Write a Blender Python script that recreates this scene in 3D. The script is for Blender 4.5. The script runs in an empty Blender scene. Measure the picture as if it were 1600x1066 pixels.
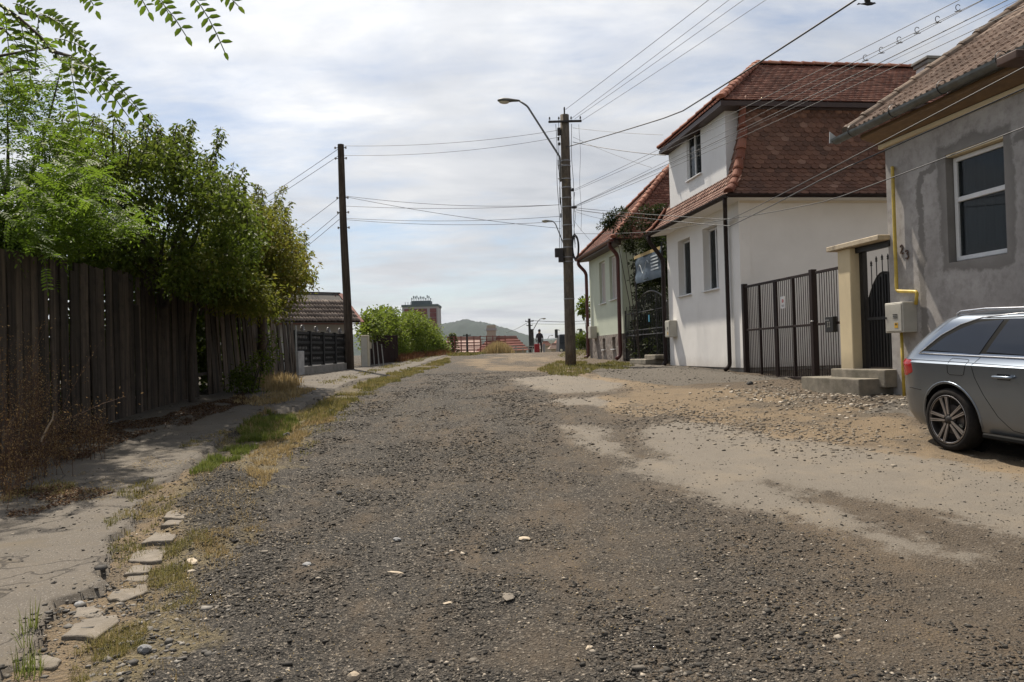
import bpy, bmesh, math, random
import numpy as np
from mathutils import Vector, Matrix

R = random.Random(7)
NR = np.random.default_rng(11)
SC = bpy.context.scene
COL = SC.collection

# ------------------------------------------------------------------ camera
CAM_Z = 1.45
PITCH = math.radians(0.91)
ROLL = 0.027
FPX = 1200.0                       # focal length in pixels of the 1600 px wide photograph
_f = Vector((0, math.cos(PITCH), math.sin(PITCH)))
_r = Vector((1, 0, 0)); _u = _r.cross(_f)
CR = (_r * math.cos(ROLL) - _u * math.sin(ROLL)).normalized()
CU = (_u * math.cos(ROLL) + _r * math.sin(ROLL)).normalized()
CF = _f
CP = Vector((0, 0, CAM_Z))
cam = bpy.data.cameras.new('camera'); cam.lens = 27.0; cam.sensor_width = 36.0
cam.clip_start = 0.05; cam.clip_end = 12000
camo = bpy.data.objects.new('camera', cam); COL.objects.link(camo)
M = Matrix.Identity(4)
for i in range(3):
    M[i][0] = CR[i]; M[i][1] = CU[i]; M[i][2] = -CF[i]; M[i][3] = CP[i]
camo.matrix_world = M
SC.camera = camo

# ------------------------------------------------------------------ light
SUN_EL = math.radians(59); SUN_AZ = math.radians(-27)     # azimuth from +Y, to the left
sd = Vector((math.sin(SUN_AZ) * math.cos(SUN_EL), math.cos(SUN_AZ) * math.cos(SUN_EL), math.sin(SUN_EL)))
sun = bpy.data.lights.new('sun', 'SUN'); sun.energy = 5.0; sun.angle = math.radians(0.9); sun.color = (1.0, 0.91, 0.78)
suno = bpy.data.objects.new('sun', sun); COL.objects.link(suno)
suno.rotation_euler = sd.to_track_quat('Z', 'Y').to_euler()
SC.view_settings.view_transform = 'Standard'; SC.view_settings.look = 'None'
SC.view_settings.exposure = 0.52; SC.view_settings.gamma = 1.0; SC.view_settings.use_curve_mapping = False
SC.cycles.max_bounces = 6; SC.cycles.transparent_max_bounces = 12
SC.cycles.sample_clamp_indirect = 4.0

W = bpy.data.worlds.new('World'); SC.world = W; W.use_nodes = True
nt = W.node_tree; N = nt.nodes; L = nt.links
for n in list(N): N.remove(n)
wo = N.new('ShaderNodeOutputWorld'); bg = N.new('ShaderNodeBackground'); bg.inputs['Strength'].default_value = 0.08
sky = N.new('ShaderNodeTexSky'); sky.sky_type = 'NISHITA'; sky.sun_disc = False
sky.sun_elevation = SUN_EL; sky.sun_rotation = SUN_AZ; sky.air_density = 1.0; sky.dust_density = 1.5; sky.altitude = 400
geo = N.new('ShaderNodeTexCoord'); sep = N.new('ShaderNodeSeparateXYZ'); L.new(geo.outputs['Generated'], sep.inputs[0])
def wm(op, a, b=None):
    n = N.new('ShaderNodeMath'); n.operation = op
    for i, x in enumerate((a, b)):
        if x is None: continue
        if isinstance(x, (int, float)): n.inputs[i].default_value = x
        else: L.new(x, n.inputs[i])
    return n.outputs[0]
# clouds lie in a high flat layer: project the view direction on it
zz = wm('MAXIMUM', wm('ADD', sep.outputs[2], 0.12), 0.05)
cx_ = wm('DIVIDE', sep.outputs[0], zz); cy_ = wm('DIVIDE', sep.outputs[1], zz)
cmb = N.new('ShaderNodeCombineXYZ'); L.new(cx_, cmb.inputs[0]); L.new(cy_, cmb.inputs[1])
def wnoise(scale, detail, rough, dist=0.0, off=(0, 0, 0), sc=(1, 1, 1), rot=0):
    mp = N.new('ShaderNodeMapping'); mp.inputs['Location'].default_value = off; mp.inputs['Scale'].default_value = sc
    mp.inputs['Rotation'].default_value = (0, 0, rot)
    L.new(cmb.outputs[0], mp.inputs[0])
    n = N.new('ShaderNodeTexNoise'); n.inputs['Scale'].default_value = scale; n.inputs['Detail'].default_value = detail
    n.inputs['Roughness'].default_value = rough; n.inputs['Distortion'].default_value = dist
    L.new(mp.outputs[0], n.inputs['Vector']); return n.outputs[0]
def wramp(fac, stops):
    r = N.new('ShaderNodeValToRGB'); L.new(fac, r.inputs[0]); e = r.color_ramp.elements
    e[0].position = stops[0][0]; e[0].color = stops[0][1]; e[1].position = stops[-1][0]; e[1].color = stops[-1][1]
    for p, c in stops[1:-1]:
        k = e.new(p); k.color = c
    return r.outputs[0]
big = wnoise(0.55, 9, 0.60, 0.35, (3.1, 1.7, 0), (1, 1.5, 1), 0.15)
fine = wnoise(2.2, 8, 0.62, 0.5, (0.4, 5.2, 0), (1, 1.9, 1), 0.1)
cov = wm('ADD', wm('MULTIPLY', big, 0.72), wm('MULTIPLY', fine, 0.28))
mask = wramp(cov, [(0.39, (0.15, 0.15, 0.15, 1)), (0.49, (0.70, 0.70, 0.70, 1)), (0.57, (1, 1, 1, 1))])
shade = wramp(wnoise(0.9, 7, 0.6, 0.3, (7.3, 2.2, 0), (1, 1.6, 1), 0.1),
              [(0.3, (5.0, 5.25, 5.75, 1)), (0.5, (6.7, 6.85, 7.15, 1)), (0.68, (8.9, 8.85, 8.8, 1))])
# thin cloud is brighter round the (veiled) sun
dn = N.new('ShaderNodeVectorMath'); dn.operation = 'DOT_PRODUCT'; L.new(geo.outputs['Generated'], dn.inputs[0])
dn.inputs[1].default_value = sd
glow = wm('MULTIPLY', wm('POWER', wm('MAXIMUM', dn.outputs['Value'], 0.0), 3.0), 1.05)
gl = wm('ADD', glow, 0.66)
mulc = N.new('ShaderNodeVectorMath'); mulc.operation = 'SCALE'; L.new(shade, mulc.inputs[0]); L.new(gl, mulc.inputs['Scale'])
mx = N.new('ShaderNodeMix'); mx.data_type = 'RGBA'; L.new(mask, mx.inputs['Factor'])
L.new(sky.outputs[0], mx.inputs[6]); L.new(mulc.outputs[0], mx.inputs[7])
L.new(mx.outputs[2], bg.inputs[0]); L.new(bg.outputs[0], wo.inputs[0])

# ------------------------------------------------------------------ small tools
def ray(px, py):
    return (CR * ((px - 800) / FPX) + CU * ((533 - py) / FPX) + CF)
def at(px, py, Y):
    d = ray(px, py); return CP + d * (Y / d.y)
def proj(p):
    d = Vector(p) - CP; z = d.dot(CF)
    return 800 + FPX * d.dot(CR) / z, 533 - FPX * d.dot(CU) / z
def z_at(x, y, py):
    """height of a point above (x,y) that the camera sees on pixel row py"""
    lo, hi = -40.0, 400.0
    for _ in range(50):
        m = (lo + hi) / 2
        if proj((x, y, m))[1] > py: lo = m
        else: hi = m
    return (lo + hi) / 2

_PY = [-200, -60, 0, 3, 8, 12.5, 18, 25, 35, 46, 56, 70, 100, 160, 400, 1200, 9000]
_PZ = [-9, -2.8, -.15, 0.02, .25, .55, .84, .98, 1.24, 1.47, 1.32, .35, -2.6, -9, -22, -26, -26]
_yy = np.linspace(-200, 600, 3201); _zz = np.interp(_yy, _PY, _PZ)
_k = np.hanning(25); _k /= _k.sum(); _zp = np.pad(_zz, 12, mode='edge'); _zs = np.convolve(_zp, _k, 'valid')
def prof(y):
    y = np.asarray(y, float)
    return np.where(y < 590, np.interp(y, _yy, _zs), np.interp(y, _PY, _PZ))

def _hash(ix, iy, seed):
    h = (ix.astype(np.int64) * 374761393 + iy.astype(np.int64) * 668265263 + seed * 974634777) & 0xffffffff
    h = ((h ^ (h >> 13)) * 1274126177) & 0xffffffff
    return ((h ^ (h >> 16)) & 0xffff) / 65535.0
def vnoise(x, y, seed=0):
    x = np.asarray(x, float); y = np.asarray(y, float)
    ix = np.floor(x); iy = np.floor(y); fx = x - ix; fy = y - iy
    fx = fx * fx * (3 - 2 * fx); fy = fy * fy * (3 - 2 * fy)
    a = _hash(ix, iy, seed); b = _hash(ix + 1, iy, seed); c = _hash(ix, iy + 1, seed); d = _hash(ix + 1, iy + 1, seed)
    return (a * (1 - fx) + b * fx) * (1 - fy) + (c * (1 - fx) + d * fx) * fy
def fbm(x, y, o=4, seed=0):
    s = 0; a = .5; t = 0
    for i in range(o):
        s = s + a * vnoise(x, y, seed + i); t += a; a *= .5; x = np.asarray(x) * 2.03 + 3.1; y = np.asarray(y) * 2.03 + 1.7
    return s / t
def gz(x, y):
    x = np.asarray(x, float); y = np.asarray(y, float)
    z = prof(y) + 0.10 * np.clip((np.abs(x) - 3.2) / 2.5, 0, 1) * np.clip(y / 8, 0, 1)
    far = np.clip((y - 60) / 60, 0, 1)
    return z - 0.0 * far
def gzf(x, y): return float(gz(x, y))
def og(px, py, lim=60):
    """where the sight line through a pixel meets the ground"""
    d = ray(px, py); t = 1.0
    prev = None
    while t * d.y < lim:
        p = CP + d * t
        if p.z <= gzf(p.x, p.y):
            lo, hi = (prev or 0.5), t
            for _ in range(20):
                m = (lo + hi) / 2; p = CP + d * m
                if p.z <= gzf(p.x, p.y): hi = m
                else: lo = m
            p = CP + d * hi
            return Vector((p.x, p.y, gzf(p.x, p.y)))
        prev = t; t *= 1.02
    p = CP + d * (lim / d.y)
    return Vector((p.x, p.y, gzf(p.x, p.y)))

# ------------------------------------------------------------------ objects
WLOC = {}
def tag(o, label=None, cat=None, group=None, kind=None):
    if label: o['label'] = label
    if cat: o['category'] = cat
    if group: o['group'] = group
    if kind: o['kind'] = kind
    return o
def empty(name, loc, label=None, cat=None, group=None):
    o = bpy.data.objects.new(name, None); COL.objects.link(o); o.location = loc; o.empty_display_size = .2
    WLOC[o.name] = Vector(loc); return tag(o, label, cat, group)
def wl(o): return WLOC.get(o.name, Vector((0, 0, 0))) if o is not None else Vector((0, 0, 0))
def link(name, me, mat, parent=None, loc=None):
    o = bpy.data.objects.new(name, me); COL.objects.link(o)
    if mat is not None and len(me.materials) == 0: me.materials.append(mat)
    if parent is not None:
        o.parent = parent; o.location = (Vector(loc) - wl(parent)) if loc is not None else (0, 0, 0)
        WLOC[o.name] = Vector(loc) if loc is not None else wl(parent)
    else:
        o.location = loc if loc is not None else (0, 0, 0); WLOC[o.name] = Vector(o.location)
    return o
def place(name, me, parent, Mw):
    """a piece that shares its mesh, set at world matrix Mw"""
    o = bpy.data.objects.new(name, me); COL.objects.link(o)
    if parent is not None:
        o.parent = parent; o.matrix_basis = Matrix.Translation(-wl(parent)) @ Mw
    else: o.matrix_basis = Mw
    return o
def frame_m(o, x, y, z, s=(1, 1, 1)):
    m = Matrix.Identity(4)
    for i in range(3):
        m[i][0] = x[i] * s[0]; m[i][1] = y[i] * s[1]; m[i][2] = z[i] * s[2]; m[i][3] = o[i]
    return m
def orth(d):
    d = Vector(d).normalized(); h = Vector((0, 0, 1)) if abs(d.z) < .9 else Vector((1, 0, 0))
    a = d.cross(h).normalized(); return a, a.cross(d).normalized()
class MB:
    def __init__(s): s.v = []; s.f = []
    def add(s, vs, fs):
        n = len(s.v); s.v += [tuple(v) for v in vs]; s.f += [tuple(i + n for i in f) for f in fs]; return s
    def quad(s, a, b, c, d): return s.add([a, b, c, d], [(0, 1, 2, 3)])
    def hexa(s, p):      # p: 4 bottom (ccw from above), 4 top
        return s.add(p, [(3, 2, 1, 0), (4, 5, 6, 7), (0, 1, 5, 4), (1, 2, 6, 5), (2, 3, 7, 6), (3, 0, 4, 7)])
    def box(s, c, size, ax=None):
        c = Vector(c); X, Y, Z = ax if ax else (Vector((1, 0, 0)), Vector((0, 1, 0)), Vector((0, 0, 1)))
        X = X * size[0] / 2; Y = Y * size[1] / 2; Z = Z * size[2] / 2
        return s.hexa([c - X - Y - Z, c + X - Y - Z, c + X + Y - Z, c - X + Y - Z, c - X - Y + Z, c + X - Y + Z, c + X + Y + Z, c - X + Y + Z])
    def bar(s, a, b, w, h, up=None):
        a = Vector(a); b = Vector(b); d = (b - a); Lh = d.length; d.normalize()
        if up is None: x, y = orth(d)
        else:
            x = d.cross(Vector(up)).normalized(); y = x.cross(d).normalized()
        return s.box((a + b) / 2, (w, Lh, h), (x, d, y))
    def tube(s, pts, r, n=6, caps=True):
        pts = [Vector(p) for p in pts]; rs = r if isinstance(r, (list, tuple)) else [r] * len(pts)
        base = len(s.v); a = None
        for i, p in enumerate(pts):
            d = (pts[min(i + 1, len(pts) - 1)] - pts[max(i - 1, 0)])
            d = d.normalized() if d.length > 1e-9 else Vector((0, 0, 1))
            if a is None: a, b = orth(d)
            else:
                a = (a - d * a.dot(d)); a = a.normalized() if a.length > 1e-6 else orth(d)[0]; b = a.cross(d)
            for k in range(n):
                t = 2 * math.pi * k / n; s.v.append(tuple(p + (a * math.cos(t) + b * math.sin(t)) * rs[i]))
        for i in range(len(pts) - 1):
            for k in range(n):
                q = base + i * n; k2 = (k + 1) % n
                s.f.append((q + k, q + k2, q + n + k2, q + n + k))
        if caps:
            s.f.append(tuple(base + k for k in range(n))[::-1]); s.f.append(tuple(base + (len(pts) - 1) * n + k for k in range(n)))
        return s
    def lathe(s, prof, c, ax, n=16, closed=False):
        """prof: (r, h) pairs about axis ax through c"""
        c = Vector(c); ax = Vector(ax).normalized(); a, b = orth(ax); base = len(s.v)
        for r, h in prof:
            for k in range(n):
                t = 2 * math.pi * k / n; s.v.append(tuple(c + ax * h + (a * math.cos(t) + b * math.sin(t)) * r))
        m = len(prof)
        for i in range(m if closed else m - 1):
            i2 = (i + 1) % m
            for k in range(n):
                k2 = (k + 1) % n
                s.f.append((base + i * n + k, base + i * n + k2, base + i2 * n + k2, base + i2 * n + k))
        return s
    def poly(s, pts, n, th):
        """flat polygon pts with thickness th along n"""
        m = len(pts); pts = [Vector(p) for p in pts]; n = Vector(n) * th
        s.add(pts + [p + n for p in pts], [tuple(range(m))[::-1], tuple(range(m, 2 * m))] + [(i, (i + 1) % m, m + (i + 1) % m, m + i) for i in range(m)])
        return s
    def mesh(s, name, bevel=0, smooth=False, seg=1, fix=True):
        me = bpy.data.meshes.new(name)
        me.from_pydata(s.v, [], s.f)
        if fix or bevel:
            bm = bmesh.new(); bm.from_mesh(me)
            bmesh.ops.recalc_face_normals(bm, faces=bm.faces)
            if bevel:
                es = [e for e in bm.edges if len(e.link_faces) == 2 and e.calc_face_angle(0) > .5]
                bmesh.ops.bevel(bm, geom=es, offset=bevel, segments=seg, affect='EDGES', profile=.7)
            bm.to_mesh(me); bm.free()
        if smooth: me.polygons.foreach_set('use_smooth', [True] * len(me.polygons))
        me.update(); return me
    def build(s, name, mat, parent=None, loc=None, bevel=0, smooth=False, seg=1, fix=True, label=None, cat=None, group=None, kind=None):
        if loc is None:
            loc = wl(parent) if parent is not None else None
            if loc is None:
                a = np.array(s.v); loc = Vector(((a[:, 0].min() + a[:, 0].max()) / 2, (a[:, 1].min() + a[:, 1].max()) / 2, a[:, 2].min()))
        loc = Vector(loc); s.v = [(x - loc.x, y - loc.y, z - loc.z) for x, y, z in s.v]
        me = s.mesh(name, bevel, smooth, seg, fix)
        o = link(name, me, mat, parent, loc); return tag(o, label, cat, group, kind)
def np_mesh(name, V, F, mat, parent=None, kind=None, attr=None, smooth=False, loc=(0, 0, 0)):
    """V (n,3), F (m,k) constant k"""
    me = bpy.data.meshes.new(name); V = np.asarray(V, np.float32) - np.asarray(loc, np.float32); F = np.asarray(F, np.int32)
    m, k = F.shape
    me.vertices.add(len(V)); me.vertices.foreach_set('co', V.ravel())
    me.loops.add(m * k); me.loops.foreach_set('vertex_index', F.ravel())
    me.polygons.add(m); me.polygons.foreach_set('loop_start', np.arange(0, m * k, k, dtype=np.int32))
    me.update(calc_edges=True)
    if smooth: me.polygons.foreach_set('use_smooth', np.ones(m, bool))
    for nm, arr in (attr or {}).items():
        a = me.attributes.new(nm, 'FLOAT', 'POINT'); a.data.foreach_set('value', np.asarray(arr, np.float32))
    o = link(name, me, mat, parent, Vector(loc)); 
    return tag(o, kind=kind)

# ------------------------------------------------------------------ materials
class NT:
    def __init__(s, name, rough=.8, metal=0.0, spec=None):
        m = bpy.data.materials.new(name); m.use_nodes = True; s.m = m; s.t = m.node_tree; s.N = s.t.nodes; s.L = s.t.links
        s.b = s.N['Principled BSDF']; s.b.inputs['Roughness'].default_value = rough; s.b.inputs['Metallic'].default_value = metal
        if spec is not None: s.b.inputs['Specular IOR Level'].default_value = spec
        s.geo = s.N.new('ShaderNodeNewGeometry'); s.pos = s.geo.outputs['Position']
    def put(s, sock, v):
        if hasattr(v, 'is_linked') or isinstance(v, bpy.types.NodeSocket): s.L.new(v, sock)
        elif isinstance(v, (tuple, list)) and len(v) == 3 and sock.type == 'RGBA': sock.default_value = (*v, 1)
        else: sock.default_value = v
    def noise(s, scale, detail=5, rough=.6, dist=0, vec=None, sc=None):
        n = s.N.new('ShaderNodeTexNoise'); n.inputs['Scale'].default_value = scale; n.inputs['Detail'].default_value = detail
        n.inputs['Roughness'].default_value = rough; n.inputs['Distortion'].default_value = dist
        v = vec or s.pos
        if sc: v = s.mapv(v, sc)
        s.L.new(v, n.inputs['Vector']); return n.outputs[0]
    def voro(s, scale, feature='F1', vec=None, rnd=1, sc=None):
        n = s.N.new('ShaderNodeTexVoronoi'); n.feature = feature; n.inputs['Scale'].default_value = scale
        n.inputs['Randomness'].default_value = rnd; v = vec or s.pos
        if sc: v = s.mapv(v, sc)
        s.L.new(v, n.inputs['Vector']); return n
    def mapv(s, v, sc=(1, 1, 1), rot=(0, 0, 0), loc=(0, 0, 0)):
        m = s.N.new('ShaderNodeMapping'); m.inputs['Scale'].default_value = sc; m.inputs['Rotation'].default_value = rot
        m.inputs['Location'].default_value = loc; s.L.new(v, m.inputs[0]); return m.outputs[0]
    def ramp(s, fac, stops, interp='LINEAR'):
        r = s.N.new('ShaderNodeValToRGB'); s.L.new(fac, r.inputs[0]); r.color_ramp.interpolation = interp; e = r.color_ramp.elements
        c4 = lambda c: (c, c, c, 1) if isinstance(c, (int, float)) else (*c, 1)
        e[0].position = stops[0][0]; e[0].color = c4(stops[0][1]); e[1].position = stops[-1][0]; e[1].color = c4(stops[-1][1])
        for p, c in stops[1:-1]: k = e.new(p); k.color = c4(c)
        return r.outputs[0]
    def mix(s, fac, a, b, mode='MIX'):
        n = s.N.new('ShaderNodeMix'); n.data_type = 'RGBA'; n.blend_type = mode
        s.put(n.inputs[0], fac); s.put(n.inputs[6], a); s.put(n.inputs[7], b); return n.outputs[2]
    def math(s, op, a, b=0.0, clamp=False):
        n = s.N.new('ShaderNodeMath'); n.operation = op; n.use_clamp = clamp; s.put(n.inputs[0], a); s.put(n.inputs[1], b); return n.outputs[0]
    def rng(s, v, a, b, c=0.0, d=1.0):
        n = s.N.new('ShaderNodeMapRange'); s.put(n.inputs[0], v); n.inputs[1].default_value = a; n.inputs[2].default_value = b
        n.inputs[3].default_value = c; n.inputs[4].default_value = d; return n.outputs[0]
    def attr(s, name):
        n = s.N.new('ShaderNodeAttribute'); n.attribute_name = name; return n.outputs['Fac']
    def rand(s): return s.N.new('ShaderNodeObjectInfo').outputs['Random']
    def vr(s, v):
        n = s.N.new('ShaderNodeSeparateColor'); s.L.new(v.outputs['Color'], n.inputs[0]); return n.outputs[0]
    def island(s): return s.geo.outputs['Random Per Island']
    def dot(s, v):
        n = s.N.new('ShaderNodeVectorMath'); n.operation = 'DOT_PRODUCT'; s.L.new(s.pos, n.inputs[0]); n.inputs[1].default_value = v; return n.outputs['Value']
    def bump(s, h, strength=.4, dist=.01):
        n = s.N.new('ShaderNodeBump'); n.inputs['Strength'].default_value = strength; n.inputs['Distance'].default_value = dist
        s.L.new(h, n.inputs['Height']); s.L.new(n.outputs[0], s.b.inputs['Normal'])
    def base(s, c): s.put(s.b.inputs['Base Color'], c)
    def rough(s, c): s.put(s.b.inputs['Roughness'], c)
def simple(name, c1, c2=None, scale=6, rough=.8, metal=0, bump=.3, bd=.004, bs=40, rand=0, spec=None, sc=None, dirt=None):
    t = NT(name, rough, metal, spec); c2 = c2 or tuple(x * .7 for x in c1)
    c = t.mix(t.ramp(t.noise(scale, 7, .65, sc=sc), [(.35, 0.0), (.65, 1.0)]), c1, c2)
    if dirt: c = t.mix(t.ramp(t.noise(scale * .35, 8, .7), [(.5, 0.0), (.72, .8)]), c, dirt)
    if rand:
        v = t.rng(t.rand(), 0, 1, 1 - rand, 1 + rand); n = t.N.new('ShaderNodeVectorMath'); n.operation = 'SCALE'
        t.L.new(c, n.inputs[0]); t.L.new(v, n.inputs['Scale']); c = n.outputs[0]
    t.base(c)
    if bump: t.bump(t.noise(bs, 5, .6, sc=sc), bump, bd)
    return t.m
def leafmat(name, dark, light, yellow, trans=.35, rough=.55):
    t = NT(name, rough, 0, .15); a = t.attr('tint')
    c = t.ramp(a, [(0, dark), (.55, light), (.93, yellow), (1.0, tuple(x * .9 for x in yellow))])
    t.base(c)
    tr = t.N.new('ShaderNodeBsdfTranslucent'); tc = t.mix(.6, c, tuple(min(1, x * 2.0) for x in light)); t.L.new(tc, tr.inputs[0])
    mx = t.N.new('ShaderNodeMixShader'); mx.inputs[0].default_value = trans
    out = t.N['Material Output']; t.L.new(t.b.outputs[0], mx.inputs[1]); t.L.new(tr.outputs[0], mx.inputs[2]); t.L.new(mx.outputs[0], out.inputs[0])
    return t.m
# ================================================================== ground
def sdpoly(P, X, Y):
    """signed distance (inside positive) of points to polygon P"""
    P = np.array([(p[0], p[1]) for p in P]); X = X.ravel(); Y = Y.ravel(); d = np.full(X.shape, 1e9); ins = np.zeros(X.shape, bool)
    for i in range(len(P)):
        a = P[i]; b = P[(i + 1) % len(P)]; e = b - a; wx = X - a[0]; wy = Y - a[1]
        t = np.clip((wx * e[0] + wy * e[1]) / (e @ e + 1e-12), 0, 1)
        d = np.minimum(d, np.hypot(wx - e[0] * t, wy - e[1] * t))
        c = ((a[1] > Y) != (b[1] > Y)) & (X < (b[0] - a[0]) * (Y - a[1]) / (b[1] - a[1] + 1e-12) + a[0]); ins ^= c
    return np.where(ins, d, -d)
def wp(pts): return [og(*p) for p in pts]
PALE = [wp([(1005, 672), (1060, 659), (1150, 668), (1260, 690), (1400, 705), (1600, 738), (1760, 770), (1760, 870), (1600, 832), (1480, 800), (1330, 775), (1210, 752),
            (1170, 755), (1330, 800), (1440, 840), (1525, 873), (1500, 882), (1380, 858), (1250, 818), (1140, 788), (1060, 762), (985, 738), (1000, 718), (1045, 718), (1010, 700)]),
        wp([(880, 667), (930, 667), (975, 690), (985, 713), (930, 707), (893, 690)]),
        wp([(800, 592), (870, 586), (940, 590), (985, 598), (960, 612), (870, 615), (825, 606)]),
        wp([(865, 625), (930, 621), (990, 629), (960, 637), (880, 634)])]
SAND = [wp([(700, 566), (800, 552), (880, 556), (900, 576), (960, 594), (1060, 602), (1200, 612), (1300, 625), (1420, 650), (1500, 690), (1700, 740), (1700, 775), (1500, 722), (1400, 706),
            (1260, 688), (1150, 664), (1060, 652), (960, 645), (930, 622), (1000, 612), (960, 598), (880, 584), (780, 580)]),
        wp([(0, 905), (60, 885), (170, 860), (240, 760), (330, 740), (330, 800), (260, 900), (210, 1000), (150, 1066), (0, 1066)])]
PAVR = [wp([(905, 574), (960, 568), (1050, 573), (1160, 586), (1230, 592), (1180, 597), (1110, 600), (1060, 603), (1000, 599), (945, 590)]),
        wp([(1345, 646), (1385, 628), (1430, 622), (1600, 640), (1700, 680), (1500, 670), (1420, 650)])]
VERGE = [wp([(20, 1200), (120, 1066), (200, 960), (290, 830), (290, 750), (370, 660), (470, 630), (560, 598), (690, 553), (720, 553),
             (690, 566), (600, 600), (540, 632), (460, 700), (400, 790), (340, 900), (300, 980), (200, 1200)])]
PILE = wp([(285, 800), (300, 752), (340, 735), (395, 740), (415, 770), (400, 815), (340, 840)])
WALKL = [wp([(-900, 1500), (-900, 560), (0, 672), (150, 640), (330, 620), (440, 590), (560, 575), (690, 553), (700, 556), (610, 588), (545, 600), (470, 638), (380, 662), (330, 700), (290, 740), (235, 770),
             (205, 815), (178, 865), (150, 925), (95, 950), (70, 1005), (0, 1075), (-80, 1250)])]
def mk(polys, X, Y, amp=.25, fr=2.5, soft=.10, seed=3):
    sh = X.shape; d = np.full(X.size, -1e9)
    for P in polys: d = np.maximum(d, sdpoly(P, X, Y))
    d = d.reshape(sh) + amp * (fbm(X * fr, Y * fr, 5, seed) - .5) * 2
    return np.clip(.5 + d / (2 * soft), 0, 1)

ys = [-1.0, 0.0, 1.0, 1.6]
while ys[-1] < 52: ys.append(ys[-1] + max(.012, min(.0095 * ys[-1], .22)))
ys = np.array(ys); xs = np.concatenate([np.arange(-13, -6.5, .12), np.arange(-6.5, 6.5, .045), np.arange(6.5, 13, .09)])
GX, GY = np.meshgrid(xs, ys)
m_pale = mk(PALE, GX, GY, .22, 1.2, .24, 5); m_pale = np.clip(m_pale + (fbm(GX * 9, GY * 7, 4, 91) - .5) * 1.3 * np.clip(1 - np.abs(m_pale - .5) * 1.7, 0, 1), 0, 1); m_sand = mk(SAND, GX, GY, .45, 1.6, .35, 9); m_verge = mk(VERGE, GX, GY, .35, 2.6, .25, 14)
m_pavr = mk(PAVR, GX, GY, .22, 2.0, .05, 21); m_pile = mk([PILE], GX, GY, .15, 3, .3, 33); m_walk = mk(WALKL, GX, GY, .12, 3.0, .04, 40)
m_sand = m_sand * (1 - .55 * np.clip((GY - 16) / 12, 0, 1)); m_sand = np.clip(m_sand + (fbm(GX * 1.5, GY * .5, 4, 63) - .5) * 1.2 * (m_sand > .05), 0, 1)
near = np.clip((30 - GY) / 20, 0.15, 1)
rel = (fbm(GX * .9, GY * .9, 3, 50) - .5) * .10 * np.clip(1 - m_pale, .15, 1) + (fbm(GX * 5, GY * 5, 4, 60) - .5) * .045 * (1 - .8 * m_pale)
rel += (vnoise(GX * 22, GY * 22, 70) - .5) * .024 * (1 - .9 * m_pale) * (1 - .5 * m_sand)
rut = np.exp(-((GX - (.9 - .02 * GY)) / .35) ** 2) + np.exp(-((GX + .8 + .02 * GY) / .35) ** 2)
rel -= .03 * rut * np.clip((12 - GY) / 6, 0, 1)
GZ = gz(GX, GY) + rel * near + .07 * m_pile + .012 * m_pale * near + .03 * m_pavr
WALKZ = gz(GX, GY) + (fbm(GX * .8, GY * .8, 3, 51) - .5) * .05 * near + .045
nr, nc = GX.shape
idx = np.arange(nr * nc).reshape(nr, nc)
F = np.stack([idx[:-1, :-1], idx[:-1, 1:], idx[1:, 1:], idx[1:, :-1]], -1).reshape(-1, 4)
V = np.stack([GX, GY, GZ - .05 * (m_walk > .6)], -1).reshape(-1, 3)

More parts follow.
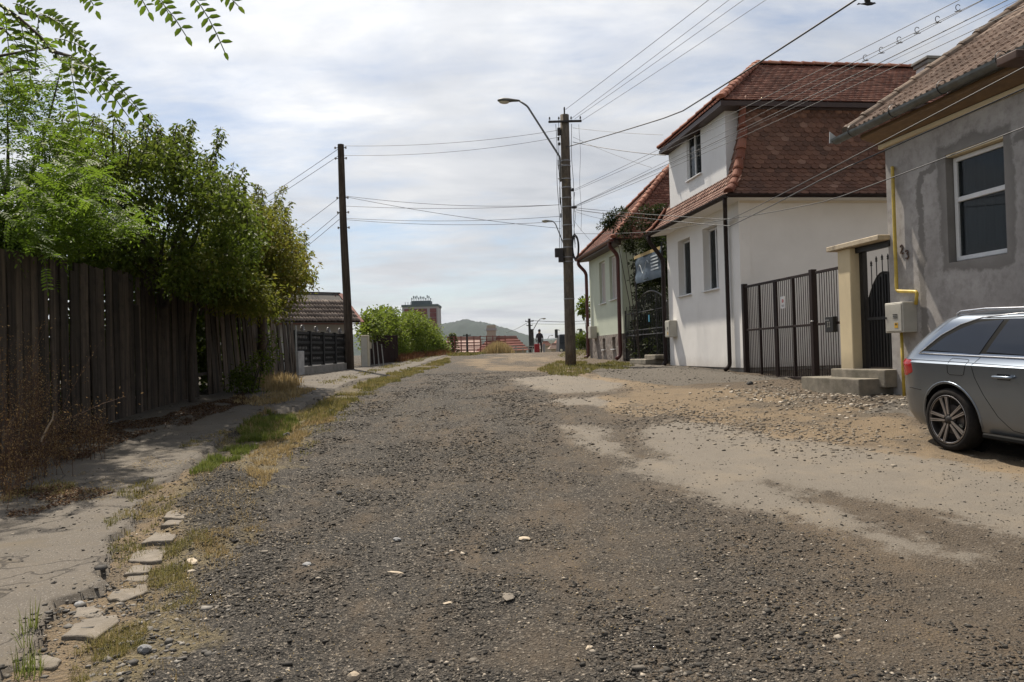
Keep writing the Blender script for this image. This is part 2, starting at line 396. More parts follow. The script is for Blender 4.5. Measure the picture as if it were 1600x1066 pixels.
def ground_mat():
    t = NT('road surface', .93, 0, .25)
    ap, asd, av, apr, api = [t.attr(k) for k in ('pale', 'sand', 'verge', 'pavr', 'pile')]
    n1 = t.noise(1.3, 8, .65); n2 = t.noise(9, 8, .7); n3 = t.noise(60, 6, .75); n4 = t.noise(260, 3, .7)
    vr = t.voro(70); vr2 = t.voro(170)
    stone = t.ramp(t.vr(vr), [(.0, (.010, .0095, .009)), (.45, (.028, .026, .023)), (.75, (.062, .055, .047)), (.92, (.14, .122, .10)), (1, (.42, .37, .30))])
    stone2 = t.ramp(t.vr(vr2), [(.0, (.014, .013, .012)), (.5, (.044, .039, .033)), (.85, (.10, .088, .072)), (1, (.34, .29, .23))])
    g = t.mix(t.ramp(n3, [(.42, 0.0), (.58, 1.0)]), stone, stone2)
    dust = t.mix(n2, (.138, .105, .072), (.084, .065, .046))
    dustf = t.math('MULTIPLY', t.ramp(n1, [(.42, .0), (.62, .9)]), t.ramp(n2, [(.3, .3), (.65, 1.0)]))
    # the tyre-worn and dusty half of the road lies to the right
    sx = t.N.new('ShaderNodeSeparateXYZ'); t.L.new(t.pos, sx.inputs[0])
    side = t.rng(sx.outputs[0], -1.4, 3.6, -.25, .62)
    far = t.rng(sx.outputs[1], 7, 26, 0, .30)
    n5 = t.noise(1.5, 7, .7, sc=(1, .16, 1)); dustf = t.math('ADD', t.math('MULTIPLY', dustf, t.ramp(n5, [(.38, .25), (.6, 1.25)])), t.ramp(n5, [(.5, 0.0), (.66, .35)]))
    dustf = t.math('ADD', dustf, t.math('ADD', side, far), True)
    g = t.mix(dustf, g, dust)
    g = t.mix(t.math('MULTIPLY', t.ramp(vr.outputs['Distance'], [(.0, 1.0), (.25, 0.0)]), .0), g, stone)
    # loose stones stay dark on the dust
    g = t.mix(t.ramp(t.noise(38, 4, .8), [(.56, 0.0), (.66, .8)]), g, (.045, .043, .042))
    # worn pale asphalt with fine aggregate
    pa = t.mix(t.noise(3, 6, .6), (.182, .160, .131), (.140, .123, .101))
    pa = t.mix(t.ramp(t.vr(vr2), [(.1, .65), (.35, 0.0)]), pa, (.12, .10, .08))
    pa = t.mix(t.ramp(t.noise(48, 3, .8), [(.66, 0.0), (.70, .95)]), pa, (.04, .038, .036))
    pa = t.mix(t.ramp(t.noise(1.8, 7, .7), [(.5, 0.0), (.75, .6)]), pa, (.22, .18, .13))
    edge = t.math('ADD', ap, t.math('ADD', t.math('MULTIPLY', t.math('SUBTRACT', n3, .5), 1.9), t.math('MULTIPLY', t.math('SUBTRACT', n2, .5), 1.1)))
    g = t.mix(t.ramp(edge, [(.34, 0.0), (.68, 1.0)]), g, pa)
    sa = t.mix(n2, (.24, .173, .10), (.15, .114, .074)); sa = t.mix(t.ramp(n3, [(.45, 0.0), (.7, .8)]), sa, (.15, .125, .10))
    sa = t.mix(t.ramp(n1, [(.50, 0.0), (.64, .7)]), sa, stone2)
    se = t.math('ADD', asd, t.math('MULTIPLY', t.math('SUBTRACT', n2, .5), 1.6))
    g = t.mix(t.ramp(se, [(.30, 0.0), (.62, .97)]), g, sa)
    ve = t.mix(n2, (.14, .12, .065), (.19, .148, .085)); ve = t.mix(t.ramp(t.noise(14, 6, .7), [(.45, 0.0), (.6, .8)]), ve, stone2)
    vf = t.math('ADD', av, t.math('MULTIPLY', t.math('SUBTRACT', n2, .5), 1.3))
    g = t.mix(t.ramp(vf, [(.4, 0.0), (.75, .9)]), g, ve)
    pr = t.mix(n2, (.14, .122, .10), (.10, .087, .07)); pr = t.mix(t.ramp(t.vr(vr2), [(.1, .5), (.3, 0.0)]), pr, (.07, .065, .06))
    g = t.mix(t.ramp(t.math('ADD', apr, t.math('MULTIPLY', t.math('SUBTRACT', n3, .5), .5)), [(.45, 0.0), (.6, 1.0)]), g, pr)
    g = t.mix(t.ramp(t.math('ADD', api, t.math('MULTIPLY', t.math('SUBTRACT', n3, .5), .8)), [(.4, 0.0), (.6, .9)]), g, t.mix(.35, stone, (.02, .02, .021)))
    t.base(g)
    h = t.math('ADD', t.math('MULTIPLY', n3, .6), t.math('MULTIPLY', t.math('ADD', vr.outputs['Distance'], t.math('MULTIPLY', n4, .4)), t.rng(ap, 0, 1, .8, .12)))
    t.bump(h, .9, .02); return t.m
rd = np_mesh('road', V, F, ground_mat(), kind='structure', attr=dict(pale=m_pale.ravel(), sand=m_sand.ravel(), verge=m_verge.ravel(), pavr=m_pavr.ravel(), pile=m_pile.ravel()), smooth=True)

# left pavement: its own cracked sheet a few cm proud of the road
def walk_mat():
    t = NT('cracked pavement', .9, 0, .3)
    n1 = t.noise(.9, 8, .65); n2 = t.noise(12, 8, .7); n3 = t.noise(120, 4, .7); vr = t.voro(190)
    c = t.mix(t.ramp(n1, [(.35, 0.0), (.65, 1.0)]), (.122, .104, .083), (.088, .076, .061))
    c = t.mix(t.ramp(t.vr(vr), [(.08, .7), (.3, 0.0)]), c, (.08, .075, .07))
    c = t.mix(t.ramp(t.vr(vr), [(.9, 0.0), (.97, .8)]), c, (.22, .20, .175))
    c = t.mix(t.ramp(t.noise(2.6, 8, .7), [(.52, 0.0), (.68, .75)]), c, (.115, .093, .065))
    # cracks
    w = t.N.new('ShaderNodeVectorMath'); w.operation = 'ADD'; t.L.new(t.pos, w.inputs[0])
    nn = t.N.new('ShaderNodeTexNoise'); nn.inputs['Scale'].default_value = 2.5; nn.inputs['Detail'].default_value = 6; t.L.new(t.pos, nn.inputs['Vector'])
    ns = t.N.new('ShaderNodeVectorMath'); ns.operation = 'SCALE'; t.L.new(nn.outputs['Color'], ns.inputs[0]); ns.inputs['Scale'].default_value = .9; t.L.new(ns.outputs[0], w.inputs[1])
    ve = t.voro(.75, 'DISTANCE_TO_EDGE', w.outputs[0]); ve2 = t.voro(2.1, 'DISTANCE_TO_EDGE', w.outputs[0])
    cr = t.ramp(ve.outputs['Distance'], [(.004, 1.0), (.013, 0.0)])
    cr2 = t.math('MULTIPLY', t.ramp(ve2.outputs['Distance'], [(.006, 1.0), (.016, 0.0)]), t.ramp(t.noise(.8, 4, .6), [(.52, 0.0), (.6, 1.0)]))
    crk = t.math('MAXIMUM', cr, cr2)
    c = t.mix(t.math('MULTIPLY', crk, .85), c, (.035, .03, .025))
    t.base(c); t.bump(t.math('SUBTRACT', t.math('ADD', t.math('MULTIPLY', n3, .5), t.math('MULTIPLY', n2, .5)), t.math('MULTIPLY', crk, 2.0)), .5, .008); return t.m
def sheet(name, mask, Z, mat, thr=.5):
    keep = ((mask[:-1, :-1] > 0) | (mask[1:, 1:] > 0) | (mask[:-1, 1:] > 0) | (mask[1:, :-1] > 0)).ravel()
    f = F[keep]; used = np.unique(f); mp_ = -np.ones(nr * nc, int); mp_[used] = np.arange(len(used))
    v = np.stack([GX, GY, np.where(mask > thr, Z, Z - .10)], -1).reshape(-1, 3)[used]
    return np_mesh(name, v, mp_[f], mat, kind='structure', smooth=True)
sheet('sidewalk', m_walk, WALKZ + (fbm(GX * 9, GY * 9, 3, 44) - .5) * .008, walk_mat())

# the land beyond, in one sheet to the horizon
gy = np.concatenate([[-150, -80, -40, -20, -8, -3, 0], np.arange(3, 60, 1.5), np.arange(60, 170, 5), [180, 220, 300, 420, 600, 900, 1300, 2000, 3500, 6000]])
gx = np.concatenate([-np.array([5000, 2500, 1200, 600, 300, 150, 80, 45, 25, 18]), np.arange(-14, 14.1, 1.0), [18, 25, 45, 80, 150, 300, 600, 1200, 2500, 5000]])
X2, Y2 = np.meshgrid(gx, gy); Z2 = gz(X2, Y2) - np.where((np.abs(X2) < 12) & (Y2 < 50), .16, .0)
i2 = np.arange(X2.size).reshape(X2.shape); F2 = np.stack([i2[:-1, :-1], i2[:-1, 1:], i2[1:, 1:], i2[1:, :-1]], -1).reshape(-1, 4)
gm = simple('dry earth', (.16, .13, .075), (.09, .095, .045), .6, .95, 0, .5, .03, 8)
np_mesh('ground', np.stack([X2, Y2, Z2], -1).reshape(-1, 3), F2, gm, kind='structure', smooth=True)

# ---- sampling the finished surface
def road_z(x, y):
    x = np.asarray(x, float); y = np.asarray(y, float)
    j = np.clip(np.searchsorted(xs, x) - 1, 0, nc - 2); i = np.clip(np.searchsorted(ys, y) - 1, 0, nr - 2)
    fx = np.clip((x - xs[j]) / (xs[j + 1] - xs[j]), 0, 1); fy = np.clip((y - ys[i]) / (ys[i + 1] - ys[i]), 0, 1)
    Z = np.where(m_walk > .5, WALKZ, GZ)
    return (Z[i, j] * (1 - fx) + Z[i, j + 1] * fx) * (1 - fy) + (Z[i + 1, j] * (1 - fx) + Z[i + 1, j + 1] * fx) * fy
def samp(m, x, y):
    j = np.clip(np.searchsorted(xs, x), 0, nc - 1); i = np.clip(np.searchsorted(ys, y), 0, nr - 1); return m[i, j]

# ---- loose stones
OCT = np.array([(1, 0, 0), (0, 1, 0), (-1, 0, 0), (0, -1, 0), (0, 0, 1), (0, 0, -1)], float)
OF = np.array([(0, 1, 4), (1, 2, 4), (2, 3, 4), (3, 0, 4), (1, 0, 5), (2, 1, 5), (3, 2, 5), (0, 3, 5)])
CUB = np.array([(x, y, z) for z in (-.7, .7) for (x, y) in ((-.8, -.8), (.8, -.8), (.8, .8), (-.8, .8))], float)
CF_ = np.array([(0, 3, 2), (0, 2, 1), (4, 5, 6), (4, 6, 7), (0, 1, 5), (0, 5, 4), (1, 2, 6), (1, 6, 5), (2, 3, 7), (2, 7, 6), (3, 0, 4), (3, 4, 7)])
def stones(name, x, y, r, mat, tint, base=CUB, faces=CF_, sink=.25, kind='stuff'):
    n = len(x); k = len(base)
    v = base[None] * (1 + NR.uniform(-.38, .38, (n, k, 3)))
    sx = NR.uniform(.7, 1.35, (n, 1)); sy = NR.uniform(.6, 1.1, (n, 1)); sz = NR.uniform(.20, .60, (n, 1))
    v[:, :, 0] *= sx; v[:, :, 1] *= sy; v[:, :, 2] *= sz
    a = NR.uniform(0, 6.28, (n, 1)); b = NR.normal(0, .28, (n, 1))
    X, Y, Z = v[:, :, 0].copy(), v[:, :, 1].copy(), v[:, :, 2].copy()
    Y, Z = Y * np.cos(b) - Z * np.sin(b), Y * np.sin(b) + Z * np.cos(b)
    v[:, :, 0] = X * np.cos(a) - Y * np.sin(a); v[:, :, 1] = X * np.sin(a) + Y * np.cos(a); v[:, :, 2] = Z
    v *= r[:, None, None]
    v[:, :, 0] += x[:, None]; v[:, :, 1] += y[:, None]; v[:, :, 2] += (road_z(x, y) + r * sz[:, 0] * (.5 - sink))[:, None]
    f = (faces[None] + (np.arange(n) * k)[:, None, None]).reshape(-1, 3)
    return np_mesh(name, v.reshape(-1, 3), f, mat, kind=kind, attr=dict(tint=np.repeat(tint, k)))
def stone_mat(name, stops):
    t = NT(name, .88, 0, .35); c = t.ramp(t.attr('tint'), stops)
    c = t.mix(t.ramp(t.noise(90, 4, .7), [(.4, 0.0), (.7, .5)]), c, (.12, .105, .085)); t.base(c); t.bump(t.noise(220, 3, .6), .3, .003); return t.m
GRM = stone_mat('gravel', [(0, (.013, .0122, .0113)), (.45, (.038, .034, .029)), (.78, (.090, .079, .064)), (.94, (.17, .15, .125)), (1, (.50, .43, .34))])
def scatter(n, y0, y1, p, dens):
    y = y0 * (y1 / y0) ** (NR.random(n) ** p); x = NR.uniform(-1, 1, n) * y * .70
    keep = (np.abs(x) < 7.2) & (NR.random(n) < dens(x, y)); return x[keep], y[keep]
def dens_gravel(x, y):
    pal = samp(m_pale, x, y); sn = samp(m_sand, x, y); wk = samp(m_walk, x, y); pi_ = samp(m_pile, x, y); vg = samp(m_verge, x, y)
    cl = fbm(x * 1.6, y * 1.6, 4, 77); cl = np.clip((cl - .38) / .16, .12, 1)
    cl = cl * np.clip(.35 + (fbm(x * 2.2, y * .35, 4, 55) - .36) * 4.2, .15, 1)
    right = np.clip(1.0 - (x + .3) / 4.2, .22, 1)
    d = cl * right * (1 - .88 * pal) * (1 - .55 * sn) * (1 - .93 * wk) * (1 - .45 * vg)
    return np.clip(d + pi_, 0, 1)
x, y = scatter(330000, 2.6, 22, 1.0, dens_gravel)
r = np.clip(NR.lognormal(-5.1, .48, len(x)), .003, .018) * np.clip(y / 6, 1.0, 2.0)
stones('gravel', x, y, r, GRM, NR.random(len(x)) ** 1.15, OCT, OF)
x, y = scatter(15000, 2.6, 20, .9, lambda x, y: np.clip(dens_gravel(x, y) ** 1.5 * .9 + .02, 0, 1))
r = np.clip(NR.lognormal(-4.55, .34, len(x)), .006, .026)
stones('coarse_gravel', x, y, r, GRM, NR.random(len(x)))
print('gravel', len(x))
# dark grit strewn over the pale asphalt
x, y = scatter(26000, 3.5, 22, .85, lambda x, y: samp(m_pale, x, y) * np.clip((fbm(x * 2, y * 2, 3, 8) - .3) * 2, .08, 1))
stones('asphalt_grit', x, y, NR.uniform(.004, .011, len(x)), GRM, NR.random(len(x)) * .5, OCT, OF)
# pale rubble along the torn edge on the right
def near_line(pts, n, w, ang=1.0):
    P = [Vector(p) for p in wp(pts)]; o = []
    for _ in range(n):
        k = R.randrange(len(P) - 1); t = R.random(); q = P[k].lerp(P[k + 1], t); o.append((q.x + R.gauss(0, w), q.y + R.gauss(0, w * 1.4)))
    a = np.array(o); return a[:, 0], a[:, 1]
RUB = stone_mat('broken plaster rubble', [(0, (.10, .085, .07)), (.5, (.24, .20, .15)), (1, (.48, .43, .36))])
x, y = near_line([(1160, 612), (1240, 622), (1330, 626), (1395, 632)], 900, .45); stones('rubble', x, y, NR.uniform(.008, .034, len(x)) ** 1.0, RUB, NR.random(len(x)))
x, y = near_line([(990, 640), (1100, 655), (1240, 676), (1330, 690)], 1700, .5); stones('brown_rubble', x, y, NR.uniform(.006, .024, len(x)), RUB, NR.random(len(x)) * .6)
x, y = near_line([(150, 1040), (210, 1010), (260, 985), (230, 1060), (215, 940), (120, 960), (130, 930)], 380, .15); stones('verge_rubble', x, y, NR.lognormal(-4.6, .5, len(x)).clip(.004, .03), stone_mat('grey rubble', [(0, (.045, .044, .043)), (.6, (.12, .112, .10)), (1, (.28, .26, .23))]), NR.random(len(x)))

# ---- single stones and slabs that can be pointed at
SLABM = simple('worn kerb stone', (.20, .172, .138), (.13, .112, .09), 9, .9, 0, .8, .012, 45, dirt=(.12, .095, .06))
PALEM = simple('pale rock', (.50, .42, .31), (.36, .29, .21), 14, .85, 0, .5, .006, 70)
GREYM = simple('grey rock', (.27, .27, .27), (.16, .16, .16), 14, .85, 0, .5, .006, 70)
DARKM = simple('dark rock', (.06, .058, .055), (.03, .03, .03), 14, .85, 0, .5, .006, 70)
def slab(poly, th, label, mat=SLABM, lift=.012):
    P = wp(poly); z = float(np.mean(road_z(np.array([p.x for p in P]), np.array([p.y for p in P]))))
    c = sum((Vector((p.x, p.y, 0)) for p in P), Vector()) / len(P); pts = []
    for i, p in enumerate(P):
        q = P[(i + 1) % len(P)]
        for t in (0, .33, .66):
            m = p.lerp(q, t); m = Vector((m.x, m.y, 0)); m += (m - c) * R.uniform(-.16, .10); pts.append(Vector((m.x, m.y, z + lift - th + R.uniform(-.002, .002))))
    b = MB(); b.poly(pts, (0, 0, 1), th)
    o = b.build('kerb_stone', mat, bevel=.005, label=label, cat='kerb stone', group='old kerb stones along the left pavement')
slab([(100, 1003), (120, 975), (185, 964), (190, 975), (150, 1006)], .07, 'largest cracked flat kerb stone, nearest the bottom left corner of the road')
slab([(163, 938), (180, 915), (232, 912), (228, 930), (190, 942)], .06, 'flat grey kerb stone half sunk in dry grass, second from the nearest')
slab([(200, 880), (212, 860), (262, 858), (255, 880)], .05, 'wide flat kerb stone lying between green weeds and sandy pavement edge')
slab([(222, 854), (240, 834), (282, 832), (270, 850)], .05, 'clean rectangular kerb stone next to the straw coloured grass tuft')
slab([(250, 830), (262, 820), (288, 819), (280, 829)], .05, 'smallest and farthest of the old kerb stones, beside the dark gravel heap')
slab([(192, 902), (205, 886), (240, 885), (232, 898)], .03, 'thin broken kerb stone flush with the sand between two bigger ones', lift=.02)
for i_, (x_, y_, w_, l_) in enumerate(((140, 962, 26, 'small kerb fragment wedged between the two nearest big kerb stones'), (214, 901, 20, 'narrow kerb fragment beside the straw tuft, below the wide flat stone'), (246, 846, 16, 'chipped kerb fragment between the wide and the rectangular stone'),
        (276, 812, 20, 'kerb fragment just past the farthest kerb stone, by the gravel heap'), (68, 1040, 30, 'broken pavement piece by the green tuft in the bottom left corner'))):
    slab([(x_ - w_, y_ + w_ * .35), (x_ - w_ * .7, y_ - w_ * .3), (x_ + w_ * .2, y_ - w_ * .4), (x_ + w_, y_ - w_ * .1), (x_ + w_ * .6, y_ + w_ * .4)], .04, l_, lift=.008)
def rock(px, py, w, label, mat, flat=.5, asp=.8):
    p = og(px, py); p.z = float(road_z(p.x, p.y)); r = w / 2 / FPX * p.y
    bm = bmesh.new(); bmesh.ops.create_icosphere(bm, subdivisions=2, radius=1)
    for v in bm.verts:
        k = 1 + R.uniform(-.14, .14); v.co = Vector((v.co.x * k, v.co.y * asp * k, v.co.z * flat * k)) * r
    me = bpy.data.meshes.new('stone'); bm.to_mesh(me); bm.free()
    o = link('stone', me, mat, None, p + Vector((0, 0, r * flat * .45))); o.rotation_euler.z = R.random() * 3
    tag(o, label, 'stone', 'single stones lying on the road')
rock(552, 1050, 22, 'rounded cream stone at the very bottom edge of the gravel road', PALEM, .75)
rock(820, 839, 20, 'flat peach coloured stone alone in the middle of the road', PALEM, .35)
rock(920, 1010, 12, 'small white angular stone low in the right middle of the road', PALEM, .8)
rock(480, 884, 17, 'flat bluish grey chip of stone left of the road centre', GREYM, .3)
rock(620, 836, 14, 'dark grey flat stone on the wheel track left of centre', GREYM, .45)
rock(530, 777, 12, 'round dark stone on the upper left of the gravel', DARKM, .7)
rock(448, 683, 16, 'black lump of asphalt beside the bright green grass patch', DARKM, .8)
rock(1172, 601, 11, 'dark stone lying in front of the downpipe of the white house', DARKM, .7)
rock(618, 893, 28, 'long pale sliver of stone lying left of the road centre', PALEM, .15, .3)
rock(700, 948, 16, 'thin whitish chip pressed in the dark gravel near the bottom', PALEM, .15, .5)
rock(795, 942, 36, 'broad flat brownish slab almost flush with the gravel', SLABM, .1, .5)
rock(300, 876, 32, 'broken whitish slab piece in the straw left of the dark gravel', PALEM, .3, .5)
rock(225, 1018, 22, 'grey angular stone in the rubble by the largest kerb stone', GREYM, .6)
rock(124, 945, 18, 'dark grey flat stone in the sand left of the kerb stones', GREYM, .5)
# ================================================================== building helpers
Zv = Vector((0, 0, 1))
class Frame:
    """o: corner on the ground; u runs along the street, v away from it"""
    def __init__(s, o, ang):
        s.o = Vector(o); s.u = Vector((math.sin(ang), math.cos(ang), 0)); s.v = Vector((math.cos(ang), -math.sin(ang), 0))
    def w(s, a, b, z): return Vector((s.o.x, s.o.y, 0)) + s.u * a + s.v * b + Zv * z
    def a_px(s, px, b=0.0, zz=2.0):
        lo, hi = -14.0, 40.0; f = lambda a: proj(s.w(a, b, zz))[0]
        for _ in range(50):
            m = (lo + hi) / 2
            if f(m) > px: lo = m
            else: hi = m
        return (lo + hi) / 2
    def b_px(s, px, a=0.0, zz=2.0):
        lo, hi = -5.0, 40.0
        for _ in range(50):
            m = (lo + hi) / 2
            if proj(s.w(a, m, zz))[0] < px: lo = m
            else: hi = m
        return (lo + hi) / 2
    def z(s, a, b, py): p = s.w(a, b, 0); return z_at(p.x, p.y, py)
def wall_holes(mb, P, n, a0, a1, z0, z1, holes, depth):
    """wall face through P(a, z) with holes (a0,a1,z0,z1); reveals go in along n by depth"""
    A = sorted({a0, a1, *[h[0] for h in holes], *[h[1] for h in holes]}); Z = sorted({z0, z1, *[h[2] for h in holes], *[h[3] for h in holes]})
    for i in range(len(A) - 1):
        for j in range(len(Z) - 1):
            ca = (A[i] + A[i + 1]) / 2; cz = (Z[j] + Z[j + 1]) / 2
            if any(h[0] < ca < h[1] and h[2] < cz < h[3] for h in holes): continue
            mb.quad(P(A[i], Z[j]), P(A[i + 1], Z[j]), P(A[i + 1], Z[j + 1]), P(A[i], Z[j + 1]))
    for h in holes:
        c = [P(h[0], h[2]), P(h[1], h[2]), P(h[1], h[3]), P(h[0], h[3])]; n_ = Vector(n) * depth
        for k in range(4): mb.quad(c[k], c[(k + 1) % 4], c[(k + 1) % 4] + n_, c[k] + n_)
def pipe(pts, r, name, mat, parent, n=10, **k):
    """tube with rounded bends"""
    P = [Vector(p) for p in pts]; o = [P[0]]
    for i in range(1, len(P) - 1):
        a = (P[i - 1] - P[i]); b = (P[i + 1] - P[i]); q = min(r * 2.2, a.length * .45, b.length * .45)
        s = P[i] + a.normalized() * q; e = P[i] + b.normalized() * q
        for t in (0, .25, .5, .75, 1): o.append(s * (1 - t) ** 2 + P[i] * 2 * t * (1 - t) + e * t * t)
    o.append(P[-1]); m = MB(); m.tube(o, r, n); return m.build(name, mat, parent, smooth=True, **k)

# ---- materials
def plaster(name, c1, c2, dirt=None, rough=.88, low=None):
    t = NT(name, rough, 0, .25); c = t.mix(t.ramp(t.noise(1.1, 8, .62), [(.35, 0.0), (.68, 1.0)]), c1, c2)
    c = t.mix(t.ramp(t.noise(2.0, 9, .7, sc=(1, 1, .35)), [(.55, 0.0), (.8, .35)]), c, tuple(x * .72 for x in c2))
    if low is not None:       # splashed dirt above the pavement
        sx = t.N.new('ShaderNodeSeparateXYZ'); t.L.new(t.pos, sx.inputs[0])
        h = t.math('ADD', sx.outputs[2], t.math('MULTIPLY', t.noise(5, 6, .7), -.5))
        c = t.mix(t.rng(h, low + .25, low - .25, 0, .5), c, (.30, .25, .19))
    t.base(c); t.bump(t.noise(90, 4, .65), .35, .004); return t.m
WHITE = plaster('white render', (.80, .78, .75), (.73, .71, .68), low=.75)
WHITE2 = plaster('cream render', (.70, .63, .54), (.64, .575, .49), low=.6)
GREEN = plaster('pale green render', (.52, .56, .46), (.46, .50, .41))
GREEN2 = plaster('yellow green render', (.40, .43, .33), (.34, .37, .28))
CREAM = plaster('cream painted pillar', (.62, .52, .34), (.54, .45, .30), low=.85)
FRAMEW = simple('white window frame', (.70, .70, .70), (.62, .62, .62), 8, .45, 0, .05)
BROWN = simple('brown painted metal', (.022, .012, .010), (.016, .009, .008), 8, .6, 0, .12, spec=.25)
MAROON = simple('maroon painted pipe', (.10, .022, .016), (.07, .018, .014), 10, .42, 0, .12)
BLACKM = simple('black wrought iron', (.012, .012, .013), (.02, .019, .018), 14, .5, .2, .2)
ZINC = simple('weathered zinc', (.17, .18, .18), (.11, .12, .115), 7, .5, .55, .2, dirt=(.10, .09, .07))
CONC = simple('grey concrete', (.27, .255, .23), (.19, .18, .165), 5, .9, 0, .5, .006, 60, dirt=(.11, .10, .08))
WOODB = simple('orange brown soffit wood', (.20, .125, .065), (.14, .088, .05), 5, .7, 0, .3, .004, 30, sc=(1, 1, 6))
TRIMB = simple('dark brown trim', (.035, .018, .014), (.05, .026, .018), 9, .5, 0, .2)
def glassmat(name, tint=(.012, .015, .018), rough=.04):
    t = NT(name, rough, 0, .45); t.base(t.mix(t.noise(1.5, 4), tint, tuple(x * 1.6 for x in tint))); t.b.inputs['Coat Weight'].default_value = 0; return t.m
GLASS = glassmat('window glass')
_n = GLASS.node_tree.nodes; _l = GLASS.node_tree.links; _tr = _n.new('ShaderNodeBsdfTransparent'); _tr.inputs[0].default_value = (.75, .80, .80, 1); _mx = _n.new('ShaderNodeMixShader'); _mx.inputs[0].default_value = .55
_l.new(_n['Principled BSDF'].outputs[0], _mx.inputs[1]); _l.new(_tr.outputs[0], _mx.inputs[2]); _l.new(_mx.outputs[0], _n['Material Output'].inputs[0])
CURT = simple('net curtain', (.20, .20, .205), (.12, .12, .125), 3, .9, 0, .3, .01, 50, sc=(8, 8, .3))
TILE = {}
def tilemat(name, stops, moss=None):
    t = NT(name, .82, 0, .3); c = t.ramp(t.math('FRACT', t.math('ADD', t.rand(), t.math('MULTIPLY', t.island(), 1.0))), stops)
    c = t.mix(t.ramp(t.noise(2.3, 8, .7), [(.45, 0.0), (.7, .55)]), c, moss or (.07, .045, .035)); c = t.mix(t.ramp(t.noise(35, 6, .7), [(.5, 0.0), (.75, .5)]), c, tuple(min(1, x * 1.3) for x in stops[-1][1]))
    t.base(c); t.bump(t.noise(70, 5, .7), .4, .004); return t.m
TSCALE = tilemat('old scale tile', [(0, (.088, .043, .028)), (.5, (.130, .062, .040)), (.9, (.175, .088, .057)), (1, (.24, .14, .10))])
TPINK = tilemat('sunlight tinted roof tile', [(0, (.15, .070, .050)), (.5, (.20, .10, .072)), (1, (.30, .18, .135))], (.10, .062, .048))  # pinker than the side slope: sunlight on the street side put into colour
TRED = tilemat('red roof tile', [(0, (.10, .036, .023)), (.5, (.165, .060, .038)), (1, (.26, .12, .085))], (.045, .027, .022))
TRIDGE = tilemat('orange ridge tile', [(0, (.20, .068, .040)), (.6, (.27, .10, .06)), (1, (.36, .17, .11))], (.09, .045, .032))
THIP = tilemat('dark hip tile', [(0, (.13, .045, .028)), (.6, (.19, .068, .040)), (1, (.26, .11, .07))], (.06, .032, .024))
TGREY = tilemat('weathered interlocking tile', [(0, (.17, .115, .085)), (.5, (.24, .17, .13)), (1, (.34, .255, .20))], (.09, .068, .052))

# ---- tiles
def scale_tile_mesh(w, L, th):
    m = MB(); n = 6; pts = [Vector((-w / 2, L, 0)), Vector((-w / 2, w * .32, 0))]
    for k in range(1, n): t = math.pi * (1 - k / n); pts.append(Vector((math.cos(t) * w / 2, w * .32 - math.sin(t) * w * .32, 0)))
    pts += [Vector((w / 2, w * .32, 0)), Vector((w / 2, L, 0))]
    m.poly(pts, (0, 0, 1), th); return m.mesh('tile')
def flat_tile_mesh(w, L, th, cam=.0):
    m = MB(); m.box((0, L / 2, th / 2), (w, L, th)); return m.mesh('tile')
def ribbed_tile_mesh(w, L, th):
    """interlocking tile: roll, pan, roll; 0 at the lower edge"""
    prof_ = [(-.5, .0), (-.40, .9), (-.24, .95), (-.14, .1), (0, .05), (.10, .75), (.22, .8), (.32, .1), (.5, .0)]
    m = MB(); vs = []
    for y in (0, L):
        for x, z in prof_: vs.append((x * w, y, th + z * w * .16))
        for x, z in prof_: vs.append((x * w, y, 0 + z * w * .16))
    k = len(prof_); fs = []
    for i in range(k - 1):
        fs.append((i, i + 1, 2 * k + i + 1, 2 * k + i)); fs.append((i + 1, i, k + i, k + i + 1))
    m.add(vs, fs); me = m.mesh('tile'); return me
def half_round_mesh(r, L, th=.015, taper=.82, n=8):
    vs = []; 
    for y, rr in ((0, r), (L * .12, r * 1.08), (L * .14, r), (L, r * taper)):
        for k in range(n + 1):
            t = math.pi * k / n; vs.append((math.cos(t) * rr, y, math.sin(t) * rr))
    m = n + 1; fs = []
    for j in range(3):
        for k in range(n): fs.append((j * m + k, j * m + k + 1, (j + 1) * m + k + 1, (j + 1) * m + k))
    fs.append(tuple(range(m))); b = MB(); b.add(vs, fs); return b.mesh('ridge_tile', smooth=False)
def ridge_run(pts, r, L, mat, parent, side, name='ridge_tile', me=None):
    """half round tiles along a polyline, lower end first"""
    me = me or half_round_mesh(r, L); me.materials.clear(); me.materials.append(mat)
    P = [Vector(p) for p in pts]; seg = [(P[i + 1] - P[i]).length for i in range(len(P) - 1)]; T = sum(seg); n = max(1, round(T / (L * .86)))
    for i in range(n):
        s = T * i / n; k = 0
        while k < len(seg) - 1 and s > seg[k]: s -= seg[k]; k += 1
        d = (P[k + 1] - P[k]).normalized(); o = P[k] + d * s
        x = d.cross(Zv).normalized() if abs(d.z) < .95 else Vector(side); z = x.cross(d).normalized()
        if z.z < 0: z = -z
        x = d.cross(z).normalized()
        place(name, me, parent, frame_m(o + Vector((0, 0, R.uniform(-.006, .006))), x, d, z))
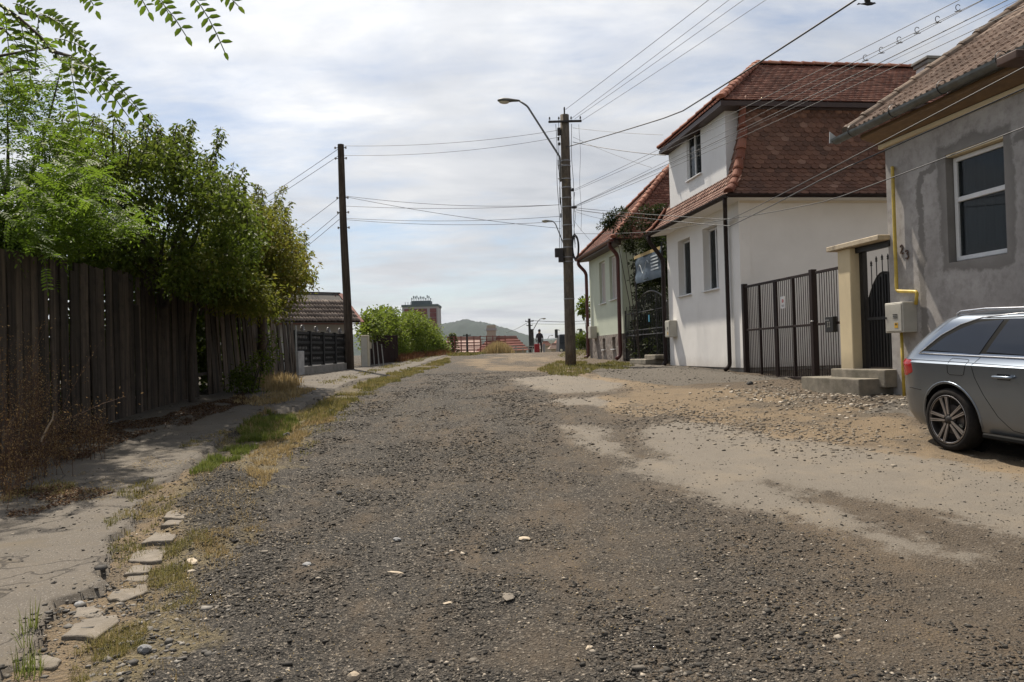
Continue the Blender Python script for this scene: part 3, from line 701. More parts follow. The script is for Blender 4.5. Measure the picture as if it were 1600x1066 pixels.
def tile_plane(o, xd, yd, width, height, tw, expo, me, mat, parent, clip=None, parts=True, limit=300, lift=.012, tilt=.07, stagger=True, jit=.004, curve=None, base=True, name='tile'):
    """courses of tiles from o; xd across, yd up the slope. curve(t)->(point offset, up dir) for a bent slope"""
    me.materials.clear(); me.materials.append(mat); xd = Vector(xd).normalized(); yd = Vector(yd).normalized()
    rows = int(math.ceil(height / expo)); items = []
    for j in range(rows):
        t = j * expo
        off, up = (yd * t, yd) if curve is None else curve(t)
        nrm = xd.cross(up).normalized()
        if nrm.z < 0: nrm = -nrm
        cols = int(width / tw) + 1
        for i in range(cols):
            x = (i + (.5 if (stagger and j % 2) else 0)) * tw + R.uniform(-jit, jit)
            if clip and not clip(x, t): continue
            if not clip and (x < -.01 or x > width + .01): continue
            th = tilt + R.uniform(-.012, .012); u2 = (up * math.cos(th) - nrm * math.sin(th)); n2 = (nrm * math.cos(th) + up * math.sin(th))
            ra = R.uniform(-.015, .015); x2 = (xd * math.cos(ra) + u2 * math.sin(ra)); u2 = (u2 * math.cos(ra) - xd * math.sin(ra))
            s = 1 if x2.cross(u2).dot(n2) > 0 else -1
            items.append(frame_m(Vector(o) + xd * x + off + nrm * (lift + expo * tilt * 1.0), x2 * s, u2, n2))
    if parts:
        for m in items[:limit]: place(name, me, parent, m)
        items = items[limit:]
    if items:
        v = np.array([x.co[:] for x in me.vertices]); ts = []; 
        me.calc_loop_triangles(); fs = np.array([t.vertices[:] for t in me.loop_triangles])
        V_ = []; F_ = []
        for k, m in enumerate(items):
            A = np.array(m); V_.append(v @ A[:3, :3].T + A[:3, 3]); F_.append(fs + k * len(v))
        np_mesh('tile_courses' if parts else 'tiles', np.concatenate(V_), np.concatenate(F_), mat, parent, 'stuff', loc=wl(parent))

def window_unit(parent, P, n, a0, a1, z0, z1, depth, fr=.05, rails=(), mull=(), sill=None, glass=GLASS, curtain=True, framem=FRAMEW, name='window'):
    """P(a,z) on wall face, n inward. frame, panes, sill"""
    n = Vector(n); ax = (P(a1, z0) - P(a0, z0)).normalized(); m = MB(); d0 = depth
    def bb(aa, ab, za, zb, dd=.05, off=0): 
        c = P((aa + ab) / 2, (za + zb) / 2) + n * (d0 + off); m.box(c, (abs(ab - aa), dd, abs(zb - za)), (ax, n, Zv))
    s = 1 if a1 > a0 else -1
    bb(a0, a0 + s * fr, z0, z1); bb(a1 - s * fr, a1, z0, z1); bb(a0 + s * fr, a1 - s * fr, z0, z0 + fr); bb(a0 + s * fr, a1 - s * fr, z1 - fr, z1)
    for r_ in rails: bb(a0 + s * fr, a1 - s * fr, r_ - fr * .55, r_ + fr * .55, .058)
    for r_ in mull: bb(r_ - fr * .5, r_ + fr * .5, z0 + fr, z1 - fr, .054)
    w = m.build(name, framem, parent, bevel=.006)
    A = [a0 + s * fr] + list(mull) + [a1 - s * fr]; Zs = [z0 + fr] + list(rails) + [z1 - fr]
    for i in range(len(A) - 1):
        for j in range(len(Zs) - 1):
            g = MB(); c = P((A[i] + A[i + 1]) / 2, (Zs[j] + Zs[j + 1]) / 2) + n * (d0 + .012)
            g.box(c, (abs(A[i + 1] - A[i]), .012, Zs[j + 1] - Zs[j]), (ax, n, Zv)); g.build('pane', glass, w)
    if curtain:
        g = MB(); nn = 18; aa = np.linspace(a0, a1, nn)
        for i in range(nn - 1):
            q = n * (d0 + .09 + .012 * math.sin(i * 2.1)); q2 = n * (d0 + .09 + .012 * math.sin((i + 1) * 2.1))
            g.quad(P(aa[i], z0) + q, P(aa[i + 1], z0) + q2, P(aa[i + 1], z1) + q2, P(aa[i], z1) + q)
        g.build('curtain', CURT, w)
    if sill:
        g = MB(); c = P((a0 + a1) / 2, z0 - .015) + n * (depth / 2 - sill / 2 - .02); g.box(c, (abs(a1 - a0) + .06, depth + sill, .03), (ax, n, Zv)); g.build('sill', framem, w, bevel=.004)
    return w

# ================================================================== white house with mansard roof
wh0 = at(1163, 582, 17.3); FW = Frame(wh0, -math.atan(.1333))
a_far = FW.a_px(1046, 0, 2.0); zb = gzf(wh0.x, wh0.y) - .02
z_eave = FW.z(0, 0, 306)
WH = empty('white_house', FW.w(0, 0, zb), 'two storey white rendered house with brown scale tiled mansard roof and a wide street dormer', 'house')
PF = lambda a, z: FW.w(a, 0, z)
wins = []
for (pa, pb, yt, yb) in ((1101, 1124, 359, 456), (1062, 1081, 378, 464)):
    a0 = FW.a_px(pb, 0, 2.5); a1 = FW.a_px(pa, 0, 2.5); am = (a0 + a1) / 2
    wins.append((a0, a1, FW.z(a1, 0, yb), FW.z(a1, 0, yt)))
m = MB(); wall_holes(m, PF, FW.v, 0, a_far, zb + .12, z_eave, wins, .22)
m.quad(FW.w(0, 0, zb + .12), FW.w(0, 9, zb + .12), FW.w(0, 9, z_eave), FW.w(0, 0, z_eave))
m.quad(FW.w(a_far, 0, zb + .12), FW.w(a_far, 9, zb + .12), FW.w(a_far, 9, z_eave), FW.w(a_far, 0, z_eave))
m.quad(FW.w(0, 9, zb + .12), FW.w(a_far, 9, zb + .12), FW.w(a_far, 9, z_eave), FW.w(0, 9, z_eave))
m.build('wall', WHITE, WH)
m = MB(); m.hexa([FW.w(.03, .03, zb - .5), FW.w(.03, 8.9, zb - .5), FW.w(a_far - .03, 8.9, zb - .5), FW.w(a_far - .03, .03, zb - .5), FW.w(.03, .03, zb + .13), FW.w(.03, 8.9, zb + .13), FW.w(a_far - .03, 8.9, zb + .13), FW.w(a_far - .03, .03, zb + .13)])
m.build('plinth', CONC, WH)
for i, (a0, a1, z0, z1) in enumerate(wins):
    w = window_unit(WH, PF, FW.v, a0 + .01, a1 - .01, z0 + .01, z1 - .01, .18, .055, mull=() if i else ((a0 + a1) / 2,), sill=.05)
# corner pilaster strip (narrow return left of the side wall)
m = MB(); m.box(FW.w(-.015, .10, (zb + z_eave) / 2 + .06), (.03, .26, z_eave - zb - .14), (FW.u, FW.v, Zv)); m.build('corner_strip', WHITE, WH)
# mansard profile: (outward offset, height above the eave)
OV = .42
z_top = FW.z(.35, .35, 168); HM = z_top - z_eave
PRF = [(-OV, -.06), (-.26, .10), (-.12, .28), (0.0, .52), (.10, .80), (.20, 1.15), (.29, 1.5), (.36, HM)]
def prf(t):
    """arc length along the profile -> (offset, height, tangent)"""
    for i in range(len(PRF) - 1):
        d = math.hypot(PRF[i + 1][0] - PRF[i][0], PRF[i + 1][1] - PRF[i][1])
        if t <= d or i == len(PRF) - 2:
            k = t / d; return (PRF[i][0] + (PRF[i + 1][0] - PRF[i][0]) * k, PRF[i][1] + (PRF[i + 1][1] - PRF[i][1]) * k, ((PRF[i + 1][0] - PRF[i][0]) / d, (PRF[i + 1][1] - PRF[i][1]) / d))
        t -= d
PL = sum(math.hypot(PRF[i + 1][0] - PRF[i][0], PRF[i + 1][1] - PRF[i][1]) for i in range(len(PRF) - 1))
BMAX = 8.5
DORM_B = .0; DORM_A0 = .62; DORM_A1 = a_far - .38; DORM_Z = z_eave + .50
m = MB()
for i in range(len(PRF) - 1):
    (p, h), (q, k) = PRF[i], PRF[i + 1]; h += z_eave; k += z_eave
    m.quad(FW.w(p, p, h), FW.w(p, BMAX, h), FW.w(q, BMAX, k), FW.w(q, q, k))
    m.quad(FW.w(p, p, h), FW.w(q, q, k), FW.w(a_far - q, q, k), FW.w(a_far - p, p, h))
    m.quad(FW.w(a_far - p, p, h), FW.w(a_far - q, q, k), FW.w(a_far - q, BMAX, k), FW.w(a_far - p, BMAX, h))
m.build('roof_deck', simple('dark roof felt', (.05, .028, .02), (.035, .02, .016), 5, .9), WH)
# scale tiles on the side slope
me = scale_tile_mesh(.198, .30, .014)
def cv(t):
    o_, h, (dx, dz) = prf(t); return (FW.u * (o_ + OV) + Zv * (h + .06), (FW.u * dx + Zv * dz).normalized())
def clipS(x, t): return prf(t)[0] + OV + .02 < x < 3.85
def clipS2(x, t): return 3.85 <= x < BMAX + OV
tile_plane(FW.w(-OV, -OV, z_eave - .06), FW.v, FW.u, BMAX + OV, PL, .20, .118, me, TSCALE, WH, clip=clipS, curve=cv, tilt=.09, lift=.006)
tile_plane(FW.w(-OV, -OV, z_eave - .06), FW.v, FW.u, BMAX + OV, PL, .20, .118, me, TSCALE, WH, clip=clipS2, curve=cv, parts=False, tilt=.09, lift=.006)
# flatter tiles on the street slope; below the dormer only the flared skirt shows
me2 = scale_tile_mesh(.198, .28, .014)
def cv2(t):
    o_, h, (dx, dz) = prf(t); return (FW.v * (o_ + OV) + Zv * (h + .06), (FW.v * dx + Zv * dz).normalized())
def clipF(x, t):
    o_, h, _ = prf(t)
    if not (o_ + OV + .02 < x < a_far + 2 * OV - (o_ + OV)): return False
    return o_ < DORM_B + .01 or x - OV < DORM_A0 + .05
tile_plane(FW.w(-OV, -OV, z_eave - .06), FW.u, FW.v, a_far + 2 * OV, PL, .20, .118, me2, TPINK, WH, clip=clipF, curve=cv2, parts=False, tilt=.09, lift=.006)
# hip tiles up the near corner and the far corner
hp = [FW.w(p, p, h + z_eave + .05) for p, h in PRF]
ridge_run(hp, .115, .34, THIP, WH, FW.u, 'hip_tile')
hp2 = [FW.w(a_far - p, p, h + z_eave + .05) for p, h in PRF[:4]]
ridge_run(hp2, .10, .34, TRIDGE, WH, FW.u, 'hip_tile')
# dormer
ue0, ue1 = .22, a_far - .30           # upper eave along the street
zue = FW.z(ue0, -.26, 157)
ZD = zue - .02
wa0 = FW.a_px(1097, DORM_B, 5.5); wa1 = FW.a_px(1075, DORM_B, 5.5)
wz0 = FW.z(wa1, DORM_B, 284); wz1 = FW.z(wa1, DORM_B, 208)
PD = lambda a, z: FW.w(a, DORM_B, z)
m = MB(); wall_holes(m, PD, FW.v, DORM_A0, DORM_A1, DORM_Z - .25, ZD, [(wa0, wa1, wz0, wz1)], .12)
m.quad(FW.w(DORM_A0, DORM_B, DORM_Z - .25), FW.w(DORM_A0, 1.5, DORM_Z - .25), FW.w(DORM_A0, 1.5, ZD), FW.w(DORM_A0, DORM_B, ZD))
m.quad(FW.w(DORM_A1, DORM_B, DORM_Z - .25), FW.w(DORM_A1, 1.5, DORM_Z - .25), FW.w(DORM_A1, 1.5, ZD), FW.w(DORM_A1, DORM_B, ZD))
m.build('dormer_wall', plaster('white dormer render', (.74, .74, .74), (.68, .68, .68)), WH)
window_unit(WH, PD, FW.v, wa0 + .005, wa1 - .005, wz0 + .005, wz1 - .005, .06, .05, mull=((wa0 + wa1) / 2,), sill=.04)
# upper hipped roof
am = a_far / 2; z_r = FW.z(am, FW.b_px(1183, am, 8.5), 103); br = FW.b_px(1183, am, z_r)
UB0 = -.26
c0 = FW.w(ue0, UB0, zue); c1 = FW.w(ue1, UB0, zue); r0 = FW.w(am, br, z_r); rE = FW.w(am, BMAX, z_r); e0 = FW.w(ue0, BMAX, zue); e1 = FW.w(ue1, BMAX, zue)
dn_ = Vector((0, 0, -.11))
m = MB(); m.add([c0, c1, r0, rE, e0, e1], [(0, 4, 3, 2), (0, 2, 1), (1, 2, 3, 5)])
m.add([c0, c1, e1, e0, c0 + dn_, c1 + dn_, e1 + dn_, e0 + dn_], [(4, 5, 6, 7), (0, 1, 5, 4), (1, 2, 6, 5), (3, 0, 4, 7)]); m.build('upper_roof_deck', TRIMB, WH)
m = MB(); m.hexa([FW.w(.3, .3, z_top - .04), FW.w(.3, BMAX, z_top - .04), FW.w(a_far - .3, BMAX, z_top - .04), FW.w(a_far - .3, .3, z_top - .04), FW.w(.3, .3, zue - .10), FW.w(.3, BMAX, zue - .10), FW.w(a_far - .3, BMAX, zue - .10), FW.w(a_far - .3, .3, zue - .10)]); m.build('eave_box', TRIMB, WH)
def slope_tiles(A, B, D, C, parent, mat, tw, ex, me, parts=False, **k):
    """tiles over trapezoid A-B (eave), C-D above A and B"""
    A, B, C, D = map(Vector, (A, B, C, D)); x = (B - A).normalized(); nrm = x.cross(C - A).normalized(); 
    if nrm.z < 0: nrm = -nrm
    up = nrm.cross(x); up = up if up.z > 0 else -up
    Hh = (C - A).dot(up); c0_ = (C - A).dot(x); d0_ = (D - A).dot(x); Wd = (B - A).length
    cl = lambda xx, t: c0_ * t / Hh + .02 < xx < Wd + (d0_ - Wd) * t / Hh - .02
    tile_plane(A, x, up, Wd, Hh, tw, ex, me, mat, parent, clip=cl, parts=parts, **k)
mef = flat_tile_mesh(.165, .24, .016)
slope_tiles(c0, e0, rE, r0, WH, TRED, .17, .135, mef, tilt=.10)
slope_tiles(c0, c1, r0, r0 + FW.u * .01, WH, TRED, .17, .135, mef, tilt=.10)
ridge_run([c0 + Zv * .05, r0 + Zv * .05], .105, .34, TRIDGE, WH, FW.u, 'hip_tile')
ridge_run([c1 + Zv * .05, r0 + Zv * .05], .105, .34, TRIDGE, WH, FW.u, 'hip_tile')
ridge_run([r0 + Zv * .04, FW.w(am, BMAX, z_r) + Zv * .04], .105, .36, TRIDGE, WH, FW.u)
# gutters
def gutter(a, b, r, mat, parent, name='gutter', n=8, out=None):
    a = Vector(a); b = Vector(b); d = (b - a).normalized(); s = d.cross(Zv).normalized(); vs = []
    for p in (a, b):
        for k in range(n + 1): t = math.pi + math.pi * k / n; vs.append(p + s * math.cos(t) * r + Zv * math.sin(t) * r)
        for k in range(n + 1): t = 2 * math.pi - math.pi * k / n; vs.append(p + s * math.cos(t) * r * .9 + Zv * math.sin(t) * r * .9)
    m_ = 2 * (n + 1); mb = MB(); mb.add(vs, [(i, (i + 1) % m_, m_ + (i + 1) % m_, m_ + i) for i in range(m_)] + [tuple(range(m_ // 2))[::-1], tuple(m_ + i for i in range(m_ // 2))])
    return mb.build(name, mat, parent)
zg = z_eave - .06
gutter(FW.w(-OV - .05, -OV - .1, zg), FW.w(-OV - .05, BMAX, zg), .075, BROWN, WH)
gutter(FW.w(-OV - .1, -OV - .05, zg), FW.w(a_far + OV, -OV - .05, zg), .075, BROWN, WH)
m = MB(); m.hexa([FW.w(-OV, -OV, zg - .06), FW.w(-OV, BMAX, zg - .06), FW.w(.0, BMAX, zg - .06), FW.w(.0, -.0, zg - .06), FW.w(-OV, -OV, zg - .02), FW.w(-OV, BMAX, zg - .02), FW.w(.0, BMAX, zg - .02), FW.w(.0, -.0, zg - .02)])
m.hexa([FW.w(-OV, -OV, zg - .06), FW.w(0, 0, zg - .06), FW.w(a_far, 0, zg - .06), FW.w(a_far + OV, -OV, zg - .06), FW.w(-OV, -OV, zg - .02), FW.w(0, 0, zg - .02), FW.w(a_far, 0, zg - .02), FW.w(a_far + OV, -OV, zg - .02)])
m.build('soffit', WHITE, WH)
ad = FW.a_px(1139, -.08, 2)
pipe([FW.w(-OV + .1, -OV - .05, zg - .06), FW.w(-OV + .1, -OV - .05, zg - .22), FW.w(ad, -.09, zg - .45), FW.w(ad, -.09, zb + .16), FW.w(ad, -.22, zb + .06)], .048, 'downpipe', BROWN, WH)
pipe([FW.w(a_far + .2, -OV - .05, zg - .06), FW.w(a_far + .2, -OV - .05, zg - .2), FW.w(a_far + .1, -.10, zg - .75), FW.w(a_far + .1, -.10, zb + .2), FW.w(a_far + .1, -.22, zb + .08)], .06, 'downpipe', BROWN, WH)
# chimney
cc = FW.w(1.0, FW.b_px(1456, 1.0, 8.0), 0); zc = z_at(cc.x, cc.y, 97)
m = MB(); m.box(cc + Zv * (zc - .8), (.46, .5, 1.6), (FW.u, FW.v, Zv)); ch = m.build('chimney', WHITE, WH)
m = MB(); m.box(cc + Zv * (zc - .08), (.56, .60, .09), (FW.u, FW.v, Zv)); m.box(cc + Zv * (zc + .01), (.62, .68, .07), (FW.u, FW.v, Zv)); m.build('chimney_cap', CONC, ch, bevel=.01)

def meter_box(o, ax, n, w, d, h, name, mat, label, louvre=True, sticker=None, cat='meter box', group=None):
    """o: centre of the back bottom edge; n: outward"""
    ax = Vector(ax).normalized(); n = Vector(n).normalized(); o = Vector(o)
    t = empty(name, o, label, cat, group)
    m = MB(); m.box(o + n * d / 2 + Zv * h / 2, (w, d, h), (ax, n, Zv)); m.build('cabinet', mat, t, bevel=.008)
    m = MB(); m.box(o + n * (d + .006) + Zv * h / 2, (w * .88, .014, h * .9), (ax, n, Zv)); dr = m.build('door', mat, t, bevel=.004)
    m = MB(); m.box(o + n * (d + .018) + Zv * h * .5 - ax * w * .38, (.02, .012, .03), (ax, n, Zv)); m.build('lock', BLACKM, dr)
    if louvre:
        for k in range(3):
            m = MB(); m.box(o + n * (d + .016) + Zv * h * (.60 - k * .055) + ax * w * .12, (w * .24, .008, h * .022), (ax, n, Zv)); m.build('vent_slot', BLACKM, dr)
    if sticker:
        m = MB(); m.box(o + n * (d + .0155) + Zv * h * .24 + ax * w * .16, (w * .18, .003, h * .17), (ax, n, Zv)); st = m.build('sticker', sticker, dr)
        m = MB(); c = o + n * (d + .0175) + Zv * h * .25 + ax * w * .16; s = h * .05
        m.poly([c - ax * s, c + ax * s, c + Zv * s * 1.7], n, .001); m.build('warning_mark', BLACKM, dr)
    return t
BOXC = simple('grey beige cabinet', (.46, .44, .38), (.40, .38, .33), 6, .5, 0, .1)
YEL = simple('yellow gas pipe', (.55, .40, .06), (.45, .32, .05), 9, .45, 0, .15, dirt=(.20, .13, .05))
STK = simple('orange sticker', (.65, .38, .03), (.6, .34, .03), 9, .5, 0, 0)
ab = FW.a_px(1052, -.05, 2); zz0 = FW.z(ab, -.1, 527)
meter_box(FW.w(ab, 0, zz0), FW.u * -1, FW.v * -1, .38, .22, FW.z(ab, -.1, 501) - zz0, 'meter_box', BOXC, 'small grey beige meter box on the white facade beside the far downpipe', sticker=STK, group='utility boxes on the street walls')

# ================================================================== grey house at the right edge
gh0 = at(1396, 612, 12.2); FG = Frame(gh0, -math.atan(.1667)); zg0 = gzf(gh0.x, gh0.y)
zgw = FG.z(0, 0, 236)
GH = empty('grey_house', FG.w(0, 0, zg0), 'unpainted grey plastered house with weathered brown tiled gable roof at the right edge', 'house')
PG = lambda a, z: FG.w(a, 0, z)
ga0 = FG.a_px(1572, 0, 3); ga1 = FG.a_px(1481, 0, 3); gz0 = FG.z(ga1, 0, 411); gz1 = FG.z(ga1, 0, 243)
def grey_plaster():
    t = NT('grey patched plaster', .92, 0, .2)
    da = t.math('SUBTRACT', t.dot(tuple(FG.u)), FG.u.dot(FG.o)); sx = t.N.new('ShaderNodeSeparateXYZ'); t.L.new(t.pos, sx.inputs[0]); dz = sx.outputs[2]
    n1 = t.noise(1.2, 8, .65); n2 = t.noise(7, 8, .7); n3 = t.noise(40, 6, .7)
    wob = t.math('ADD', t.math('MULTIPLY', t.math('SUBTRACT', t.noise(1.7, 8, .7), .5), .46), t.math('MULTIPLY', t.math('SUBTRACT', n3, .5), .05))
    def box_sd(a0, a1, z0, z1, r=.0):
        ca, cz = (a0 + a1) / 2, (z0 + z1) / 2; ha, hz = abs(a1 - a0) / 2, abs(z1 - z0) / 2
        qx = t.math('SUBTRACT', t.math('ABSOLUTE', t.math('SUBTRACT', da, ca)), ha); qz = t.math('SUBTRACT', t.math('ABSOLUTE', t.math('SUBTRACT', dz, cz)), hz)
        return t.math('ADD', t.math('MAXIMUM', qx, qz), wob)
    d = box_sd(ga0, ga1, gz0, gz1)
    band = t.ramp(d, [(.0, .75), (.12, 1.0), (.175, 0.0)])
    a2 = FG.a_px(1440, 0, 3); d2 = box_sd(a2, a2 - 9, FG.z(a2, 0, 1000), FG.z(a2, 0, 268))
    b2 = t.ramp(t.math('ABSOLUTE', d2), [(.045, 1.0), (.075, 0.0)])
    c = t.mix(t.ramp(n1, [(.35, 0.0), (.65, 1.0)]), (.30, .282, .27), (.42, .40, .385))
    c = t.mix(t.ramp(n2, [(.45, 0.0), (.72, .65)]), c, (.18, .166, .155))
    c = t.mix(t.ramp(t.noise(16, 6, .7, sc=(1, 1, .1)), [(.5, 0.0), (.8, .4)]), c, (.33, .315, .30))
    c = t.mix(t.math('MULTIPLY', t.math('MAXIMUM', band, b2), .9), c, t.mix(n2, (.155, .145, .135), (.20, .188, .175)))
    rim = t.ramp(t.math('ABSOLUTE', t.math('SUBTRACT', d, .175)), [(.004, .55), (.018, 0.0)])
    c = t.mix(rim, c, (.33, .32, .305))
    t.base(c); t.bump(t.math('ADD', n3, t.math('MULTIPLY', t.math('MAXIMUM', band, b2), .5)), .5, .008); return t.m
GP = grey_plaster()
AG = -9.5
m = MB(); wall_holes(m, PG, FG.v, AG, 0, zg0 - .5, zgw + .25, [(ga0, ga1, gz0, gz1)], .22)
GS = math.tan(math.radians(34)); 
for a in (0, AG):
    m.add([FG.w(a, 0, zg0 - .5), FG.w(a, 8, zg0 - .5), FG.w(a, 8, zgw + .25), FG.w(a, 4, zgw + 4 * GS), FG.w(a, 0, zgw + .25)], [(0, 1, 2, 3, 4)])
m.build('wall', GP, GH)
window_unit(GH, PG, FG.v, ga1 - .02, ga0 + .02, gz0 + .02, gz1 - .05, .13, .062, rails=(gz0 + (gz1 - gz0) * .575,), sill=.0)
m = MB(); m.box(PG((ga0 + ga1) / 2, gz1 - .02) + FG.v * .08, (abs(ga1 - ga0) - .01, .14, .04), (FG.u, FG.v, Zv)); m.build('lintel_strip', CREAM, GH)
# roof: gable, verge tiles on the near gable edge seen from the street
VA = .34; EB = -.42; ze_ = FG.z(VA, EB, 212) + .02
rt = 4.2; zr_ = ze_ + (rt - EB) * GS
E0 = FG.w(VA, EB, ze_); E1 = FG.w(AG - .3, EB, ze_); R0 = FG.w(VA, rt, zr_); R1 = FG.w(AG - .3, rt, zr_)
m = MB(); th_ = Zv * -.07
for q in ((E0, E1, R1, R0), (FG.w(VA, 2 * rt - EB, ze_), FG.w(AG - .3, 2 * rt - EB, ze_), R1, R0)):
    q = [Vector(x) for x in q]; m.hexa([x + th_ for x in q] + q)
m.build('roof_deck', WOODB, GH)
men = ribbed_tile_mesh(.235, .40, .016)
slope_tiles(E0 + (E1 - E0).normalized() * .10, E1, R1, R0 + (E1 - E0).normalized() * .10, GH, TGREY, .235, .335, men, parts=True, limit=300, stagger=False, tilt=.05, jit=.002)
VT = simple('dark weathered verge tile', (.17, .12, .085), (.10, .075, .058), 6, .9, 0, .5, .006, 50, rand=.25)
ridge_run([E0 + Zv * .03, R0 + Zv * .03], .115, .42, VT, GH, FG.u, 'verge_tile')
ridge_run([R0 + Zv * .06, R1 + Zv * .06], .12, .4, VT, GH, FG.u)
# soffit and box cornice under the eave
m = MB(); z0_ = ze_ - .15
m.hexa([FG.w(.10, EB + .06, z0_), FG.w(.10, -.001, z0_ - .10), FG.w(AG, -.001, z0_ - .10), FG.w(AG, EB + .06, z0_), FG.w(.10, EB + .06, z0_ + .07), FG.w(.10, -.001, z0_ + .12), FG.w(AG, -.001, z0_ + .12), FG.w(AG, EB + .06, z0_ + .07)])
m.build('cornice', WOODB, GH, bevel=.01)
m = MB(); m.box(FG.w((.1 + AG) / 2, -.03, z0_ - .13), (.1 - AG, .06, .07), (FG.u, FG.v, Zv)); m.build('cornice_moulding', CREAM, GH, bevel=.012)
gutter(FG.w(VA + .22, EB - .07, ze_ - .02), FG.w(AG, EB - .07, ze_ + .0), .088, ZINC, GH)
for k in range(9):
    a = VA - .25 - k * 1.0; b = MB(); b.lathe([(.094, -.012), (.100, 0), (.094, .012)], FG.w(a, EB - .07, ze_ - .012), FG.u, 14); b.build('gutter_bracket', BLACKM, GH)
b = MB(); c = FG.w(VA + .24, EB - .07, ze_); b.poly([c + FG.v * -.10 - Zv * .08, c + FG.v * .10 - Zv * .08, c + FG.v * .13 + Zv * .05, c + FG.v * .03 + Zv * .02, c - FG.v * .09 + Zv * .11], FG.u, .015); b.build('gutter_end', simple('bright zinc', (.45, .47, .48), (.36, .38, .39), 6, .5, .3, .1), GH)
# yellow gas pipe
def gp(px, py, off=-.07): a = FG.a_px(px, off, 2); return FG.w(a, off, FG.z(a, off, py))
pipe([FG.w(.02, .12, FG.z(0, 0, 262)), gp(1402, 262), gp(1402, 455), gp(1434, 456), gp(1431, 476)], .026, 'gas_pipe', YEL, GH)
pipe([gp(1407, 518), gp(1408, 622)], .024, 'gas_pipe', YEL, GH)
am_ = FG.a_px(1409, -.1, 2); zz0 = FG.z(am_, -.2, 520)
meter_box(FG.w(am_, 0, zz0), FG.u * -1, FG.v * -1, .42, .24, FG.z(am_, -.2, 473) - zz0, 'meter_box', BOXC, 'grey beige gas meter box with orange sticker under the yellow pipe on the grey wall', sticker=STK, group='utility boxes on the street walls')
# door number 23, script numerals of flat brown metal
def strokes(name, segs, o, x, y, n, s, r, mat, parent):
    m = MB()
    for sg in segs: m.tube([Vector(o) + Vector(x) * (p[0] * s) + Vector(y) * (p[1] * s) + Vector(n) * .012 for p in sg], r, 6)
    return m.build(name, mat, parent)
two = [[(0, .75), (.08, .95), (.28, 1), (.42, .85), (.40, .6), (.15, .3), (0, .02), (.15, .08), (.32, 0), (.48, .1)]]
three = [[(0, .85), (.15, 1), (.36, .95), (.40, .75), (.18, .56), (.40, .48), (.46, .2), (.25, 0), (0, .12)]]
nm = empty('house_number', gp(1413, 400, 0), 'brown metal number 23 on the grey wall beside the gas pipe', 'house number')
NB = simple('brown numerals', (.09, .05, .035), (.07, .04, .03), 9, .5)
oo = gp(1411, 397, 0); o2 = gp(1419, 405, 0)
strokes('digit', two, oo, FG.u * -1, Zv, FG.v * -1, .135, .011, NB, nm); strokes('digit', three, o2, FG.u * -1, Zv, FG.v * -1, .135, .011, NB, nm)
# rusty corner of a second roof above the eave
q = at(1592, 92, 8.9); m = MB(); m.box(q, (.30, .34, .10), (FG.u, FG.v, Zv)); rr_ = m.build('valley_tray', simple('rusty tin', (.12, .07, .05), (.08, .05, .04), 7, .7, .2, .3), GH, bevel=.01)

# ================================================================== gates between the houses
G0 = Vector((FW.w(-.05, .03, 0).x, FW.w(-.05, .03, 0).y, 0)); G1 = Vector((gh0.x, gh0.y, 0)); GD = (G1 - G0).normalized(); GN = Vector((GD.y, -GD.x, 0));
if GN.x > 0: GN = -GN                                   # towards the street
def g_px(px, zz=1.5):
    lo, hi = -.5, 8.0
    for _ in range(50):
        m_ = (lo + hi) / 2
        if proj(G0 + GD * m_ + Zv * zz)[0] < px: lo = m_
        else: hi = m_
    return (lo + hi) / 2
def gpt(s, z): return G0 + GD * s + Zv * z
def gzz(s, py): p = gpt(s, 0); return z_at(p.x, p.y, py)
s_a, s_b, s_c = g_px(1165), g_px(1273), g_px(1324)
zA, zB, zC = gzz(s_a, 447), gzz(s_b, 420), gzz(s_c, 414)
bA, bB, bC = gzz(s_a, 590), gzz(s_b, 600), gzz(s_c, 598)
top = lambda s: zA + (zC - zA) * (s - s_a) / (s_c - s_a)
bot = lambda s: bA + (bC - bA) * (s - s_a) / (s_c - s_a)
def slat_gate(s0, s1, n_s, label, posts, mids, extra=None):
    G = empty('metal_gate', gpt(s0, bot(s0)), label, 'gate')
    for s in posts:
        m = MB(); m.box(gpt(s, (top(s) + .04 + bot(s) - .1) / 2), (.11, .11, top(s) - bot(s) + .14), (GD, GN, Zv)); m.build('post', BROWN, G, bevel=.006)
    for s in mids:
        m = MB(); m.box(gpt(s, (top(s) + bot(s)) / 2), (.045, .045, top(s) - bot(s) - .06), (GD, GN, Zv)); m.build('stile', BROWN, G, bevel=.004)
    for f, w in ((.985, .05), (.515, .045), (.02, .05)):
        m = MB(); a, b = s0 + .05, s1 - .05; m.bar(gpt(a, bot(a) + (top(a) - bot(a)) * f) + GN * .003, gpt(b, bot(b) + (top(b) - bot(b)) * f) + GN * .003, w, .04, GN); m.build('rail', BROWN, G, bevel=.004)
    for i in range(n_s):
        s = s0 + .09 + (s1 - s0 - .18) * (i + .5) / n_s
        if any(abs(s - q) < .03 for q in mids): continue
        m = MB(); m.box(gpt(s, (top(s) + bot(s)) / 2) - GN * .012, (.017, .007, top(s) - bot(s) - .06), (GD, GN, Zv)); m.build('slat', BROWN, G)
    return G
sm = g_px(1213)
GA = slat_gate(s_a, s_b, 34, 'wide dark brown double gate of thin vertical bars with a small white sign', (s_a + .02, s_b), (s_a + (sm - s_a) * .52, sm, sm + .06, sm + (s_b - sm) * .5))
GB = slat_gate(s_b + .08, s_c, 10, 'narrow brown barred pedestrian gate with black letterbox beside the cream pillar', (s_c - .02,), ())
m = MB(); m.box(gpt(sm + .03, bot(sm) + 1.0), (.10, .03, .05), (GD, GN, Zv)); m.build('latch', BROWN, GA)
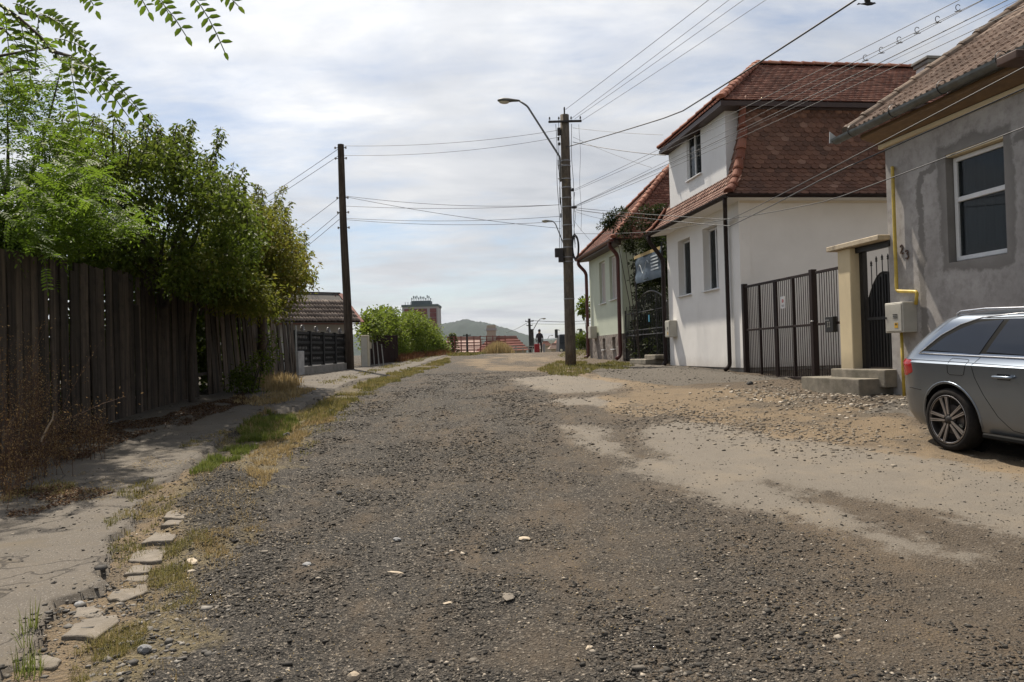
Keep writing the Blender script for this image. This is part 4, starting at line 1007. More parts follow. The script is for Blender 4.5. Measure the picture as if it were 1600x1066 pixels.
# drop bolt
m = MB(); m.tube([gpt(sm + .12, bot(sm) + .02) + GN * .04, gpt(sm + .12, bot(sm) + .42) + GN * .04], .008); m.build('bolt', BROWN, GA)
# white plate with red emblem
SW = simple('white sign plate', (.72, .70, .68), (.68, .66, .64), 9, .4, 0, 0); SR = simple('red print', (.5, .03, .02), (.42, .03, .02), 9, .5, 0, 0)
s1_ = g_px(1223.5, 2.3); c = gpt(s1_ + .06, gzz(s1_, 473)) + GN * .035
sg = empty('gate_sign', c, 'small white plate with a red emblem fixed to the bars of the wide brown gate', 'sign')
m = MB(); m.box(c, (.17, .006, .24), (GD, GN, Zv)); m.build('plate', SW, sg)
m = MB(); m.lathe([(.001, .0), (.034, .0), (.036, .004), (.001, .004)], c + GN * .003 + Zv * .03, GN, 14); m.build('emblem', SR, sg)
m = MB(); m.tube([c + GN * .009 + GD * .02 + Zv * .025, c + GN * .009 - GD * .025 + Zv * .035], .006); m.build('emblem_bar', SW, sg)
for k in range(2):
    m = MB(); m.box(c + GN * .004 - Zv * (.055 + k * .022), (.10 - .02 * k, .002, .009), (GD, GN, Zv)); m.build('text_line', BLACKM, sg)
# letterbox
s2_ = g_px(1303, 1.7); c = gpt(s2_, gzz(s2_, 507)) + GN * .05
m = MB(); m.box(c, (.26, .09, .28), (GD, GN, Zv)); lb = m.build('letterbox', BLACKM, None, bevel=.006, label='black metal letterbox hung on the narrow brown barred gate', cat='letterbox')
cm_ = simple('worn number white', (.55, .53, .48), (.5, .48, .44), 9, .5, 0, 0)
for k in (-.035, .02):
    m = MB()
    cc_ = c + GN * .047 + GD * k + Zv * .0
    m.tube([cc_ + Zv * .04 + GD * -.012, cc_ + Zv * .045 + GD * .012, cc_ + Zv * .0 + GD * .006, cc_ + Zv * -.04 + GD * .013, cc_ - Zv * .045 - GD * .012], .0045, 5); m.build('numeral', cm_, lb, loc=lb.location)
m = MB(); m.box(c + GN * .047 + Zv * .08 - GD * .05, (.12, .004, .018), (GD, GN, Zv)); m.build('mail_slot', simple('slot steel', (.3, .3, .3), None, 9, .4, .5), lb, loc=lb.location)
# handle
pipe([gpt(s_b + .02, bot(s_b) + 1.12) + GN * .06, gpt(s_b + .02, bot(s_b) + 1.12) + GN * .1, gpt(s_b + .14, bot(s_b) + 1.12) + GN * .1], .008, 'handle', simple('steel handle', (.5, .5, .5), None, 9, .3, .8), GB)
# cream pillar with lintel
sp0, sp1 = g_px(1323.5), g_px(1343); zt = gzz(sp0, 392); bp = gzz(sp1, 588)
GT = empty('gateway', gpt(sp0, bp - .1), 'cream gateway pillar carrying a flaking slab lintel over the dark iron door', 'gateway')
m = MB(); m.box(gpt((sp0 + sp1) / 2, (zt + bp) / 2 - .08), (sp1 - sp0, .26, zt - bp + .16), (GD, GN, Zv)); m.build('pillar', CREAM, GT, bevel=.012)
sE = (G1 - G0).length + .05
za_, zb_ = gzz(g_px(1308), 391), gzz(g_px(1385), 376)
la, lbn = g_px(1308, 3), sE
m = MB(); m.box(gpt((la + lbn) / 2, zt + .045), (lbn - la, .42, .085), (GD, GN, Zv)); m.build('lintel', simple('flaking lintel', (.50, .42, .30), (.36, .30, .22), 4, .9, 0, .5, .008, 40, dirt=(.045, .035, .03)), GT, bevel=.01)
m = MB(); m.box(gpt((sp1 + lbn) / 2, zt - .05) + GN * -.02, (lbn - sp1 - .01, .10, .09), (GD, GN, Zv)); m.build('lintel_beam', BLACKM, GT)
# dark iron door, arched sheet with spear bars
DG = empty('iron_door', gpt(sp1, bp + .14) - GN * .1, 'dark sheet iron garden door with four spear points above its arched top', 'door')
d0, d1 = sp1 + .16, sE - .06; db = bp + .16; dtp = zt - .52; c_ = -GN * .08
pts = [gpt(d0, db) + c_, gpt(d1, db) + c_]
for k in range(9):
    t = k / 8; pts.append(gpt(d1 + (d0 - d1) * t, dtp - .40 * (2 * max(0, t - .35) / 1.3) ** 2 + .05 * math.sin(math.pi * t)) + c_)
m = MB(); m.poly(pts, -GN, .02); m.build('leaf', BLACKM, DG)
m = MB(); m.tube(pts[2:], .014, 6); m.build('arched_rail', BLACKM, DG)
for k in range(9):
    s = d0 + (d1 - d0) * (k + .5) / 9; zt_ = dtp - .02; tt = (s - d1) / (d0 - d1); ztop = dtp - .40 * (2 * max(0, tt - .35) / 1.3) ** 2
    m = MB(); m.box(gpt(s, (db + ztop) / 2) + c_ + GN * .012, (.016, .016, ztop - db), (GD, GN, Zv)); m.build('bar', BLACKM, DG)
for px, py in ((1354, 407), (1362, 400), (1371, 397), (1380, 396)):
    s = g_px(px, 3.2); zt_ = gzz(s, py); m = MB(); q = gpt(s, 0) + c_ + GN * .012
    m.tube([q + Zv * (dtp - .6), q + Zv * (zt_ - .10)], .008, 6); m.lathe([(.008, -.10), (.022, -.085), (.012, -.07), (.020, -.05), (.001, 0)], q + Zv * zt_, Zv, 8); m.build('spear', BLACKM, DG)
m = MB(); m.box(gpt(sp1 + .07, (bp + zt) / 2) - GN * .07, (.10, .08, zt - bp - .1), (GD, GN, Zv)); m.build('jamb', BLACKM, DG)
m = MB(); m.box(gpt((d0 + d1) / 2, db + .8) - GN * .062, (d1 - d0, .03, .05), (GD, GN, Zv)); m.build('cross_bar', BLACKM, DG)
# steps
ST = simple('mossy concrete step', (.25, .22, .175), (.15, .135, .105), 6, .92, 0, .6, .01, 45, dirt=(.07, .065, .04))
SP = empty('doorstep', gpt(sp1, bp - .1), 'two chipped concrete steps below the dark iron door at number 23', 'steps')
def irregular_block(s0, s1, n0, n1, z0, z1, parent, name='step', mat=ST):
    m = MB(); k = 7; lower = []; 
    P = [(s0, n1), (s0 + (s1 - s0) * .35, n1 + .02), (s0 + (s1 - s0) * .7, n1 - .01), (s1, n1 - .05), (s1, n0), (s0, n0)]
    m.poly([gpt(a, z0) + GN * b for a, b in P], Zv, z1 - z0); return m.build(name, mat, parent, bevel=.02, seg=2)
irregular_block(g_px(1318), sE + .05, -.2, .26, bp - .15, bp + .13, SP); irregular_block(g_px(1300), sE - .08, -.1, .62, bp - .35, bp - .01, SP)
# yard wall seen behind the gates: long side of the cream neighbour and paving
YW = MB(); a_ = gpt(0, 0) - GN * .9; 
m = MB(); m.box(FW.w(.0, 4.5, z_eave - .10) - FW.u * .02, (.04, 9, .14), (FW.u, FW.v, Zv)); m.build('wall_band', plaster('cream band', (.66, .58, .47), (.6, .53, .43)), WH)

# ================================================================== pale green house beyond
gr0 = at(976, 563, 27.0); FN = Frame(gr0, -math.atan(.1333)); zn0 = gzf(gr0.x, gr0.y)
gaf = FN.a_px(923, 0, 2.5); zne = FN.z(0, 0, 374)
NH = empty('green_house', FN.w(0, 0, zn0), 'pale green single storey house with stone base and steep red tiled roof', 'house')
PN = lambda a, z: FN.w(a, 0, z)
nw = []
for pa, pb, yt, yb in ((954, 964, 402, 470), (938, 947, 411, 476)):
    a0, a1 = FN.a_px(pb, 0, 3), FN.a_px(pa, 0, 3); nw.append((a0, a1, FN.z(a1, 0, yb), FN.z(a1, 0, yt)))
zpl = FN.z(0, 0, 521)
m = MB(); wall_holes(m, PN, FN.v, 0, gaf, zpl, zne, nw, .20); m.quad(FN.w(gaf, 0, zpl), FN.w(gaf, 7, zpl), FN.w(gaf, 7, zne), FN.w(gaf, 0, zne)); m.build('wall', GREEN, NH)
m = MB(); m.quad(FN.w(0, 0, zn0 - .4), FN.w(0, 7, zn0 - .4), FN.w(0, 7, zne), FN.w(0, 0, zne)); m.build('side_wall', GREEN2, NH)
SHUT = simple('pinkish shutter', (.44, .39, .36), (.38, .34, .31), 9, .7, 0, .2)
for a0, a1, z0, z1 in nw: window_unit(NH, PN, FN.v, a0 + .01, a1 - .01, z0 + .01, z1 - .01, .12, .05, sill=.05, glass=SHUT, curtain=False)
def stone_wall():
    t = NT('rubble stone facing', .9); v = t.voro(4.2); e = t.voro(4.2, 'DISTANCE_TO_EDGE'); c = t.ramp(v.outputs['Color'], [(0, (.10, .08, .07)), (.5, (.17, .14, .12)), (1, (.24, .20, .17))])
    c = t.mix(t.ramp(e.outputs['Distance'], [(.02, 1.0), (.05, 0.0)]), c, (.28, .26, .23)); t.base(c); t.bump(e.outputs['Distance'], .8, .03); return t.m
nb = []
for pa, pb, yt, yb in ((959, 964, 527, 545), (944, 948, 529, 546)):
    a0, a1 = FN.a_px(pb, 0, 1.5), FN.a_px(pa, 0, 1.5); nb.append((a0, a1, FN.z(a1, 0, yb), FN.z(a1, 0, yt)))
m = MB(); PN2 = lambda a, z: FN.w(a, -.05, z); wall_holes(m, PN2, FN.v, -.03, gaf + .03, zn0 - .6, zpl, nb, .3)
m.quad(FN.w(-.03, -.05, zpl), FN.w(gaf, -.05, zpl), FN.w(gaf, .02, zpl), FN.w(-.03, .02, zpl)); m.quad(FN.w(-.03, -.05, zn0 - .6), FN.w(-.03, .4, zn0 - .6), FN.w(-.03, .4, zpl), FN.w(-.03, -.05, zpl)); m.build('stone_base', stone_wall(), NH)
for a0, a1, z0, z1 in nb:
    m = MB(); m.box(FN.w((a0 + a1) / 2, .12, (z0 + z1) / 2), (a1 - a0, .02, z1 - z0), (FN.u, FN.v, Zv)); g = m.build('cellar_window', GLASS, NH)
    m = MB(); m.box(FN.w((a0 + a1) / 2, -.07, z0 - .02), (a1 - a0 + .08, .1, .035), (FN.u, FN.v, Zv)); m.build('sill', FRAMEW, g)
nov = .38; zq = zne - .05; zrg = FN.z(gaf / 2, FN.b_px(1047, gaf / 2, 8), 262); brg = FN.b_px(1047, gaf / 2, zrg)
A0, A1 = FN.w(-nov, -nov, zq), FN.w(gaf + nov, -nov, zq); RA = FN.w(gaf / 2, brg, zrg); RB = FN.w(gaf / 2, 8, zrg); B0, B1 = FN.w(-nov, 8, zq), FN.w(gaf + nov, 8, zq)
m = MB(); m.add([A0, A1, B1, B0, RA, RB], [(0, 1, 4), (1, 2, 5, 4), (3, 0, 4, 5), (0, 3, 2, 1)]); m.build('roof_deck', TRIMB, NH)
mes = flat_tile_mesh(.19, .24, .018)
slope_tiles(A0, A1, RA + FN.u * .01, RA, NH, TRED, .20, .15, mes, tilt=.10)
slope_tiles(A0, B0, RB, RA, NH, TRED, .20, .15, mes, tilt=.10)
ridge_run([A1 + Zv * .05, RA + Zv * .05], .12, .38, TRIDGE, NH, FN.u, 'hip_tile'); ridge_run([A0 + Zv * .05, RA + Zv * .05], .12, .38, TRIDGE, NH, FN.u, 'hip_tile')
gutter(FN.w(-nov, -nov - .07, zq), FN.w(gaf + nov, -nov - .07, zq), .085, MAROON, NH)
m = MB(); m.hexa([FN.w(-nov, -nov, zq - .14), FN.w(0, 0, zq - .14), FN.w(gaf, 0, zq - .14), FN.w(gaf + nov, -nov, zq - .14), FN.w(-nov, -nov, zq - .01), FN.w(0, 0, zq - .01), FN.w(gaf, 0, zq - .01), FN.w(gaf + nov, -nov, zq - .01)]); m.build('soffit', TRIMB, NH)
pipe([FN.w(-.02, -nov - .05, zq - .05), FN.w(-.02, -nov - .05, zq - .2), FN.w(.05, -.13, zq - .5), FN.w(.05, -.13, zn0 + .2), FN.w(.05, -.3, zn0 + .08)], .07, 'downpipe', MAROON, NH)
pipe([FN.w(gaf + .1, -nov - .05, zq - .05), FN.w(gaf + .1, -nov - .05, zq - .25), FN.w(gaf, -.13, zq - .6), FN.w(gaf, -.13, zn0 + .2), FN.w(gaf, -.3, zn0 + .1)], .07, 'downpipe', MAROON, NH)
an = FN.a_px(929, -.1, 2); z0 = FN.z(an, -.1, 529)
meter_box(FN.w(an, -.05, z0), FN.u * -1, FN.v * -1, .45, .25, FN.z(an, -.1, 510) - z0, 'meter_box', BOXC, 'beige meter box at the far corner of the pale green house', louvre=False, group='utility boxes on the street walls')

# wrought iron gate between the green and the white house
q0 = FN.w(-.10, .05, 0); q1 = FW.w(a_far + .25, .05, 0); QD = (q1 - q0); QL = QD.length; QD.normalize(); QN = Vector((QD.y, -QD.x, 0)); QN = -QN if QN.x > 0 else QN
def qz(s, py): p = q0 + QD * s; return z_at(p.x, p.y, py)
zq0 = gzf(q0.x, q0.y) + .02
IG = empty('wrought_iron_gate', q0 + Zv * zq0, 'black wrought iron gate with an arched top between the green house and the white house', 'gate')
nbar = 26
for i in range(nbar + 1):
    s = QL * i / nbar; f = i / nbar; zt_ = zq0 + 1.75 + .45 * math.sin(math.pi * min(1, max(0, (f - .25) / .75))) ** .8
    th = .05 if i in (0, 6, 20, nbar) else .022
    m = MB(); m.tube([q0 + QD * s + Zv * zq0, q0 + QD * s + Zv * (zt_ + (.12 if i % 2 else 0))], th / 2, 5); m.build('bar' if th < .05 else 'post', BLACKM, IG)
for zf in (.08, .85, 1.02, 1.6):
    m = MB(); m.tube([q0 + Zv * (zq0 + zf), q1 * 1.0 + Zv * (zq0 + zf)], .018, 5); m.build('rail', BLACKM, IG)
arc = [q0 + QD * (QL * (.25 + .75 * k / 14)) + Zv * (zq0 + 1.75 + .45 * math.sin(math.pi * k / 14) ** .8) for k in range(15)]
m = MB(); m.tube(arc, .025, 5); m.build('arched_rail', BLACKM, IG)
m = MB()
for i in range(12):
    c = q0 + QD * (QL * (i + .5) / 12) + Zv * (zq0 + .93); m.tube([c + QD * math.cos(t) * .07 + Zv * math.sin(t) * .07 for t in np.linspace(0, 6.28, 10)], .009, 4)
m.build('scroll_work', BLACKM, IG)
blue = simple('blue plastic tag', (.05, .25, .36), (.04, .2, .3), 9, .5); c = q0 + QD * QL * .62 + Zv * (zq0 + 1.35) + QN * .03
m = MB(); m.box(c, (.12, .01, .22), (QD, QN, Zv)); m.build('notice', blue, IG)
m = MB(); m.box(q0.lerp(q1, .70) + QN * .28 + Zv * (zq0 + .0), (1.7, .55, .16), (QD, QN, Zv)); st = m.build('doorstep', ST, None, bevel=.02, label='low concrete steps in front of the black wrought iron gate', cat='steps')
m = MB(); m.box(q0.lerp(q1, .80) + QN * .14 + Zv * (zq0 + .14), (1.1, .32, .14), (QD, QN, Zv)); m.build('step', ST, st, loc=st.location, bevel=.02)
# banner above the gate
def banner_mat():
    t = NT('blue banner print', .5, 0, .4); c = t.mix(t.noise(2.2, 6, .6), (.05, .075, .11), (.10, .14, .18)); t.base(c); return t.m
bn0, bn1 = at(993, 405, 25.2), at(1034, 387, 22.8); bz0, bz1 = z_at(bn0.x, bn0.y, 444), z_at(bn0.x, bn0.y, 401); bd = Vector((bn1.x - bn0.x, bn1.y - bn0.y, 0)); bl = bd.length; bd.normalize()
BNR = empty('banner', Vector((bn0.x, bn0.y, bz0)), 'faded blue advertising banner stretched on a frame above the wrought iron gate', 'banner')
bnn = Vector((bd.y, -bd.x, 0)); bnn = -bnn if bnn.x > 0 else bnn
nx_, nz_ = 20, 8; vs = []; 
for j in range(nz_ + 1):
    for i in range(nx_ + 1):
        p = Vector((bn0.x, bn0.y, 0)) + bd * (bl * i / nx_) + Zv * (bz0 + (bz1 - bz0) * j / nz_) + bnn * (.02 * math.sin(i * .9 + j * .5) + .02 * math.sin(j * 1.3)); vs.append(p)
m = MB(); m.add(vs, [(j * (nx_ + 1) + i, j * (nx_ + 1) + i + 1, (j + 1) * (nx_ + 1) + i + 1, (j + 1) * (nx_ + 1) + i) for j in range(nz_) for i in range(nx_)]); m.build('cloth', banner_mat(), BNR, smooth=True)
GOLD = simple('gold print', (.42, .30, .12), (.36, .26, .1), 9, .6, 0, 0); PRW = simple('pale print', (.50, .55, .58), (.42, .46, .5), 9, .6, 0, 0)
m = MB(); m.box(Vector((bn0.x, bn0.y, 0)) + bd * bl / 2 + Zv * (bz1 - .05) + bnn * .05, (bl, .006, .10), (bd, bnn, Zv)); m.build('printed_border', GOLD, BNR)
for k in range(5):
    m = MB(); m.box(Vector((bn0.x, bn0.y, 0)) + bd * bl * .78 + Zv * (bz1 - .22 - k * .10) + bnn * .05, (bl * (.28 - .03 * (k % 2)), .005, .045), (bd, bnn, Zv)); m.build('text_line', PRW, BNR)
m = MB(); pp = Vector((bn0.x, bn0.y, 0)) + bnn * .055
m.tube([pp + bd * (bl * (.14 + .42 * t)) + Zv * (bz0 + (bz1 - bz0) * (.42 + .18 * math.sin(t * 9) + .1 * t)) for t in np.linspace(0, 1, 24)], .012, 5); m.build('script_lettering', PRW, BNR)
for e in (bn0, bn1):
    m = MB(); m.tube([Vector((e.x, e.y, gzf(e.x, e.y))), Vector((e.x, e.y, bz1 + .1))], .025, 6); m.build('post', BLACKM, BNR)
# ================================================================== left side: board fence
WOODF = simple('weathered fence board', (.105, .080, .059), (.034, .026, .020), 13, .92, 0, .8, .008, 45, rand=.55, sc=(1, 1, .06), dirt=(.022, .018, .015))
WOODR = simple('fence rail wood', (.07, .058, .05), (.045, .037, .032), 9, .92, 0, .4, .006, 45)
fbase = [at(-330, 800, 6.0), at(0, 668, 8.85), at(150, 668, 10.9), at(290, 646, 14.0), at(345, 636, 15.3), at(395, 622, 17.0), at(462, 603, 20.2)]
FP = [(p.x, p.y) for p in fbase]
ftop = [2.82, 2.82, 2.86, 2.80, 2.72, 2.62, 2.46]
BF = empty('board_fence', Vector((FP[2][0], FP[2][1], gzf(*FP[2]))), 'tall old board fence of dark weathered planks, partly leaning, along the left pavement', 'fence')
def board(c, d, n, w, z0, z1, tilt, lean, th=.022):
    """c on the ground line, d along, n to the street"""
    m = MB(); h = z1 - z0; k = 3; vs = []
    up = (Zv + d * tilt + n * lean).normalized(); tw = R.uniform(-.02, .02); not_ = R.random()
    for j in range(k + 1):
        t = j / k; o = Vector((c[0], c[1], z0)) + up * h * t + n * math.sin(math.pi * t) * R.uniform(-.006, .010); ws = w * (1 - .04 * t)
        dd = (d + n * tw * (t * 2 - 1)).normalized()
        dz = (R.uniform(-.012, .012) if j == k else 0)
        for sx_, sy_, s3 in ((-1, -1, -1), (1, -1, 1), (1, 1, 1), (-1, 1, -1)): vs.append(o + dd * sx_ * ws / 2 + n * sy_ * th / 2 + Zv * dz * s3)
    fs = [(0, 3, 2, 1), (4 * k, 4 * k + 1, 4 * k + 2, 4 * k + 3)]
    for j in range(k):
        for q in range(4): q2 = (q + 1) % 4; fs.append((4 * j + q, 4 * j + q2, 4 * j + 4 + q2, 4 * j + 4 + q))
    m.add(vs, fs); return m
s_tot = 0; seg_i = 0; pos = Vector((*FP[0], 0)); path = []
for i in range(len(FP) - 1):
    a, b = Vector((*FP[i], 0)), Vector((*FP[i + 1], 0)); Ls = (b - a).length; d = (b - a).normalized(); s = 0
    n = Vector((d.y, -d.x, 0)); n = n if n.x > 0 else -n
    while s < Ls - .05:
        w = R.uniform(.105, .155); c = a + d * (s + w / 2); t = s / Ls; ztop = ftop[i] + (ftop[i + 1] - ftop[i]) * t
        px = proj((c.x, c.y, 2.0))[0]; tilt = R.gauss(0, .006); lean = R.gauss(0, .004); proud = R.choice((0, 0, .012, .02, .034))
        if px > 300: tilt = R.gauss(.0, .015) - .13 * min(1, (px - 318) / 22) if px > 318 else R.gauss(0, .01); lean = -.02 + R.gauss(0, .02)
        if 306 < px < 325: s += w; continue                                 # fallen boards: a dark gap
        jag = R.uniform(-.03, .025) - (.45 if abs(px - 214) < 3 else 0) - (.10 if R.random() < .07 else 0)
        if px > 330: jag -= R.uniform(0, .18)
        zb_ = gzf(c.x, c.y) - .03
        board(c + n * proud, d, n, w - .008, zb_, ztop + jag, tilt, lean).build('board', WOODF, BF, fix=False)
        s += w + R.uniform(-.004, .007)
    for zf in (.45, 1.75):
        m = MB(); m.bar(a - n * .05 + Zv * (gzf(a.x, a.y) + zf), b - n * .05 + Zv * (gzf(b.x, b.y) + zf), .07, .05, Zv); m.build('rail', WOODR, BF)
    m = MB(); m.box(a - n * .12 + Zv * (gzf(a.x, a.y) + 1.1), (.12, .12, 2.2)); m.build('post', WOODR, BF)
# dark ivy clad backing behind the gap: fallen boards leaning inside
for px in (309, 316, 322):
    b_ = at(px, 640, 14.9); d = (Vector((*FP[4], 0)) - Vector((*FP[3], 0))).normalized(); n = Vector((d.y, -d.x, 0)); n = n if n.x > 0 else -n
    board(Vector((b_.x - .32, b_.y, 0)), d, n, .14, gzf(b_.x, b_.y), 2.5, -.12, -.1).build('board', WOODR, BF, fix=False)

# ---- black ornamental concrete fence panels and low wall
pf0, pf1 = at(463, 600, 20.3), at(541, 585, 24.4); pf0.z = gzf(pf0.x, pf0.y); pf1.z = gzf(pf1.x, pf1.y)
PDv = Vector((pf1.x - pf0.x, pf1.y - pf0.y, 0)); PLn = PDv.length; PDv.normalize(); PNn = Vector((PDv.y, -PDv.x, 0)); PNn = PNn if PNn.x > 0 else -PNn
def pz(s, py): p = pf0 + PDv * s; return z_at(p.x, p.y, py)
zt0, zt1 = pz(0, 516), pz(PLn, 521); zw0, zw1 = pz(0, 574), pz(PLn, 567)
OF_ = empty('ornamental_fence', pf0, 'black cast ornamental panels with fan finials on a low grey wall behind the wooden pole', 'fence')
BLK = simple('black glossy cast', (.008, .008, .009), (.016, .016, .016), 9, .6, 0, .2, spec=.2)
P_ = lambda s, z: Vector((pf0.x, pf0.y, 0)) + PDv * s + Zv * z
m = MB(); m.hexa([P_(.35, pf0.z - .3) - PNn * .10, P_(PLn, pf1.z - .3) - PNn * .10, P_(PLn, pf1.z - .3) + PNn * .10, P_(.35, pf0.z - .3) + PNn * .10, P_(.35, zw0) - PNn * .10, P_(PLn, zw1) - PNn * .10, P_(PLn, zw1) + PNn * .10, P_(.35, zw0) + PNn * .10]); m.build('low_wall', CONC, OF_, bevel=.01)
m = MB(); m.box(P_(.12, pf0.z + .2), (.42, .22, .95), (PDv, PNn, Zv)); m.build('gate_pier', simple('whitewashed pier', (.42, .42, .42), (.3, .3, .3), 6, .85, 0, .4), OF_, bevel=.01)
m = MB(); m.tube([P_(-.08, pf0.z) + PNn * .05, P_(-.08, zt0 + .12) + PNn * .05], .022, 6); m.build('pipe_post', simple('galvanised pipe', (.35, .36, .37), None, 9, .4, .6), OF_)
npan = 4
for k in range(npan + 1):
    s = PLn * k / npan; f = k / npan; z0, z1 = zw0 + (zw1 - zw0) * f, zt0 + (zt1 - zt0) * f
    m = MB(); m.box(P_(s, (z0 + z1) / 2 - (.35 if k == 0 else 0)), (.09, .09, z1 - z0 + (.7 if k == 0 else 0)), (PDv, PNn, Zv)); m.build('post', BLK, OF_)
for k in range(npan):
    sa, sb = PLn * k / npan + .05, PLn * (k + 1) / npan - .05; f = (k + .5) / npan; z0, z1 = zw0 + (zw1 - zw0) * f + .03, zt0 + (zt1 - zt0) * f - .02
    m = MB()
    for zz_ in (z0 + .04, z0 + (z1 - z0) * .36, z0 + (z1 - z0) * .68, z1 - .04): m.box(P_((sa + sb) / 2, zz_), (sb - sa, .045, .07), (PDv, PNn, Zv))
    panel = m.build('panel_frame', BLK, OF_)
    m = MB(); nn = 9
    for r3 in range(3):
        za = z0 + (z1 - z0) * (r3 * .32 + .06); zb2 = z0 + (z1 - z0) * (r3 * .32 + .34)
        for i in range(nn):
            s = sa + (sb - sa) * (i + .5) / nn; hw = (sb - sa) / nn * .42
            m.tube([P_(s - hw, za), P_(s, (za + zb2) / 2), P_(s - hw, zb2)], .013, 4); m.tube([P_(s + hw, za), P_(s, (za + zb2) / 2), P_(s + hw, zb2)], .013, 4)
    lt = m.build('lattice', BLK, OF_)
    m = MB(); c = P_((sa + sb) / 2, z1 + .01)
    for j in range(7): t = math.pi * (j + .5) / 7; m.tube([c, c + PDv * math.cos(t) * .16 + Zv * math.sin(t) * .17], [.012, .022], 4)
    m.build('fan_finial', simple('grey cast', (.16, .16, .165), (.1, .1, .1), 9, .5, 0, .2), OF_)

# ---- shed with tiled roof behind
sh_f = at(570, 575, 27.5); sh_n = at(562, 585, 26.0)
e0 = at(455, 500, 25.3); e1 = at(556, 502, 26.6)          # camera side eave
eR = at(570, 503, 29.6); ap = at(556, 459, 28.1); apL = at(455, 462, 27.0)
SHD = empty('shed', Vector((e1.x, e1.y, gzf(e1.x, e1.y))), 'small whitewashed shed with grey brown tiled roof and red gable boards behind the wooden pole', 'shed')
ze = (e0.z + e1.z) / 2; zr = ap.z; xw = Vector((e1.x - e0.x, e1.y - e0.y, 0)).normalized(); yw = Vector((-xw.y, xw.x, 0)); yw = yw if yw.y > 0 else -yw
E = Vector((e1.x, e1.y, 0)); dep = 3.4; wid = 5.5
S_ = lambda a, b, z: E - xw * a + yw * b + Zv * z
gl = gzf(E.x, E.y) - .5
SHW = plaster('whitewashed shed wall', (.50, .48, .45), (.40, .38, .36))
m = MB(); m.hexa([S_(.22, .25, gl), S_(.22, dep - .25, gl), S_(wid, dep - .25, gl), S_(wid, .25, gl), S_(.22, .25, ze - .02), S_(.22, dep - .25, ze - .02), S_(wid, dep - .25, ze - .02), S_(wid, .25, ze - .02)]); m.build('wall', SHW, SHD)
REDB = simple('red brown boards', (.16, .045, .03), (.10, .03, .022), 6, .8, 0, .3, sc=(1, 1, .2))
m = MB(); g0, g1, g2 = S_(.14, .0, ze - .05), S_(.14, dep, ze - .05), S_(.14, dep / 2, zr - .08); m.poly([g0, g1, g2], xw, .03); m.build('gable', REDB, SHD)
for i in range(9):
    f = (i + .5) / 9; h = (1 - abs(2 * f - 1)) * (zr - ze); m = MB(); m.box(S_(.10, dep * f, ze - .05 + h / 2), (.02, dep / 9 - .03, h), (xw, yw, Zv)); m.build('gable_board', REDB, SHD)
SHT = tilemat('shed tile', [(0, (.11, .084, .068)), (.5, (.165, .125, .10)), (1, (.25, .20, .165))], (.06, .047, .04))
m = MB(); m.add([S_(-.1, -.15, ze - .08), S_(wid, -.15, ze - .08), S_(wid, dep / 2, zr), S_(-.1, dep / 2, zr), S_(wid, dep + .15, ze - .08), S_(-.1, dep + .15, ze - .08)], [(0, 1, 2, 3), (3, 2, 4, 5)])
m.build('roof_deck', simple('roofing felt', (.085, .075, .07), (.06, .055, .05), 8, .95), SHD)
slope_tiles(S_(wid, -.15, ze - .06), S_(-.1, -.15, ze - .06), (S_(-.1, -.15, ze - .06) * .42 + S_(-.1, dep / 2, zr + .02) * .58), (S_(wid, -.15, ze - .06) * .42 + S_(wid, dep / 2, zr + .02) * .58), SHD, SHT, .22, .30, ribbed_tile_mesh(.22, .36, .018), tilt=.07, stagger=False)
m = MB(); m.bar(S_(-.14, -.2, ze - .06), S_(-.14, dep / 2, zr + .02), .03, .16, xw); m.bar(S_(-.14, dep + .2, ze - .06), S_(-.14, dep / 2, zr + .02), .03, .16, xw); m.build('barge_board', REDB, SHD)
m = MB(); m.bar(S_(-.12, -.17, ze - .12), S_(wid, -.17, ze - .12), .03, .13, yw); m.build('fascia', REDB, SHD)
m = MB(); m.bar(S_(-.14, dep / 2, zr + .03), S_(wid, dep / 2, zr + .03), .09, .05, Zv); m.build('ridge_cap', TRIMB, SHD)
# grey sheet doors on the gable side
for k in range(3):
    m = MB(); m.box(S_(.19, .45 + k * .55, (gl + ze) / 2 + .35), (.05, .5, 1.9), (xw, yw, Zv)); m.build('door_leaf', simple('grey sheet door', (.33, .34, .34), (.24, .245, .25), 5, .7, 0, .2), SHD, bevel=.01)

# ---- meter cabinets behind the wooden pole, dark brown fence, poles
for px0, px1, yt, yb, D, lb in ((567, 576, 524, 578, 26.3, 'tall beige meter cabinet just right of the wooden pole'), (573, 579, 522, 545, 27.4, 'small pale box mounted beside the tall beige meter cabinet')):
    c = at((px0 + px1) / 2, yb, D); zt_ = z_at(c.x, c.y, yt); gzz_ = gzf(c.x, c.y); w = (px1 - px0) / FPX * D * 1.25
    t = empty('meter_cabinet', Vector((c.x, c.y, gzz_)), lb, 'meter cabinet', 'meter cabinets by the shed')
    m = MB(); m.box(Vector((c.x, c.y, (c.z + zt_) / 2)), (w, .3, zt_ - c.z)); m.build('cabinet', simple('beige cabinet', (.47, .42, .30), (.40, .36, .26), 5, .6, 0, .1), t, bevel=.01)
    m = MB(); m.box(Vector((c.x, c.y - .158, (c.z + zt_) / 2)), (w * .8, .014, (zt_ - c.z) * .86)); m.build('door', BOXC, t)
    m = MB(); m.box(Vector((c.x, c.y, (c.z + gzz_) / 2 - .1)), (w * .5, .2, c.z - gzz_ + .2)); m.build('base', CONC, t)
bf0, bf1 = at(578, 575, 27.6), at(622, 572, 31.0)
BF2 = empty('brown_fence', Vector((bf0.x, bf0.y, gzf(bf0.x, bf0.y))), 'low dark brown board fence under the green hedge right of the meter cabinets', 'fence')
